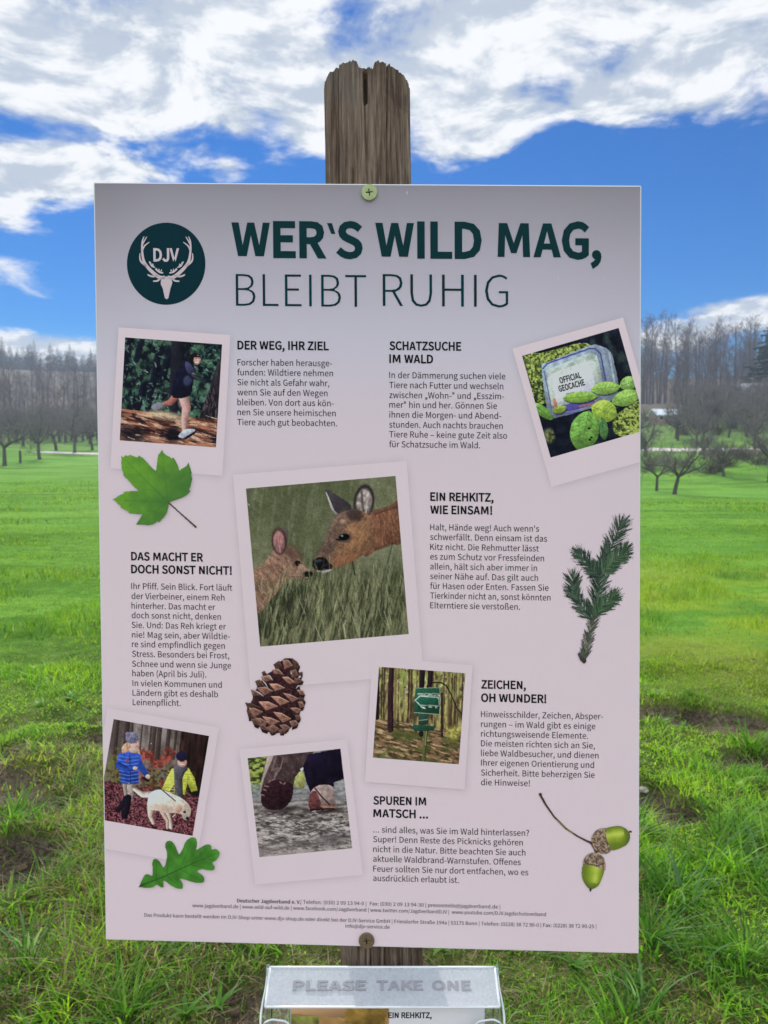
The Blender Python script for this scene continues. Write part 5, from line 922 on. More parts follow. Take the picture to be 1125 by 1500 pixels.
# ---- screws
M_recess = mat('dark_recess_floor', (.012, .012, .008), .9, .1)  # near-black floor of the screw's cross recess
def screw(pos_mm, m, label):
    c = [(5.7 * math.cos(a), 5.7 * math.sin(a)) for a in np.linspace(0, 2 * math.pi, 48, endpoint=False)]
    w_, l_ = .75, 2.9
    cr = [(w_, l_), (w_ * .8, w_), (l_, w_), (l_, -w_), (w_ * 1.1, -w_), (w_, -l_), (-w_, -l_), (-w_, -w_ * 1.1), (-l_, -w_), (-l_, w_), (-w_ * 1.1, w_), (-w_, l_)]
    a = .35; cr = [(x * math.cos(a * .3) - y * math.sin(a * .3), x * math.sin(a * .3) + y * math.cos(a * .3)) for x, y in cr]
    v, f = fill_loops([c, cr[::-1]], .5, .45, 2)
    c0 = S([pos_mm])[0]; V = [(c0[0] + x / 1000, -.0012 - z / 1000, c0[2] + y / 1000) for x, y, z in v]; F = [tuple(reversed(t)) for t in f]
    def ring(r0, y0, r1, y1, n=24):
        b = len(V)
        for r_, y_ in ((r0, y0), (r1, y1)): V.extend((c0[0] + r_ * math.cos(t), y_, c0[2] + r_ * math.sin(t)) for t in np.linspace(0, 2 * math.pi, n, endpoint=False))
        F.extend((b + i, b + (i + 1) % n, b + n + (i + 1) % n, b + n + i) for i in range(n)); return b
    b = ring(.0046, -.0005, .0032, .003); ring(.0028, .0025, .0024, .045)
    F.append(tuple(reversed(range(b, b + 24))))
    me = bpy.data.meshes.new('screw'); me.from_pydata(V, [], F); o = link('screw', me, m, sign); o['label'] = label; me.materials.append(M_recess); me.polygons[len(F) - 1].material_index = 1; return o
screw((212.9, 7.2), mat('green_passivated_zinc', (.36, .42, .20), .35, .5, .2, 300, .55), 'pale green crosshead screw at the top of the board')
screw((207.1, 588.3), mat('tarnished_brass', (.20, .15, .09), .4, .5, .3, 400, .6), 'brown tarnished crosshead screw at the bottom of the board')

# ------------------------------------------------------------------ the wooden post
A0 = Vector((-.0141, .6280, 1.798)); A1 = Vector((-.0023, .5940, 1.078)); axd = (A0 - A1).normalized(); PR = .0344
def pt_axis(z): return A1 + axd * ((z - A1.z) / axd.z)
def build_post():
    zr = np.concatenate([np.linspace(-.35, .95, 20)[:-1], np.linspace(.95, 1.13, 70)[:-1], np.linspace(1.13, 1.60, 60)[:-1], np.linspace(1.60, 1.805, 190)])
    na = 320; ang = np.linspace(0, 2 * math.pi, na, endpoint=False)
    A, Z = np.meshgrid(ang, zr)
    fr = np.arctan2(np.sin(A + math.pi / 2), np.cos(A + math.pi / 2))      # 0 on the side facing the reader, + to the right
    arc = fr * PR * 1000                                                    # mm round the face
    wob = 2.2 * (fbm(Z * 9, np.zeros_like(Z), 3) - .5)
    rad = PR + .0012 * (fbm(A * 3 / 3.14 + 10, Z * 2.0, 5, 3) - .5) * 2
    g = fbm(arc / 1.3 + 200, Z * 7 + 5, 11, 3); g2 = fbm(arc / .7 + 90, Z * 16, 15, 2)
    rad -= .0011 * smoothstep(.54, .30, g) + .0007 * (g2 - .5)
    def crack(at, wid, depth, z0, z1, sd):
        c = arc - at - 2.6 * (fbm(Z * 6 + sd, np.zeros_like(Z), sd, 3) - .5) * 2
        wv = wid * (.45 + .9 * fbm(Z * 22 + sd, np.zeros_like(Z) + .5, sd + 1, 2)) * smoothstep(z0, z0 + .02, Z) * smoothstep(z1 + .002, z1 - .01, Z)
        return depth * np.exp(-(c / np.maximum(wv, .01)) ** 2) * (wv > .05)
    rad -= crack(-1.0, .55, .003, 1.02, 1.79, 3) * smoothstep(1.7915, 1.783, Z) + crack(17.5, .7, .0045, 1.02, 1.83, 7) + crack(-12, .6, .003, 1.02, 1.72, 31) + crack(5, .6, .003, 1.04, 1.66, 37) + crack(-25, .6, .003, 1.1, 1.83, 41) + crack(9.0, .45, .003, 1.60, 1.70, 9) + crack(-21, .5, .003, 1.1, 1.78, 12) + crack(-28, .4, .0025, 1.4, 1.83, 14) + crack(26, .4, .0025, 1.0, 1.75, 19)
    rad -= .008 * np.exp(-((arc + .6) / 1.7) ** 4) * smoothstep(1.7645, 1.768, Z) * smoothstep(1.7915, 1.786, Z)      # the open split under the notch
    # ragged sawn top
    top = 1.7985 - .0050 * np.abs(np.sin(fr)) ** 2.4 + .0019 * (vnoise(arc / 1.4 + 40, arc * 0 + 3, 8) - .5) + .0014 * (vnoise(arc / 5 + 40, arc * 0 + 9, 9) - .5)
    top -= .0050 * smoothstep(7.4, 5.2, np.abs(arc - .2)) + .0015 * smoothstep(10, 6, np.abs(arc - .2))
    Zc = np.minimum(Z, top)
    ax = np.array(A1)[None, None] + np.array(axd)[None, None] * ((Zc - A1.z) / axd.z)[..., None]
    V = ax + np.stack([np.cos(A) * rad, np.sin(A) * rad, np.zeros_like(A)], -1)
    n = len(zr); i = np.arange(na)[None, :] + na * np.arange(n - 1)[:, None]; j = (np.arange(na) + 1) % na; j = j[None, :] + na * np.arange(n - 1)[:, None]
    F = np.stack([i.ravel(), j.ravel(), (j + na).ravel(), (i + na).ravel()], 1)
    Vl = [V.reshape(-1, 3)]; b = n * na; quads = [F]; prev = np.arange((n - 1) * na, n * na)
    for s_ in (.9, .72, .5, .28, .1):                                     # rough end grain
        c = ax[-1].mean(0); base = V[-1] * s_ + c * (1 - s_); base[:, 2] = top[-1] * .0 + (V[-1][:, 2] * s_ + 1.793 * (1 - s_)) + .003 * (vnoise(base[:, 0] * 400 + 50, base[:, 1] * 400, 4) - .5)
        Vl.append(base); cur = np.arange(b, b + na); b += na
        quads.append(np.stack([prev, np.roll(prev, -1), np.roll(cur, -1), cur], 1)); prev = cur
    me = np_mesh('wooden_post', np.concatenate(Vl), np.concatenate(quads), smooth=True)
    m, nt, bs, out = new_mat('weathered_wood')
    co = nt.node('ShaderNodeTexCoord').outputs['Object']; mp = nt.node('ShaderNodeMapping'); mp.inputs['Scale'].default_value = (1, 1, .045); nt.l.new(co, mp.inputs[0])
    f1 = nt.noise(mp.outputs[0], 420, 6, .7, .25); f2 = nt.noise(mp.outputs[0], 90, 4, .6, .8); f3 = nt.noise(co, 26, 4, .6, .5)
    s = nt.m('ADD', nt.m('MULTIPLY', f1, .55), nt.m('MULTIPLY', f2, .45))
    c = nt.ramp(s, [(.34, (.022, .014, .010)), (.45, (.120, .080, .058)), (.54, (.235, .170, .128)), (.66, (.40, .31, .235))])
    c = nt.mix(nt.ss(f3, .5, .72, 0, .62), c, (.075, .052, .042)); c = nt.mix(nt.ss(nt.noise(co, 12, 3), .52, .7, 0, .4), c, (.22, .20, .175))
    f4 = nt.noise(mp.outputs[0], 26, 5, .7, 1.2); c = nt.mix(nt.ss(f4, .54, .70, 0, .6), c, (.085, .050, .036)); kx = nt.node('ShaderNodeSeparateXYZ'); nt.l.new(co, kx.inputs[0]); kd = nt.m('SQRT', nt.m('ADD', nt.m('POWER', nt.m('MULTIPLY', nt.m('SUBTRACT', kx.outputs[0], -.024), 1.5), 2.0), nt.m('POWER', nt.m('SUBTRACT', kx.outputs[2], 1.688), 2.0))); c = nt.mix(nt.ss(nt.m('ADD', kd, nt.m('MULTIPLY', nt.m('SUBTRACT', f3, .5), .03)), .022, .006, 0, .55), c, (.06, .042, .038))
    nt.l.new(c, bs.inputs['Base Color']); bs.inputs['Roughness'].default_value = .85; bs.inputs['Specular IOR Level'].default_value = .2
    bp = nt.node('ShaderNodeBump'); bp.inputs['Strength'].default_value = .7; bp.inputs['Distance'].default_value = .0012; nt.l.new(f1, bp.inputs['Height']); nt.l.new(bp.outputs[0], bs.inputs['Normal'])
    o = link('wooden_post', me, m); tag(o, 'round weathered wooden post with a split ragged top, carrying the sign', 'post')
    # splinters standing on the broken rim belong to the post's own mesh look; a few loose fibres
    rs = np.random.RandomState(4); V = []; F = []
    for k in range(22):
        a = -math.pi / 2 + rs.uniform(-1.3, 1.3); c = pt_axis(1.793) + Vector((math.cos(a), math.sin(a), 0)) * PR * .95; h_ = rs.uniform(.0005, .003); w_ = rs.uniform(.0003, .0008); t = Vector((-math.sin(a), math.cos(a), 0))
        zc = -.008 * abs(math.cos(a)) ** 3; lean = t * rs.uniform(-.002, .002); b = len(V)
        V += [c - t * w_ + Vector((0, 0, zc - .004)), c + t * w_ + Vector((0, 0, zc - .004)), c + lean + Vector((0, 0, zc + h_)), c + Vector((math.cos(a), math.sin(a), 0)) * -w_ * 1.5 + Vector((0, 0, zc - .004))]; F += [(b, b + 1, b + 2), (b + 1, b + 3, b + 2), (b + 3, b, b + 2)]
    me = bpy.data.meshes.new('splinters'); me.from_pydata([tuple(v) for v in V], [], F); link('splinters', me, m, o)
    return o
post = build_post()

# ------------------------------------------------------------------ clear brochure holder with a frosted lid
def clear_mat(name, tint=(.96, .98, .98), frost=0.0):
    m, nt, b, out = new_mat(name); nt.n.remove(b)
    tr = nt.node('ShaderNodeBsdfTransparent'); tr.inputs[0].default_value = tuple(tint) + (1,)
    gl = nt.node('ShaderNodeBsdfGlossy'); gl.inputs['Roughness'].default_value = .06; gl.inputs[0].default_value = (.95, .97, 1, 1)
    fr = nt.node('ShaderNodeFresnel'); fr.inputs['IOR'].default_value = 1.5
    ms = nt.node('ShaderNodeMixShader'); nt.l.new(nt.m('ADD', nt.m('MULTIPLY', fr.outputs[0], .9), .03), ms.inputs[0]); nt.l.new(tr.outputs[0], ms.inputs[1]); nt.l.new(gl.outputs[0], ms.inputs[2])
    last = ms.outputs[0]
    if frost:
        co = nt.node('ShaderNodeTexCoord').outputs['Object']; f = nt.noise(co, 420, 4, .7); f2 = nt.noise(co, 60, 3, .6)
        df = nt.node('ShaderNodeBsdfDiffuse'); df.inputs[0].default_value = (.84, .86, .90, 1); tl = nt.node('ShaderNodeBsdfTranslucent'); tl.inputs[0].default_value = (.80, .83, .88, 1)
        m1 = nt.node('ShaderNodeMixShader'); m1.inputs[0].default_value = .45; nt.l.new(df.outputs[0], m1.inputs[1]); nt.l.new(tl.outputs[0], m1.inputs[2])
        m2 = nt.node('ShaderNodeMixShader'); nt.l.new(nt.m('ADD', nt.ss(f, .30, .66, frost * .80, frost), nt.m('MULTIPLY', nt.m('SUBTRACT', f2, .5), .35), clamp=True), m2.inputs[0]); nt.l.new(last, m2.inputs[1]); nt.l.new(m1.outputs[0], m2.inputs[2]); last = m2.outputs[0]
    nt.l.new(last, out.inputs[0]); return m
M_clear = clear_mat('clear_acrylic'); M_rim = mat('acrylic_edge', (.74, .80, .80), .15, .6, .05, 60); M_frost = clear_mat('frosted_acrylic', frost=.86)
HX = -.0012; HW = .0895
holder = empty('brochure_holder', (HX, .556, .862)); tag(holder, 'clear plastic brochure holder with frosted PLEASE TAKE ONE lid under the sign', 'brochure holder')
def prism(name, prof, y0, y1, m, parent, bevel=0):
    """outline in x,z pushed from y0 to y1 (holder's own metres)"""
    n = len(prof); V = [(x, y0, z) for x, z in prof] + [(x, y1, z) for x, z in prof]
    F = [tuple(range(n)), tuple(reversed(range(n, 2 * n)))] + [(i, i + n, (i + 1) % n + n, (i + 1) % n) for i in range(n)]
    me = bpy.data.meshes.new(name); me.from_pydata(V, [], F); o = link(name, me, m, parent)
    if bevel: b = o.modifiers.new('bevel', 'BEVEL'); b.width = bevel; b.segments = 2
    return o
# local z: 0 bottom .. ~.232 lid; front panel about y -.030, back y 0
Yb, Yf = -.0002, -.0285; ZT = .215
box('back_panel', -HW + .002, HW - .002, Yb - .002, Yb, 0, ZT + .012, M_clear, holder, .0006)
for s_ in (-1, 1):
    sp = [(Yb, 0), (Yf, 0), (Yf, ZT - .004), (Yf * .55, ZT + .004), (Yb, ZT + .010)]
    x0 = s_ * (HW - .002); x1 = s_ * HW; n = len(sp); V = [(x0, y, z) for y, z in sp] + [(x1, y, z) for y, z in sp]
    me = bpy.data.meshes.new('side_panel'); me.from_pydata(V, [], [tuple(range(n)), tuple(reversed(range(n, 2 * n)))] + [(i, (i + 1) % n, (i + 1) % n + n, i + n) for i in range(n)]); link('side_panel', me, M_clear, holder)
us = [(-HW, 0), (HW, 0), (HW, ZT - .004), (HW - .006, ZT - .0015)]
cut = [(HW - .012, ZT - .002), (HW - .017, ZT - .003), (HW - .0205, ZT - .007), (HW - .022, ZT - .013), (HW - .024, ZT - .03), (HW - .030, ZT - .044), (HW - .042, ZT - .050)]
us += cut + [(-x, z) for x, z in reversed(cut)] + [(-HW + .006, ZT - .0015), (-HW, ZT - .004)]
prism('front_panel', us, Yf - .002, Yf, M_clear, holder)
box('base_panel', -HW, HW, Yf, Yb, -.002, 0, M_clear, holder)
def tube(name, P, r, m, parent, n=8, smooth=True):
    P = [Vector(p) for p in P]; V = []; F = []
    for i, p in enumerate(P):
        t = (P[min(i + 1, len(P) - 1)] - P[max(i - 1, 0)]).normalized(); u = t.orthogonal().normalized() if i == 0 else (u - t * u.dot(t)).normalized(); v = t.cross(u); rr = r if np.isscalar(r) else r[i]
        V += [tuple(p + (u * math.cos(a) + v * math.sin(a)) * rr) for a in np.linspace(0, 2 * math.pi, n, endpoint=False)]
    for i in range(len(P) - 1): F += [(i * n + k, i * n + (k + 1) % n, (i + 1) * n + (k + 1) % n, (i + 1) * n + k) for k in range(n)]
    F += [tuple(reversed(range(n))), tuple(range(len(V) - n, len(V)))]
    me = bpy.data.meshes.new(name); me.from_pydata(V, [], F)
    if smooth: me.polygons.foreach_set('use_smooth', [True] * len(F))
    return link(name, me, m, parent)
# polished rim that follows the front opening
rim = [(x, Yf - .0012, z) for x, z in [tuple(q) for q in spline([(HW, ZT - .012), (HW - .0005, ZT - .005), (HW - .006, ZT - .0015)] + cut, 5, False)]]
tube('front_rim', rim, .0008, M_rim, holder); tube('front_rim', [(-x, y, z) for x, y, z in rim], .0008, M_rim, holder)
for s_ in (-1, 1):      # moulded side rims and hinge ears
    tube('side_rim', [tuple(q) for q in spline([(s_ * (HW + .0006), Yb, ZT + .018), (s_ * (HW + .0008), -.010, ZT + .010), (s_ * (HW + .0022), -.020, ZT + .002), (s_ * (HW + .0022), Yf, ZT - .004), (s_ * (HW + .0008), Yf - .001, ZT - .010), (s_ * (HW - .004), Yf - .001, ZT - .0125)], 6, False)], .0009, M_rim, holder)
    box('hinge_ear', s_ * (HW + .0004) - .0012, s_ * (HW + .0004) + .0012, -.005, 0, ZT + .008, ZT + .0215, M_clear, holder, .0008)
# lid: sloping plate with turned-down lips
LP = [(-.001, .2345), (-.0265, .2215)]      # y, z of its upper face at the back and at the front
def lidpt(x, t, lift=0):
    y = LP[0][0] + (LP[1][0] - LP[0][0]) * t; z = LP[0][1] + (LP[1][1] - LP[0][1]) * t; nrm = Vector((0, LP[1][1] - LP[0][1], -(LP[1][0] - LP[0][0]))).normalized(); return (x, y + nrm.y * lift, z + nrm.z * lift)
V = []; F = []; nxl = 24
lw = HW - .0012
for lift in (0, -.0018):
    for t in np.linspace(0, 1, 6): V += [lidpt(x, t, lift + .0005 * math.sin(3 * x / lw) * t) for x in np.linspace(-lw, lw, nxl)]
for L in (0, 1):
    for r_ in range(5):
        for c_ in range(nxl - 1): q = (L * 6 * nxl + r_ * nxl + c_, L * 6 * nxl + r_ * nxl + c_ + 1, L * 6 * nxl + (r_ + 1) * nxl + c_ + 1, L * 6 * nxl + (r_ + 1) * nxl + c_); F.append(q if L else tuple(reversed(q)))
o6 = 6 * nxl
for c_ in range(nxl - 1): F += [(c_, c_ + 1, o6 + c_ + 1, o6 + c_), (5 * nxl + c_, o6 + 5 * nxl + c_, o6 + 5 * nxl + c_ + 1, 5 * nxl + c_ + 1)]
for r_ in range(5): F += [(r_ * nxl, o6 + r_ * nxl, o6 + (r_ + 1) * nxl, (r_ + 1) * nxl), (r_ * nxl + nxl - 1, (r_ + 1) * nxl + nxl - 1, o6 + (r_ + 1) * nxl + nxl - 1, o6 + r_ * nxl + nxl - 1)]
me = bpy.data.meshes.new('lid'); me.from_pydata(V, [], F); lid = link('lid', me, M_frost, holder)
M_lidrim = mat('lid_edge', (.84, .87, .88), .2, .6, .04, 60)
tube('lid_rim', [lidpt(x, 1, -.0006) for x in np.linspace(-lw, lw, 12)], .0009, M_lidrim, lid); tube('lid_rim', [lidpt(x, 0, -.0003) for x in np.linspace(-lw, lw, 12)], .0009, M_lidrim, lid)
for s_ in (-1, 1): tube('lid_rim', [lidpt(s_ * lw, t, -.0006) for t in np.linspace(0, 1, 6)], .0011, M_lidrim, lid)
# raised letters
M_letter = mat('clear_letter_plastic', (.31, .31, .34), .25, .5, .15, 300)
Vt = []; Ft = []
for word, xa, xb in (('PLEASE', 428, 535), ('TAKE', 550, 618), ('ONE', 631, 688)):
    v, f = text_vf('B', word, .0100, (xb - xa) * .000528)
    for off in (0, 1):
        pass
    b = len(Vt); Vt += [lidpt((xa - 560) * .000528 + x + .0007, .60 - y / .0286, .0006) for x, y in v]; Ft += [tuple(b + i for i in t) for t in f]
me = bpy.data.meshes.new('lettering'); me.from_pydata(Vt, [], Ft); lt_ = link('lettering', me, M_letter, lid); so_ = lt_.modifiers.new('solid', 'SOLIDIFY'); so_.thickness = .0009; so_.offset = -1
# rain drops standing on the lid
rs = np.random.RandomState(8); V = []; F = []
for k in range(420):
    x = rs.uniform(-lw, lw); t = rs.uniform(.02, .98); r_ = rs.choice([.00022, .0003, .0004, .0006], p=[.5, .3, .15, .05]); b = len(V); c = Vector(lidpt(x, t, .0001)); n8 = 7
    for j in range(3):
        ph = j * math.pi / 6; V += [tuple(c + Vector((math.cos(a) * r_ * math.cos(ph), math.sin(a) * r_ * math.cos(ph), r_ * .7 * math.sin(ph)))) for a in np.linspace(0, 2 * math.pi, n8, endpoint=False)]
    F += [(b + j * n8 + i, b + j * n8 + (i + 1) % n8, b + (j + 1) * n8 + (i + 1) % n8, b + (j + 1) * n8 + i) for j in range(2) for i in range(n8)] + [tuple(range(b + 2 * n8, b + 3 * n8))]
me = bpy.data.meshes.new('rain_beads'); me.from_pydata(V, [], F); me.polygons.foreach_set('use_smooth', [True] * len(F)); M_water = clear_mat('water_bead', (.97, .98, 1)); rb = link('rain_beads', me, M_water, lid); rb['kind'] = 'stuff'

# leaflets waiting in the holder: a small stack, the front one a reduced poster
leaf_o = empty('leaflet', (HX + .004, .5345, .866)); tag(leaf_o, 'stack of printed leaflets standing inside the clear holder', 'leaflet')
box('paper_stack', -.074, .074, 0, .006, 0, .2125, mat('leaflet_paper', (.74, .70, .71), .6, .3, .05, 90), leaf_o)
def p_leaflet(p):
    p.put(np.ones(p.X.shape), (206, 198, 214)); p.put(p.inside([(0, 0), (600, 0), (600, 1500), (0, 1500)]), p.tex((140, 108, 66), .3, 90, 60))
    p.poly([(0, 30), (330, 60), (330, 0), (0, 0)], (168, 132, 96), smooth=False); p.poly([(330, 0), (585, 0), (570, 110), (330, 90)], (124, 98, 46), smooth=False, tex=(.3, 40, 30)); p.poly([(0, 40), (170, 50), (170, 200), (0, 200)], (110, 110, 58), smooth=False, tex=(.4, 40, 40))
    p.poly([(0, 120), (1180, 235), (1180, 700), (0, 700)], (152, 116, 74), smooth=False, tex=(.25, 120, 40)); p.poly([(0, 195), (330, 205), (330, 260), (0, 260)], (206, 206, 210), smooth=False); p.poly([(330, 205), (560, 225), (500, 300), (330, 300)], (100, 104, 52), smooth=False)
    p.ell(760, 300, 160, 90, (152, 78, 58), 0, .1, tex=(.3, 60, 40)); p.put(p.inside([(0, 700), (1180, 700), (1180, 1500), (0, 1500)]), (210, 202, 212))
nx_, ny_ = 150, 210; u, v = np.meshgrid(np.linspace(0, 1, nx_), np.linspace(0, 1, ny_)); p = Paint(u * 1180, v * 1500); p_leaflet(p)
Vp = np.stack([(u - .5) * .147, np.full(u.shape, -.00025), .2123 - v * .2], -1).reshape(-1, 3)
lf = link('printed_front', np_mesh('printed_front', Vp, grid_faces(nx_, ny_), ink(p.C).reshape(-1, 3), smooth=True), M_print, leaf_o)
v, f = text_vf('B', 'EIN REHKITZ,', .0066, .0330); me = bpy.data.meshes.new('lettering'); me.from_pydata([(x + .0005, -.0004, y + .2047) for x, y in v], [], f); link('lettering', me, M_ink, lf)

# ------------------------------------------------------------------ rain drops hanging from the board's lower edge
for (x, y), lab in zip(((53.6, 594.6), (68.2, 594.6), (128.9, 594.6)), ('water drop hanging under the board, nearest its bottom left corner', 'water drop hanging under the board, middle one of three', 'water drop hanging under the board above the holder lid')):
    V = []; F = []; n = 14; c = S([(x, y)], -1.2)[0]
    for j in range(9):
        ph = -math.pi / 2 + math.pi * j / 8; r_ = .0014 * math.cos(ph) * (1 - .18 * math.sin(ph)); V += [(r_ * math.cos(a), r_ * math.sin(a), .0016 * math.sin(ph)) for a in np.linspace(0, 2 * math.pi, n, endpoint=False)]
    F = [(j * n + i, j * n + (i + 1) % n, (j + 1) * n + (i + 1) % n, (j + 1) * n + i) for j in range(8) for i in range(n)]
    me = bpy.data.meshes.new('water_drop'); me.from_pydata(V, [], F); me.polygons.foreach_set('use_smooth', [True] * len(F)); o = link('water_drop', me, M_water); wc = sign.matrix_world @ Vector(c); o.location = wc; tag(o, lab, 'water drop', 'drops under the board')

# ------------------------------------------------------------------ the land
def H(x, y):
    x = np.asarray(x, float); y = np.asarray(y, float); d = np.hypot(x, y); az = np.degrees(np.arctan2(x, np.maximum(y, .01))); az = np.where(y < 0, np.sign(x) * 89, az)
    wl = smoothstep(6, -12, az); wr = smoothstep(3, 15, az); front = smoothstep(5, 40, y)
    hl = .055 * np.clip(d - 82, 0, 110) + 33 * smoothstep(150, 400, d) - .2 * smoothstep(25, 60, d) * smoothstep(95, 75, d)
    hr = -1.0 * smoothstep(16, 42, d) * smoothstep(80, 55, d) + 12.5 * smoothstep(58, 190, d) + 15 * smoothstep(190, 290, d)
    hm = .04 * np.clip(d - 70, 0, 200) + 10 * smoothstep(160, 400, d)
    h = (hl * wl + hr * wr + hm * (1 - wl - wr).clip(0)) * front
    h = h + .25 * (fbm(x / 23 + 40, y / 23 + 40, 2, 3) - .5) * smoothstep(8, 30, d)
    near = smoothstep(10, 6, d)
    h = h + near * (.11 * (fbm(x / 1.1 + 30, y / 1.1 + 30, 3, 3) - .5) + .07 * (fbm(x / .35 + 30, y / .35 + 30, 4, 2) - .5)) + .03 * (fbm(x / .8 + 9, y / .8 + 9, 6, 3) - .5) * smoothstep(24, 9, d)
    return h - .09 * bare(x, y) * near
PATCH = [(1.75, 4.05, .75, .22, .9), (1.95, 3.55, .40, .16, .7), (1.20, 3.05, .22, .18, .8), (2.1, 3.15, .6, .12, .75), (-1.9, 3.9, .9, .35, .6), (-1.35, 2.62, .30, .22, .7), (-1.75, 3.2, .5, .2, .6), (-1.15, 2.15, .35, .18, .7),
         (-2.2, 4.8, .8, .18, .45), (2.9, 7.2, 1.2, .2, .45), (-3.6, 8.4, 1.6, .2, .4), (.1, 2.0, .7, .25, .4), (-.6, 3.2, .6, .3, .5), (.7, 4.3, .5, .3, .5), (1.5, 2.45, .25, .15, .5), (3.2, 4.3, .8, .3, .6)]
def bare(x, y):
    b = np.zeros(np.shape(x)); 
    for cx, cy, rx, ry, wt in PATCH: b = np.maximum(b, wt * np.exp(-((x - cx) / rx) ** 2 - ((y - cy) / ry) ** 2))
    n = fbm(np.asarray(x) / .45 + 70, np.asarray(y) / .30 + 70, 21, 3)
    n2 = fbm(np.asarray(x) / .16 + 70, np.asarray(y) / .12 + 70, 23, 3)
    return smoothstep(.40, .80, b * .85 + .95 * (n - .5) + .75 * (n2 - .5) + .14 * smoothstep(9, 4, np.hypot(x, y)))
def yellow(x, y):
    d = np.hypot(x, y); n = fbm(np.asarray(x) / 1.2 + 5, np.asarray(y) / .8 + 5, 33, 3); return smoothstep(.3, 2.0, x) * smoothstep(3.9, 5.6, d) * smoothstep(13, 8.0, d) * smoothstep(.28, .55, n)
def dry(x, y):
    """yellowed grass on the right behind the ruts, straw near the patches"""
    d = np.hypot(x, y); n = fbm(np.asarray(x) / 1.2 + 5, np.asarray(y) / .8 + 5, 33, 3)
    return np.clip(smoothstep(.5, 2.2, x) * smoothstep(4.6, 6.0, d) * smoothstep(11.5, 8.0, d) * smoothstep(.45, .70, n) * .45 + .6 * smoothstep(.1, .6, bare(x, y)) + .75 * smoothstep(.45, .70, n) * smoothstep(6.0, 3.4, d) * (x < .9) + .85 * smoothstep(-.45, -.9, x) * smoothstep(.30, .52, n) * smoothstep(5.0, 3.6, d), 0, 1)
def ticks(fine, half, far, k): 
    a = list(np.arange(0, half, fine)); s_ = fine
    while a[-1] < far: s_ *= k; a.append(a[-1] + s_)
    return np.array(a)
tx = ticks(.045, 3.2, 1150, 1.09); tx = np.concatenate([-tx[:0:-1], tx]); tp = ticks(.045, 6.5, 1150, 1.05); tn = ticks(.3, 1.5, 400, 1.25); ty = np.concatenate([-tn[:0:-1], tp])
gx, gy = np.meshgrid(tx, ty); gz = H(gx, gy)
me = np_mesh('ground', np.stack([gx, gy, gz], -1).reshape(-1, 3), grid_faces(len(tx), len(ty))[:, ::-1], attrs={'thatch': smoothstep(7.5, 4.0, np.hypot(gx, gy)).ravel(), 'bare': bare(gx, gy).ravel() * smoothstep(14, 9, np.hypot(gx, gy)).ravel(), 'dry': dry(gx, gy).ravel(), 'yellow': yellow(gx, gy).ravel()}, smooth=True)
m, nt, bs, out = new_mat('meadow')
co = nt.node('ShaderNodeTexCoord').outputs['Object']; at = nt.node('ShaderNodeAttribute', attribute_name='bare'); ad = nt.node('ShaderNodeAttribute', attribute_name='dry')
gpos = nt.node('ShaderNodeSeparateXYZ'); nt.l.new(co, gpos.inputs[0]); st_ = nt.node('ShaderNodeMapping'); st_.inputs['Scale'].default_value = (.35, 1, 1); nt.l.new(co, st_.inputs[0])
fa = nt.noise(st_.outputs[0], .55, 5, .6); fb = nt.noise(co, 5, 5, .65); fc = nt.noise(co, 60, 3, .6); fd = nt.noise(co, .03, 3, .5); fe = nt.noise(st_.outputs[0], .12, 4, .6)
gcol = nt.mix(nt.ss(nt.m('ADD', nt.m('MULTIPLY', fa, .6), nt.m('MULTIPLY', fb, .4)), .41, .59), (.072, .195, .016), (.170, .360, .036))
gcol = nt.mix(nt.ss(fe, .45, .62, 0, .55), gcol, (.14, .35, .045)); gcol = nt.mix(nt.ss(nt.m('ADD', nt.m('MULTIPLY', fb, .5), nt.m('MULTIPLY', fa, .5)), .55, .66, 0, .4), gcol, (.16, .19, .06))
ay_ = nt.node('ShaderNodeAttribute', attribute_name='yellow'); gcol = nt.mix(nt.m('MULTIPLY', ay_.outputs['Fac'], .75), gcol, (.30, .42, .035)); gcol = nt.mix(nt.m('MULTIPLY', ad.outputs['Fac'], .5), gcol, (.24, .24, .08))
th_ = nt.node('ShaderNodeAttribute', attribute_name='thatch'); gcol = nt.mix(nt.m('MULTIPLY', th_.outputs['Fac'], .85), gcol, nt.mix(nt.ss(nt.m('ADD', nt.m('MULTIPLY', fb, .5), nt.m('MULTIPLY', fc, .5)), .38, .62), (.030, .042, .010), (.135, .135, .045)))
gcol = nt.mix(nt.ss(gpos.outputs[2], .4, 4.0, 0, .55), gcol, (.13, .20, .065))
wood = nt.ss(nt.m('ADD', gpos.outputs[2], nt.m('MULTIPLY', fd, 6.0)), 9.5, 13.5)      # leaf litter under the woods up the slopes
gcol = nt.mix(nt.m('MULTIPLY', wood, .9), gcol, nt.mix(nt.noise(co, .09, 5, .6), (.095, .070, .070), (.185, .135, .130)))
scol = nt.mix(nt.ss(nt.m('ADD', nt.m('MULTIPLY', fb, .5), nt.m('MULTIPLY', fc, .5)), .35, .65), (.035, .026, .018), (.19, .150, .105))
nt.l.new(nt.mix(nt.ss(at.outputs['Fac'], .25, .6), gcol, scol), bs.inputs['Base Color']); bs.inputs['Roughness'].default_value = .95; bs.inputs['Specular IOR Level'].default_value = .1
bp = nt.node('ShaderNodeBump'); bp.inputs['Strength'].default_value = .9; bp.inputs['Distance'].default_value = .03; nt.l.new(nt.m('ADD', fc, nt.m('MULTIPLY', fb, 2.0)), bp.inputs['Height']); nt.l.new(bp.outputs[0], bs.inputs['Normal'])
ground = link('ground', me, m); tag(ground, kind='structure')

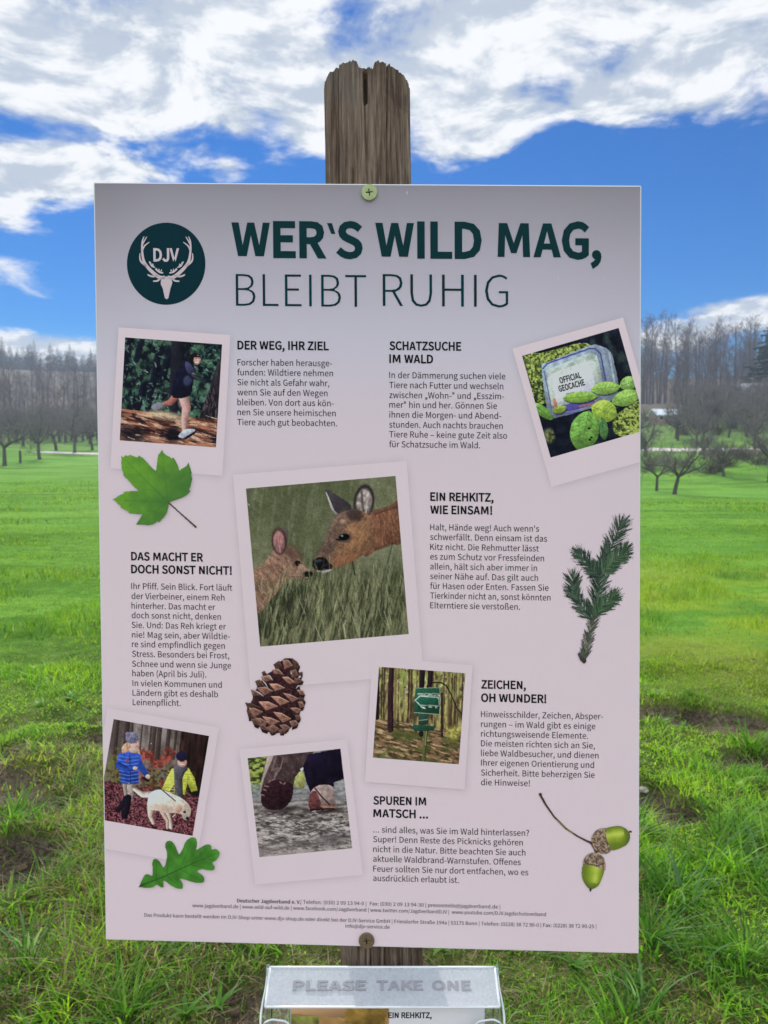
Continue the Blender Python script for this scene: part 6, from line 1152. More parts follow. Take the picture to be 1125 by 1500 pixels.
# ---- grass: real blades, longer and wilder close by
M_grass = col_mat('grass_blade', .45, .28, .58)
G = np.random.RandomState(12)
GREENS = np.array([(.055, .165, .014), (.09, .235, .02), (.125, .28, .030), (.17, .32, .045), (.045, .13, .028), (.21, .34, .055)]); STRAW = np.array([(.36, .29, .155), (.28, .215, .115), (.46, .40, .24), (.20, .15, .09)])
def blades(x, y, h, wd, lean, col, ang=None, segs=3, flat=0.0):
    n = len(x); ang = G.uniform(0, 2 * math.pi, n) if ang is None else ang; fa_ = ang + math.pi / 2 + G.normal(0, .5, n); z = H(x, y) - .004
    d = np.stack([np.cos(ang), np.sin(ang), 0 * ang], 1); wv = np.stack([np.cos(fa_), np.sin(fa_), 0 * ang], 1); t = np.linspace(0, 1, segs + 1); V = []; 
    droop = G.uniform(.1, .55, n)
    for i, tt in enumerate(t):
        c = np.stack([x, y, z], 1) + d * (lean * h * tt ** 1.7)[:, None]; c[:, 2] += h * (tt - droop * lean.clip(0, 1.6) * tt ** 2.2 * .62) * (1 - flat) + flat * .012 + .002
        hw = (wd / 2 * (1 - tt ** 1.6 * .98))[:, None]
        if i < segs: V += [c - wv * hw, c + wv * hw]
        else: V += [c]
    k = 2 * segs + 1; A = np.stack(V, 1).reshape(-1, 3); b = np.arange(n) * k; Q = np.concatenate([np.stack([b + 2 * i, b + 2 * i + 1, b + 2 * i + 3, b + 2 * i + 2], 1) for i in range(segs - 1)]) if segs > 1 else np.zeros((0, 4), int)
    T = np.stack([b + 2 * segs - 2, b + 2 * segs - 1, b + 2 * segs], 1)
    return A, Q, T, np.repeat(col, k, 0)
def join(name, parts, m, label=None):
    V = []; Q = []; T = []; C = []; o = 0
    for a, q, t, c in parts: V.append(a); Q.append(q + o); T.append(t + o); C.append(c); o += len(a)
    me = np_mesh(name, np.concatenate(V), [np.concatenate(Q), np.concatenate(T)], np.concatenate(C)); ob = link(name, me, m); tag(ob, label, 'grass', kind='stuff'); return ob
def scatter(n, d0, d1, power=1.0, spread=.74, pad=1.5):
    d = (d0 ** power + (d1 ** power - d0 ** power) * G.uniform(0, 1, n)) ** (1 / power); x = G.uniform(-1, 1, n) * (spread * d + pad * np.minimum(1, d / 6)); return x, d
def greens(n, x, y, bright=1.0):
    i = np.clip((vnoise(x / .5 + 7, y / .5, 41) * .55 + G.uniform(0, 1, n) * .45) * len(GREENS), 0, len(GREENS) - 1).astype(int); c = GREENS[i] * G.uniform(.75, 1.25, (n, 1)) * bright
    pt = vnoise(x / .23 + 3, y / .2, 61)[:, None]; c = c * np.array([1.14, 1.03, .85]) * (.78 + .5 * pt) * (np.array([.84, 1.0, 1.15]) * (1 - pt) + np.array([1.3, 1.10, .6]) * pt); yl = yellow(x, y)[:, None] * .8; c = c * (1 - yl) + np.array([.30, .44, .03]) * G.uniform(.7, 1.25, (n, 1)) * yl; s_ = G.uniform(0, 1, n) < .03 + .48 * dry(x, y); c[s_] = STRAW[G.randint(0, 4, s_.sum())] * G.uniform(.7, 1.2, (s_.sum(), 1)); return c
parts = []
# near: tussocks
n = 150000; x, y = scatter(n, .75, 5.2, 1.6); k = G.uniform(0, 1, n) > bare(x, y) * .93; x, y = x[k], y[k]; n = len(x)
tus = fbm(x / .42 + 20, y / .42 + 20, 51, 3); rgt = smoothstep(.55, 1.0, x) * smoothstep(3.3, 2.7, y) + .5 * smoothstep(-.55, -1.0, x) * smoothstep(2.6, 2.2, y)
h = (.018 + .045 * smoothstep(.42, .72, tus) + .085 * rgt * smoothstep(.35, .65, tus)) * G.uniform(.5, 1.4, n)
parts.append(blades(x, y, h, .0034 + .0034 * G.uniform(0, 1, n) + .002 * rgt, G.uniform(.3, 2.0, n), greens(n, x, y, 1.75)))
# broad arching blades of the lush clumps at the right and a few elsewhere
cl = [(.95, 2.35), (1.15, 2.55), (1.35, 2.3), (1.05, 2.05), (1.3, 2.75), (.8, 2.15), (1.5, 2.6), (.95, 2.75), (1.2, 1.95), (-1.05, 2.05), (-.85, 2.35), (-1.2, 2.5), (.65, 1.85), (1.6, 2.2), (-.7, 1.9), (1.75, 2.9), (-1.5, 2.9), (1.1, 3.4), (1.9, 3.75)]
bx, by, an = [], [], []
for cx, cy in cl:
    q = G.randint(60, 120); a = G.uniform(0, 2 * math.pi, q); r_ = G.uniform(0, .09, q); bx.append(cx + r_ * np.cos(a)); by.append(cy + r_ * np.sin(a)); an.append(a + G.normal(0, .5, q))
bx, by, an = map(np.concatenate, (bx, by, an)); q = len(bx); parts.append(blades(bx, by, G.uniform(.06, .17, q), G.uniform(.004, .0085, q), G.uniform(.5, 1.5, q), GREENS[G.randint(0, 5, q)] * G.uniform(1.0, 1.7, (q, 1)), an, 5))
# a few broad pale leaves standing out of the lush clumps
bx, by, an = [], [], []
for cx, cy in [(1.20, 2.62), (1.33, 2.50), (1.42, 2.62), (1.28, 2.12), (1.18, 2.02), (.98, 2.30), (.90, 2.05), (1.05, 2.72), (-1.08, 2.15), (.72, 1.92)]:
    q = G.randint(5, 9); a = G.uniform(0, 2 * math.pi, q); bx.append(cx + .03 * np.cos(a)); by.append(cy + .03 * np.sin(a)); an.append(a)
bx, by, an = map(np.concatenate, (bx, by, an)); q = len(bx); parts.append(blades(bx, by, G.uniform(.10, .20, q), G.uniform(.008, .013, q), G.uniform(.3, 1.2, q), np.array([.20, .36, .16]) * G.uniform(.7, 1.25, (q, 1)), an, 5))
# broad-leaved weeds flat in the turf
q0 = 150; wx, wy = scatter(q0, 1.4, 4.6, 1.5); nl = 7; bx = np.repeat(wx, nl); by = np.repeat(wy, nl); an = np.tile(np.linspace(0, 2 * math.pi, nl, endpoint=False), q0) + G.normal(0, .3, q0 * nl); q = len(bx)
parts.append(blades(bx, by, G.uniform(.035, .065, q), G.uniform(.014, .026, q), G.uniform(1.0, 1.6, q), np.repeat(np.array([[.13, .30, .05]]) * G.uniform(.7, 1.4, (q0, 1)), nl, 0) * G.uniform(.8, 1.2, (q, 1)), an, 4))
# straw lying about
n = 26000; x, y = scatter(n, 1.4, 5.8, 1.6); k = G.uniform(0, 1, n) < .04 + .75 * dry(x, y) + .7 * bare(x, y); x, y = x[k], y[k]; n = len(x)
parts.append(blades(x, y, G.uniform(.05, .16, n), G.uniform(.0018, .004, n), G.uniform(.9, 1.3, n), STRAW[G.randint(0, 4, n)] * G.uniform(.6, 1.2, (n, 1)), None, 3, .85))
join('near_grass', parts, M_grass, 'rough turf with tussocks, straw and weeds close around the post')
parts = []
n = 140000; x, y = scatter(n, 5.0, 15, 1.5); k = G.uniform(0, 1, n) > bare(x, y) * .8; x, y = x[k], y[k]; n = len(x); tus = fbm(x / .7 + 20, y / .7 + 20, 52, 3)
parts.append(blades(x, y, (.020 + .085 * smoothstep(.45, .72, tus) * smoothstep(17, 7, y)) * G.uniform(.6, 1.3, n), .0045 + .004 * G.uniform(0, 1, n), G.uniform(.2, 1.2, n), greens(n, x, y, 1.1), None, 2))
n = 75000; x, y = scatter(n, 14, 42, 1.3, .74); tus = fbm(x / 2 + 20, y / 1.2 + 20, 53, 3); parts.append(blades(x, y, (.02 + .10 * smoothstep(.45, .70, tus)) * G.uniform(.6, 1.3, n), G.uniform(.012, .028, n), G.uniform(.2, 1.0, n), greens(n, x, y, 1.15), None, 2))
join('meadow_grass', parts, M_grass, 'short even green grass of the open meadow')

# ---- clods and pale stones in the ruts
def pebble(r, sd):
    rs = np.random.RandomState(sd); th = np.linspace(0, 2 * math.pi, 9, endpoint=False); V = []; F = []
    for j in range(6):
        ph = -math.pi / 2 + math.pi * j / 5; V += [(r * math.cos(ph) * math.cos(a) * rs.uniform(.75, 1.2), r * math.cos(ph) * math.sin(a) * rs.uniform(.75, 1.2), r * .65 * math.sin(ph) * rs.uniform(.8, 1.2)) for a in th]
    F = [(j * 9 + i, j * 9 + (i + 1) % 9, (j + 1) * 9 + (i + 1) % 9, (j + 1) * 9 + i) for j in range(5) for i in range(9)]
    me = bpy.data.meshes.new('stone'); me.from_pydata(V, [], F); return me
M_stone = mat('pale_stone', (.42, .38, .33), .8, .2, .2, 40); M_clod = mat('earth_clod', (.10, .075, .05), .95, .1, .3, 60)
n = 900; x, y = scatter(n, 1.5, 6, 1.4); k = bare(x, y) > .45; x, y = x[k], y[k]; V = []; F = []
for i in range(len(x)):
    pm = pebble(G.uniform(.006, .026), i); b = len(V); z = float(H(x[i], y[i])); V += [(v.co.x + x[i], v.co.y + y[i], v.co.z + z) for v in pm.vertices]; F += [tuple(b + j for j in p_.vertices) for p_ in pm.polygons]; bpy.data.meshes.remove(pm)
me = bpy.data.meshes.new('earth_clods'); me.from_pydata(V, [], F); tag(link('earth_clods', me, M_clod), 'dark crumbs of bare earth lying in the ruts', 'earth', kind='stuff')
for (x, y, r), lab in zip([(1.16, 3.22, .022), (1.62, 3.28, .020), (1.98, 3.12, .030), (-1.42, 2.2, .016), (-1.16, 1.98, .018)],
    ('small pale stone in the rut beside the sign\'s right edge', 'pale stone midway along the right-hand rut', 'largest pale stone in the rut by the right picture edge', 'pale pebble in the bare earth at the lower left', 'pale pebble among the tufts beside the sign\'s lower left corner')):
    o = link('stone', pebble(r, int(r * 1e4) + int(x * 10)), M_stone); o.location = (x, y, float(H(x, y)) + r * .25); tag(o, lab, 'stone', 'pale stones in the ruts')

# ---- pale gravel path along the foot of the slopes
def strip(name, P, wd, lift, m):
    P = spline(P, 16, False); t = np.gradient(P, axis=0); t /= np.linalg.norm(t, axis=1)[:, None]; nn = np.stack([-t[:, 1], t[:, 0]], 1); V = []
    for s_ in np.linspace(-1, 1, 5): q = P + nn * wd / 2 * s_; V.append(np.stack([q[:, 0], q[:, 1], H(q[:, 0], q[:, 1]) + lift], 1))
    k = len(P); V = np.concatenate(V); F = np.concatenate([np.stack([np.arange(k - 1) + r * k, np.arange(1, k) + r * k, np.arange(1, k) + (r + 1) * k, np.arange(k - 1) + (r + 1) * k], 1) for r in range(4)]); o = link(name, np_mesh(name, V, F), m); tag(o, kind='structure'); return o
M_path = mat('pale_gravel', (.60, .56, .52), .9, .1, .08, .8)
strip('path', [(-46, 99.5), (-42, 98.6), (-38, 98), (-20, 99), (-5, 98), (12, 94), (24, 88), (36, 80), (52, 76), (75, 80)], 3.4, .06, M_path)

strip('added_bounce_path', [(-60, -2.2), (-30, -1.9), (-12, -1.75), (-4, -1.7), (0, -1.7), (4, -1.72), (12, -1.8), (30, -2.4), (60, -3.5)], 4.4, .012, mat('reddish_bounce_gravel', (.50, .385, .36), .95, .1, .1, 30, .6))  # unseen path behind the camera, added to bounce warm light onto the board
# ------------------------------------------------------------------ trees
class Tubes:
    def __init__(s): s.V = []; s.F = []; s.n = 0
    def add(s, P, r, k):
        P = np.asarray(P, float); m_ = len(P); t = np.gradient(P, axis=0); t /= np.linalg.norm(t, axis=1)[:, None] + 1e-9; ref = np.array([.31, .17, .93]); u = np.cross(t, ref); u /= np.linalg.norm(u, axis=1)[:, None] + 1e-9; v = np.cross(t, u); a = np.linspace(0, 2 * math.pi, k, endpoint=False)
        R_ = np.asarray(r)[:, None, None]; s.V.append((P[:, None] + R_ * (u[:, None] * np.cos(a)[None, :, None] + v[:, None] * np.sin(a)[None, :, None])).reshape(-1, 3))
        i = np.arange(k)[None] + k * np.arange(m_ - 1)[:, None]; j = (np.arange(k)[None] + 1) % k + k * np.arange(m_ - 1)[:, None]; s.F.append(np.stack([i.ravel(), j.ravel(), (j + k).ravel(), (i + k).ravel()], 1) + s.n); s.n += m_ * k
    def mesh(s, name): return np_mesh(name, np.concatenate(s.V), np.concatenate(s.F), smooth=True)
def limb(g, p, d, L, r0, r1, up_, wig, seg=5):
    P = [np.array(p, float)]; d = np.array(d, float); d /= np.linalg.norm(d)
    for i in range(seg): d = d + np.array([0, 0, up_]) / seg + g.normal(0, wig, 3); d /= np.linalg.norm(d); P.append(P[-1] + d * L / seg)
    return np.array(P), np.linspace(r0, r1, seg + 1), d
def side(g, d, lo, hi):
    d = d / np.linalg.norm(d); a = g.normal(0, 1, 3); a -= d * a.dot(d); a /= np.linalg.norm(a); t = R(g.uniform(lo, hi)); return d * math.cos(t) + a * math.sin(t)
def fruit_tree(sd, ht, tr, twig=.016):
    g = np.random.RandomState(sd); T = Tubes(); C = Tubes(); P, r, d = limb(g, (0, 0, -.2), (g.normal(0, .06), g.normal(0, .06), 1), ht * .32, tr, tr * .72, 0, .05); T.add(P, r * np.array([1.35, 1.05, 1, 1, 1, 1.02]), 8); top = P[-1]
    for i in range(5 + g.randint(2)):
        a = i * 1.2 + g.uniform(-.4, .4); el_ = R(g.uniform(22, 62)); P1, r1, d1 = limb(g, top, (math.cos(a) * math.cos(el_), math.sin(a) * math.cos(el_), math.sin(el_)), ht * g.uniform(.42, .66), tr * .55, tr * .16, .35, .16, 6); T.add(P1, r1, 6)
        for j in range(8):
            t = .25 + .75 * j / 8; q = P1[int(t * 6)]; P2, r2, d2 = limb(g, q, side(g, d1, 30, 80), ht * g.uniform(.16, .30), tr * .17, twig * 1.2, .3, .2, 4); C.add(P2, r2, 4)
            for k in range(7):
                q2 = P2[1 + g.randint(4)]; P3, r3, d3 = limb(g, q2, side(g, d2, 25, 75), ht * g.uniform(.08, .17), twig * 1.1, twig * .6, .35, .2, 3); C.add(P3, r3, 3)
                for l in range(3): P4, r4, _ = limb(g, P3[1 + g.randint(3)], side(g, d3, 25, 70), ht * g.uniform(.04, .09), twig * .75, twig * .4, .4, .15, 2); C.add(P4, r4, 3)
    return T.mesh('trunk'), C.mesh('crown')
def wood_tree(sd, ht, tr, twig=.022):
    g = np.random.RandomState(sd); T = Tubes(); C = Tubes(); P, r, d = limb(g, (0, 0, -.5), (g.normal(0, .04), g.normal(0, .04), 1), ht, tr, tr * .12, 0, .025, 10); T.add(P, r, 6)
    for i in range(24):
        t = .24 + .74 * i / 24; q = P[int(t * 10)] + (P[min(int(t * 10) + 1, 10)] - P[int(t * 10)]) * ((t * 10) % 1); a = i * 2.4 + g.uniform(-.5, .5); el_ = R(g.uniform(35, 66)); L = ht * (.30 - .18 * abs(t - .5)) * g.uniform(.6, 1.1) * (1.15 - t * .55)
        P1, r1, d1 = limb(g, q, (math.cos(a) * math.cos(el_), math.sin(a) * math.cos(el_), math.sin(el_)), L, tr * .34 * (1.15 - t), twig * 1.3, .3, .13, 5); C.add(P1, r1, 4)
        for j in range(7):
            P2, r2, d2 = limb(g, P1[1 + g.randint(5)], side(g, d1, 25, 60), L * g.uniform(.3, .55), twig * 1.2, twig * .6, .35, .15, 3); C.add(P2, r2, 3)
            for k in range(4): P3, r3, _ = limb(g, P2[1 + g.randint(3)], side(g, d2, 20, 60), L * g.uniform(.14, .28), twig * .8, twig * .45, .3, .12, 2); C.add(P3, r3, 3)
    return T.mesh('trunk'), C.mesh('crown')
def conifer(sd, ht, wide=.17):
    g = np.random.RandomState(sd); T = Tubes(); P, r, d = limb(g, (0, 0, -.5), (0, 0, 1), ht + .4, ht * .012, .02, 0, .004, 8); T.add(P, r, 6); V = []; F = []; n = 0; rows = 30
    for i in range(rows):
        t = i / rows; z = ht * (.10 + .9 * t); L = ht * wide * (1 - t) ** .8 * g.uniform(.8, 1.15) + .15; nb = 8
        for k in range(nb):
            a = k * 2 * math.pi / nb + i * .7 + g.uniform(-.3, .3); l = L * g.uniform(.65, 1.2); dr = -.25 * l * g.uniform(.3, 1.3); c = np.array([math.cos(a), math.sin(a), 0]); s_ = np.array([-math.sin(a), math.cos(a), 0])
            for q in range(6):       # ragged hanging sprays along the bough
                f0 = q / 6; w_ = l * .20 * (1.1 - f0) * g.uniform(.7, 1.3); p0 = c * l * f0 + np.array([0, 0, z + dr * f0]); p1 = c * l * min(1, f0 + .34) + np.array([0, 0, z + dr * min(1, f0 + .34)]); dn = np.array([0, 0, -l * .14 * g.uniform(.4, 1.4)])
                V += [p0, p0 * .4 + p1 * .6 + s_ * w_ + dn * .5, p1, p0 * .4 + p1 * .6 - s_ * w_ + dn * .5, p0 * .5 + p1 * .5 + dn * 1.5]; F += [(n, n + 1, n + 2), (n, n + 2, n + 3), (n, n + 2, n + 4)]; n += 5
    return T.mesh('trunk'), np_mesh('crown', np.array(V), np.array(F))
M_bark_o = mat('dark_bark', (.105, .092, .086), .95, .1, .2, 6); M_twig_o = mat('apple_twigs', (.185, .165, .155), .95, .1, .2, 3)
M_bark_w = mat('grey_bark', (.115, .102, .102), .95, .1, .2, 3); M_twig_w = mat('bare_wood_twigs', (.170, .142, .148), .95, .1, .2, .6); M_con = mat('spruce_needles', (.030, .058, .048), .9, .1, .25, .5)
def proto(kind, ms, mt, mc):
    ms[0].materials.append(mt); ms[1].materials.append(mc); return ms
ORCH = [proto('o', fruit_tree(100 + i, 5.0, .17, .0125), M_bark_o, M_twig_o) for i in range(5)]
TW = [M_twig_w, mat('violet_brown_twigs', (.180, .135, .145), .95, .1, .2, .6), mat('grey_twigs', (.165, .158, .158), .95, .1, .2, .6), mat('olive_twigs', (.145, .138, .118), .95, .1, .2, .6), M_twig_w, mat('dark_violet_twigs', (.140, .110, .122), .95, .1, .2, .6)]
WOOD = [proto('w', wood_tree(200 + i, 20.0, .26), M_bark_w, TW[i]) for i in range(6)]
CONI = [proto('c', conifer(300 + i, 22.0, .15 + .02 * i), M_bark_o, M_con) for i in range(4)]
DARK = proto('d', conifer(350, 17.0, .34), M_bark_o, M_con)
TR = np.random.RandomState(77); FPX = 1091.0
def plant(name, ms, x, y, sc, label, cat, group=None, wide=1.0):
    r = empty(name, (x, y, float(H(x, y)))); tag(r, label, cat, group); r.rotation_euler = (0, 0, TR.uniform(0, 6.28)); r.scale = (sc * wide, sc * wide, sc)
    for nm, me in zip(('trunk', 'crown'), ms): link(nm, me, None, r)
    return r
def at(px, d): return (px - 562.5) / FPX * d, d
k = 0
NEAR_L = [(8, 76, 7.4, 'bare tree with a thick dark trunk at the left picture edge'), (60, 86, 7.0, 'bare tree with a forked trunk, second from the left picture edge'), (84, 104, 7.5, 'bare apple tree behind the pale path, third from the left edge'), (111, 99, 7.8, 'bare apple tree with a bent trunk just left of the sign'), (137, 106, 7.0, 'bare apple tree half hidden by the sign\'s left edge')]
for px, d, h_, lab in NEAR_L: plant('apple_tree', ORCH[k % 5], *at(px, d), h_ / 5.6, lab, 'tree', 'bare trees of the left orchard'); k += 1
for px, d, h_ in [(-18, 92, 7), (-50, 85, 7), (28, 124, 8), (48, 132, 8), (72, 140, 8), (98, 128, 8), (124, 136, 8), (146, 122, 8), (4, 134, 8), (-24, 126, 8), (170, 118, 7), (205, 108, 7), (260, 112, 7), (330, 96, 6.5), (410, 105, 7), (36, 112, 7.5), (-70, 110, 8)]:
    plant('apple_tree', ORCH[k % 5], *at(px, d), h_ / 5.6, 'bare apple tree in the back rows of the left orchard', 'tree', 'back rows of the left orchard'); k += 1
NEAR_R = [(988, 45, 4.4, 'small bare apple tree standing free at the field\'s edge right of the sign'), (962, 49, 3.7, 'slender crooked bare apple tree close to the sign\'s right edge'), (1060, 60, 4.2, 'low bare apple tree with a leaning stem in front of the timber'), (1128, 56, 6.6, 'tall brown bare tree cut by the right picture edge'), (1018, 84, 5.4, 'bare apple tree on the green slope below the shed'), (1092, 92, 6.2, 'bare apple tree in the middle of the right-hand slope')]
for px, d, h_, lab in NEAR_R: plant('apple_tree', ORCH[k % 5], *at(px, d), h_ / 5.6, lab, 'tree', 'bare trees of the right orchard'); k += 1
for px, d, h_ in [(944, 76, 5.5), (1042, 104, 5.6), (1072, 112, 6), (1105, 78, 5.6), (1120, 104, 6), (1003, 122, 6), (1030, 72, 3.8), (1150, 84, 6), (1180, 66, 5), (900, 70, 5), (840, 82, 5.5), (760, 95, 6), (660, 100, 6), (560, 108, 6), (480, 118, 6.5), (1086, 128, 6), (1115, 136, 6.5), (930, 90, 6), (990, 140, 6.5), (1055, 138, 6.2)]:
    plant('apple_tree', ORCH[k % 5], *at(px, d), h_ / 5.6, 'bare apple tree scattered over the right-hand slope', 'tree', 'scattered trees of the right slope'); k += 1
LW = 'tall bare broadleaf tree in the wood above the right-hand slope'
for i in range(92):
    px = 908 + (i % 46) * 6.6 + TR.uniform(-5, 5); d = (172 if i < 46 else 196) + TR.uniform(-10, 16); plant('bare_tree', WOOD[(i * 7 + i // 6) % 6], *at(px, d), TR.uniform(.62, 1.04), LW, 'tree', 'bare wood on the right hill')
for i in range(26): px = 480 + i * 17 + TR.uniform(-6, 6); d = 200 + TR.uniform(-10, 40); plant('bare_tree', WOOD[(i * 7 + i // 6) % 6], *at(px, d), TR.uniform(.8, 1.1), 'bare broadleaf tree in the gap behind the sign', 'tree', 'bare wood behind the sign')
for i in range(110):
    px = -75 + (i % 37) * 9.5 + TR.uniform(-5, 5); d = (150, 190, 235)[i // 37 % 3] + TR.uniform(-14, 24); plant('bare_tree', WOOD[(i * 7 + i // 6) % 6], *at(px, d), TR.uniform(.36, .70), 'grey bare tree on the slope under the left ridge', 'tree', 'bare wood on the left slope', 1.25)
for i in range(84):
    px = -70 + (i % 42) * 8.2 + TR.uniform(-5, 5); d = (398, 430)[i // 42] + TR.uniform(-12, 14); plant('spruce', CONI[i % 4], *at(px, d), TR.uniform(.55, 1.0), 'dark spruce in the jagged row along the left ridge', 'tree', 'spruces on the left ridge', 1.2)
for i in range(36):
    px = 905 + i * 7.9 + TR.uniform(-4, 4); d = 160 + TR.uniform(-12, 14); plant('bare_tree', WOOD[(i * 5 + i // 4) % 6], *at(px, d), TR.uniform(.20, .38), 'young bare tree in the thicket along the foot of the right wood', 'tree', 'thicket under the right wood', 1.5)
for i in range(8):
    px = 996 + i * 17 + TR.uniform(-6, 6); d = (94, 116)[i % 2] + TR.uniform(-9, 9); plant('apple_tree', ORCH[i % 5], *at(px, d), TR.uniform(.9, 1.25), 'bare apple tree scattered over the right-hand slope', 'tree', 'scattered trees of the right slope')
plant('evergreen_tree', DARK, *at(1124, 158), 1.0, 'broad dark evergreen beside the bare wood at the right picture edge', 'tree', None, 1.25)
plant('evergreen_tree', DARK, *at(1152, 150), .86, 'smaller dark evergreen beyond the right picture edge', 'tree', None, 1.2)
for i in range(18): plant('bare_tree', WOOD[i % 6], *at(1225 + i * 24 + TR.uniform(-8, 8), 185 + TR.uniform(-14, 20)), TR.uniform(.8, 1.2), LW, 'tree', 'bare wood on the right hill')
for i in range(18): plant('bare_tree', WOOD[i % 6], *at(-90 - i * 24 + TR.uniform(-8, 8), 200 + TR.uniform(-24, 30)), TR.uniform(.42, .7), 'grey bare tree on the slope under the left ridge', 'tree', 'bare wood on the left slope', 1.25)
for i in range(26):
    px = 993 + (i % 13) * 12 + TR.uniform(-6, 6); d = (100, 138)[i // 13] + TR.uniform(-10, 10); plant('apple_tree', ORCH[i % 5], *at(px, d), TR.uniform(.8, 1.15), 'bare apple tree scattered over the right-hand slope', 'tree', 'scattered trees of the right slope')
for i in range(26):
    px = -30 + (i % 13) * 15 + TR.uniform(-7, 7); d = (128, 148)[i // 13] + TR.uniform(-8, 8); plant('apple_tree', ORCH[(i * 3) % 5], *at(px, d), TR.uniform(1.0, 1.5), 'bare apple tree in the back rows of the left orchard', 'tree', 'back rows of the left orchard')
# bushes under the orchard
def bush(sd, r, ht):
    g = np.random.RandomState(sd); C = Tubes()
    for i in range(46):
        a = g.uniform(0, 6.28); P, rr, d = limb(g, (g.uniform(-.3, .3) * r, g.uniform(-.3, .3) * r, -.05), (math.cos(a) * .8, math.sin(a) * .8, g.uniform(.5, 1.6)), ht * g.uniform(.6, 1.1), .022, .010, .3, .16, 4); C.add(P, rr, 3)
        for k in range(6): P2, r2, _ = limb(g, P[1 + g.randint(4)], side(g, d, 25, 70), ht * g.uniform(.15, .35), .012, .006, .2, .2, 2); C.add(P2, r2, 3)
    return C.mesh('bush')
BU = [bush(i, 1.4, 1.7) for i in range(3)]
for b_ in BU: b_.materials.append(mat('bramble_stems', (.115, .080, .066), .95, .1, .25, 2))
for i, (px, d, s_) in enumerate([(1040, 62, 1.0), (1050, 63, .9), (1066, 66, 1.1), (1088, 70, 1.2), (1004, 66, .8), (1112, 66, 1.2), (952, 66, 1.0), (940, 84, 1.2), (1126, 74, 1.4), (1000, 98, 1.3), (1022, 104, 1.5), (1046, 96, 1.2), (1070, 102, 1.5), (1096, 96, 1.4), (1118, 108, 1.6), (1010, 126, 1.7), (1040, 130, 1.8), (1078, 126, 1.7), (944, 118, 1.5)]):
    o = link('bush', BU[i % 3], None); x, y = at(px, d); o.location = (x, y, float(H(x, y))); o.scale = (s_, s_, s_ * .8); o.rotation_euler = (0, 0, i); tag(o, 'low brown leafless bush among the trees of the right-hand slope', 'bush', 'bushes below the right orchard')
# stake in the left meadow
x, y = at(31, 80); st = empty('fence_stake', (x, y, float(H(x, y)))); tag(st, 'short dark wooden stake standing alone in the left meadow', 'stake')
box('stake_shaft', -.10, .10, -.10, .10, -.2, 1.25, M_bark_o, st, .02); 
pm = bpy.data.meshes.new('stake_tip'); pm.from_pydata([(-.095, -.095, 1.25), (.095, -.095, 1.25), (.095, .095, 1.25), (-.095, .095, 1.25), (.01, 0, 1.42)], [], [(0, 1, 4), (1, 2, 4), (2, 3, 4), (3, 0, 4)]); link('stake_tip', pm, M_bark_o, st)

# ---- small buildings on the right slope
M_wallp = mat('pink_plaster', (.52, .33, .30), .9, .1, .12, 2); M_roofp = mat('pale_sheet_roof', (.72, .80, .86), .5, .3, .08, 3); M_pane = mat('dark_pane', (.03, .035, .04), .2, .5, .1, 5); M_door = mat('brown_door', (.10, .07, .05), .8, .1, .2, 5)
def hut(name, px, d, wd, dp, hw, rise, label, cat, rot=0.0, wall=M_wallp, roof=M_roofp):
    x, y = at(px, d); r = empty(name, (x, y, float(H(x, y)))); tag(r, label, cat); r.rotation_euler = (0, 0, rot); o_ = .35
    V = [(-wd / 2, -dp / 2, -1), (wd / 2, -dp / 2, -1), (wd / 2, dp / 2, -1), (-wd / 2, dp / 2, -1), (-wd / 2, -dp / 2, hw), (wd / 2, -dp / 2, hw), (wd / 2, dp / 2, hw), (-wd / 2, dp / 2, hw), (-wd / 2, 0, hw + rise), (wd / 2, 0, hw + rise)]
    me = bpy.data.meshes.new('wall'); me.from_pydata(V, [], [(0, 1, 5, 4), (1, 2, 6, 9, 5), (2, 3, 7, 6), (3, 0, 4, 8, 7)]); link('wall', me, wall, r)
    k_ = rise / (dp / 2); V = []; 
    for z_ in (.0, .12): V += [(-wd / 2 - o_, -dp / 2 - o_, hw - k_ * o_ + z_ + .02), (wd / 2 + o_, -dp / 2 - o_, hw - k_ * o_ + z_ + .02), (wd / 2 + o_, 0, hw + rise + z_ + .02), (-wd / 2 - o_, 0, hw + rise + z_ + .02), (wd / 2 + o_, dp / 2 + o_, hw - k_ * o_ + z_ + .02), (-wd / 2 - o_, dp / 2 + o_, hw - k_ * o_ + z_ + .02)]
    me = bpy.data.meshes.new('roof'); me.from_pydata(V, [], [(6, 7, 8, 9), (9, 8, 10, 11), (0, 3, 2, 1), (3, 5, 4, 2), (0, 1, 7, 6), (4, 5, 11, 10), (1, 2, 8, 7), (2, 4, 10, 8), (0, 6, 9, 3), (3, 9, 11, 5)]); link('roof', me, roof, r)
    box('door', -wd * .12, wd * .08, -dp / 2 - .06, -dp / 2 + .02, 0, hw * .82, M_door, r)
    for xw in (-wd * .33, wd * .3): f_ = box('window', xw - .32, xw + .32, -dp / 2 - .07, -dp / 2 + .02, hw * .4, hw * .8, mat('window_frame_paint', (.6, .58, .55), .6), r); box('pane', xw - .25, xw + .25, -dp / 2 - .09, -dp / 2 - .072, hw * .45, hw * .75, M_pane, f_)
    return r
hut('garden_shed', 970, 113, 3.4, 2.6, 1.25, .75, 'small pink walled garden shed with pale roof on the right slope', 'shed', .12)
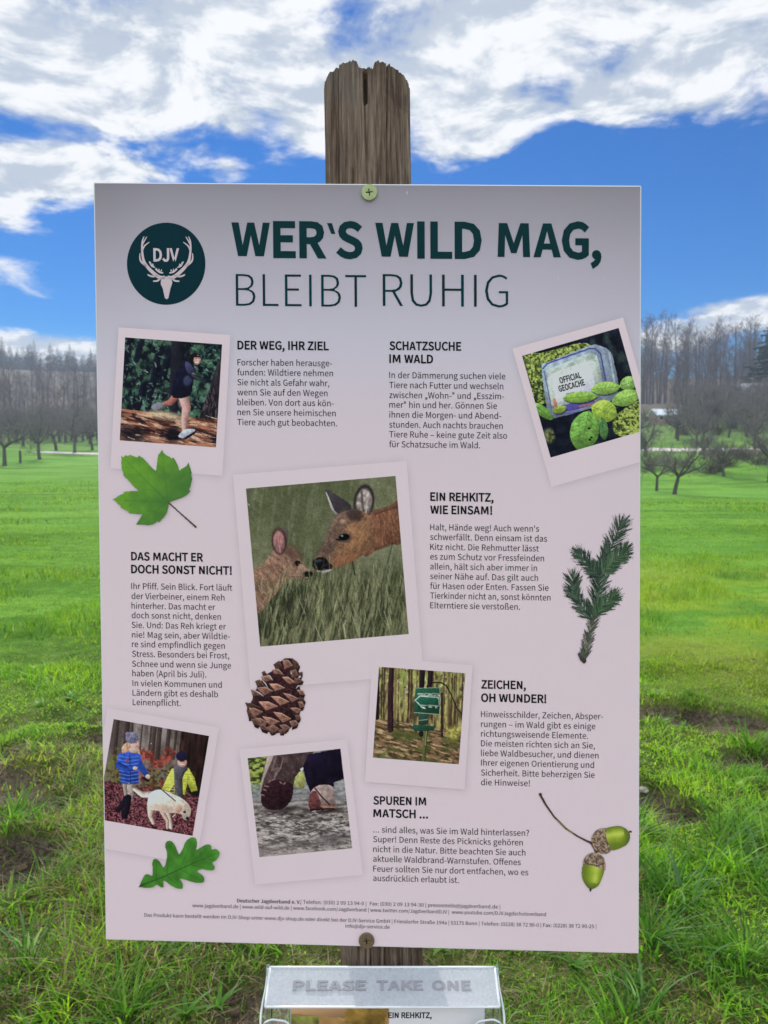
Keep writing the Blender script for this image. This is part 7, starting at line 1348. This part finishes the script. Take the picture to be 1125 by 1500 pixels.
hut('cottage', 1106, 150, 6.0, 5.0, 1.6, 1.9, 'pale roofed cottage half hidden by trees at the wood\'s edge', 'house', -.25, mat('grey_plaster', (.40, .38, .37), .9), mat('grey_tiles', (.50, .54, .58), .7))
def logpile(px, d, n, r, ln, m, label):
    x, y = at(px, d); o = empty('log_pile', (x, y, float(H(x, y)))); tag(o, label, 'log pile'); g = np.random.RandomState(int(px)); T = Tubes(); rows = 3; ends = []
    for j in range(rows):
        for i in range(n - j): cx = (i - (n - j) / 2) * r * 2.05; cz = r + j * r * 1.75; q = r * g.uniform(.85, 1.05); T.add([(cx, -ln / 2, cz), (cx, ln / 2, cz)], [q, q], 9); ends.append((cx, cz, q))
    me = T.mesh('logs'); lo = link('logs', me, M_bark_o, o); lo['kind'] = 'stuff'
    V = []; F = []
    for cx, cz, q in ends: b = len(V); V += [(cx + q * math.cos(a), -ln / 2 - .004, cz + q * math.sin(a)) for a in np.linspace(0, 2 * math.pi, 10, endpoint=False)]; F.append(tuple(range(b, b + 10)))
    me = bpy.data.meshes.new('sawn_ends'); me.from_pydata(V, [], F); q = link('sawn_ends', me, m, o); q['kind'] = 'stuff'
logpile(1090, 74, 9, .12, 2.0, mat('fresh_sawn_wood', (.52, .44, .34), .9), 'stack of pale sawn logs under the right orchard'); logpile(1042, 76, 9, .11, 1.6, mat('red_brown_wood', (.34, .20, .17), .9), 'low stack of reddish logs behind the leaning apple tree')

# ------------------------------------------------------------------ the air
HAZE = .00080
if HAZE:
    V, F = box_vf(-1250, 1250, -500, 1250, -4, 66); me = bpy.data.meshes.new('haze'); me.from_pydata(V, [], F); m = bpy.data.materials.new('haze_air'); m.use_nodes = True; nt = NT(m.node_tree); nt.n.clear(); out = nt.node('ShaderNodeOutputMaterial'); pv = nt.node('ShaderNodeVolumePrincipled')
    pv.inputs['Color'].default_value = (.70, .82, 1.0, 1); pv.inputs['Density'].default_value = HAZE; pv.inputs['Anisotropy'].default_value = .2; nt.l.new(pv.outputs[0], out.inputs['Volume']); hz = link('haze', me, m); tag(hz, kind='stuff')
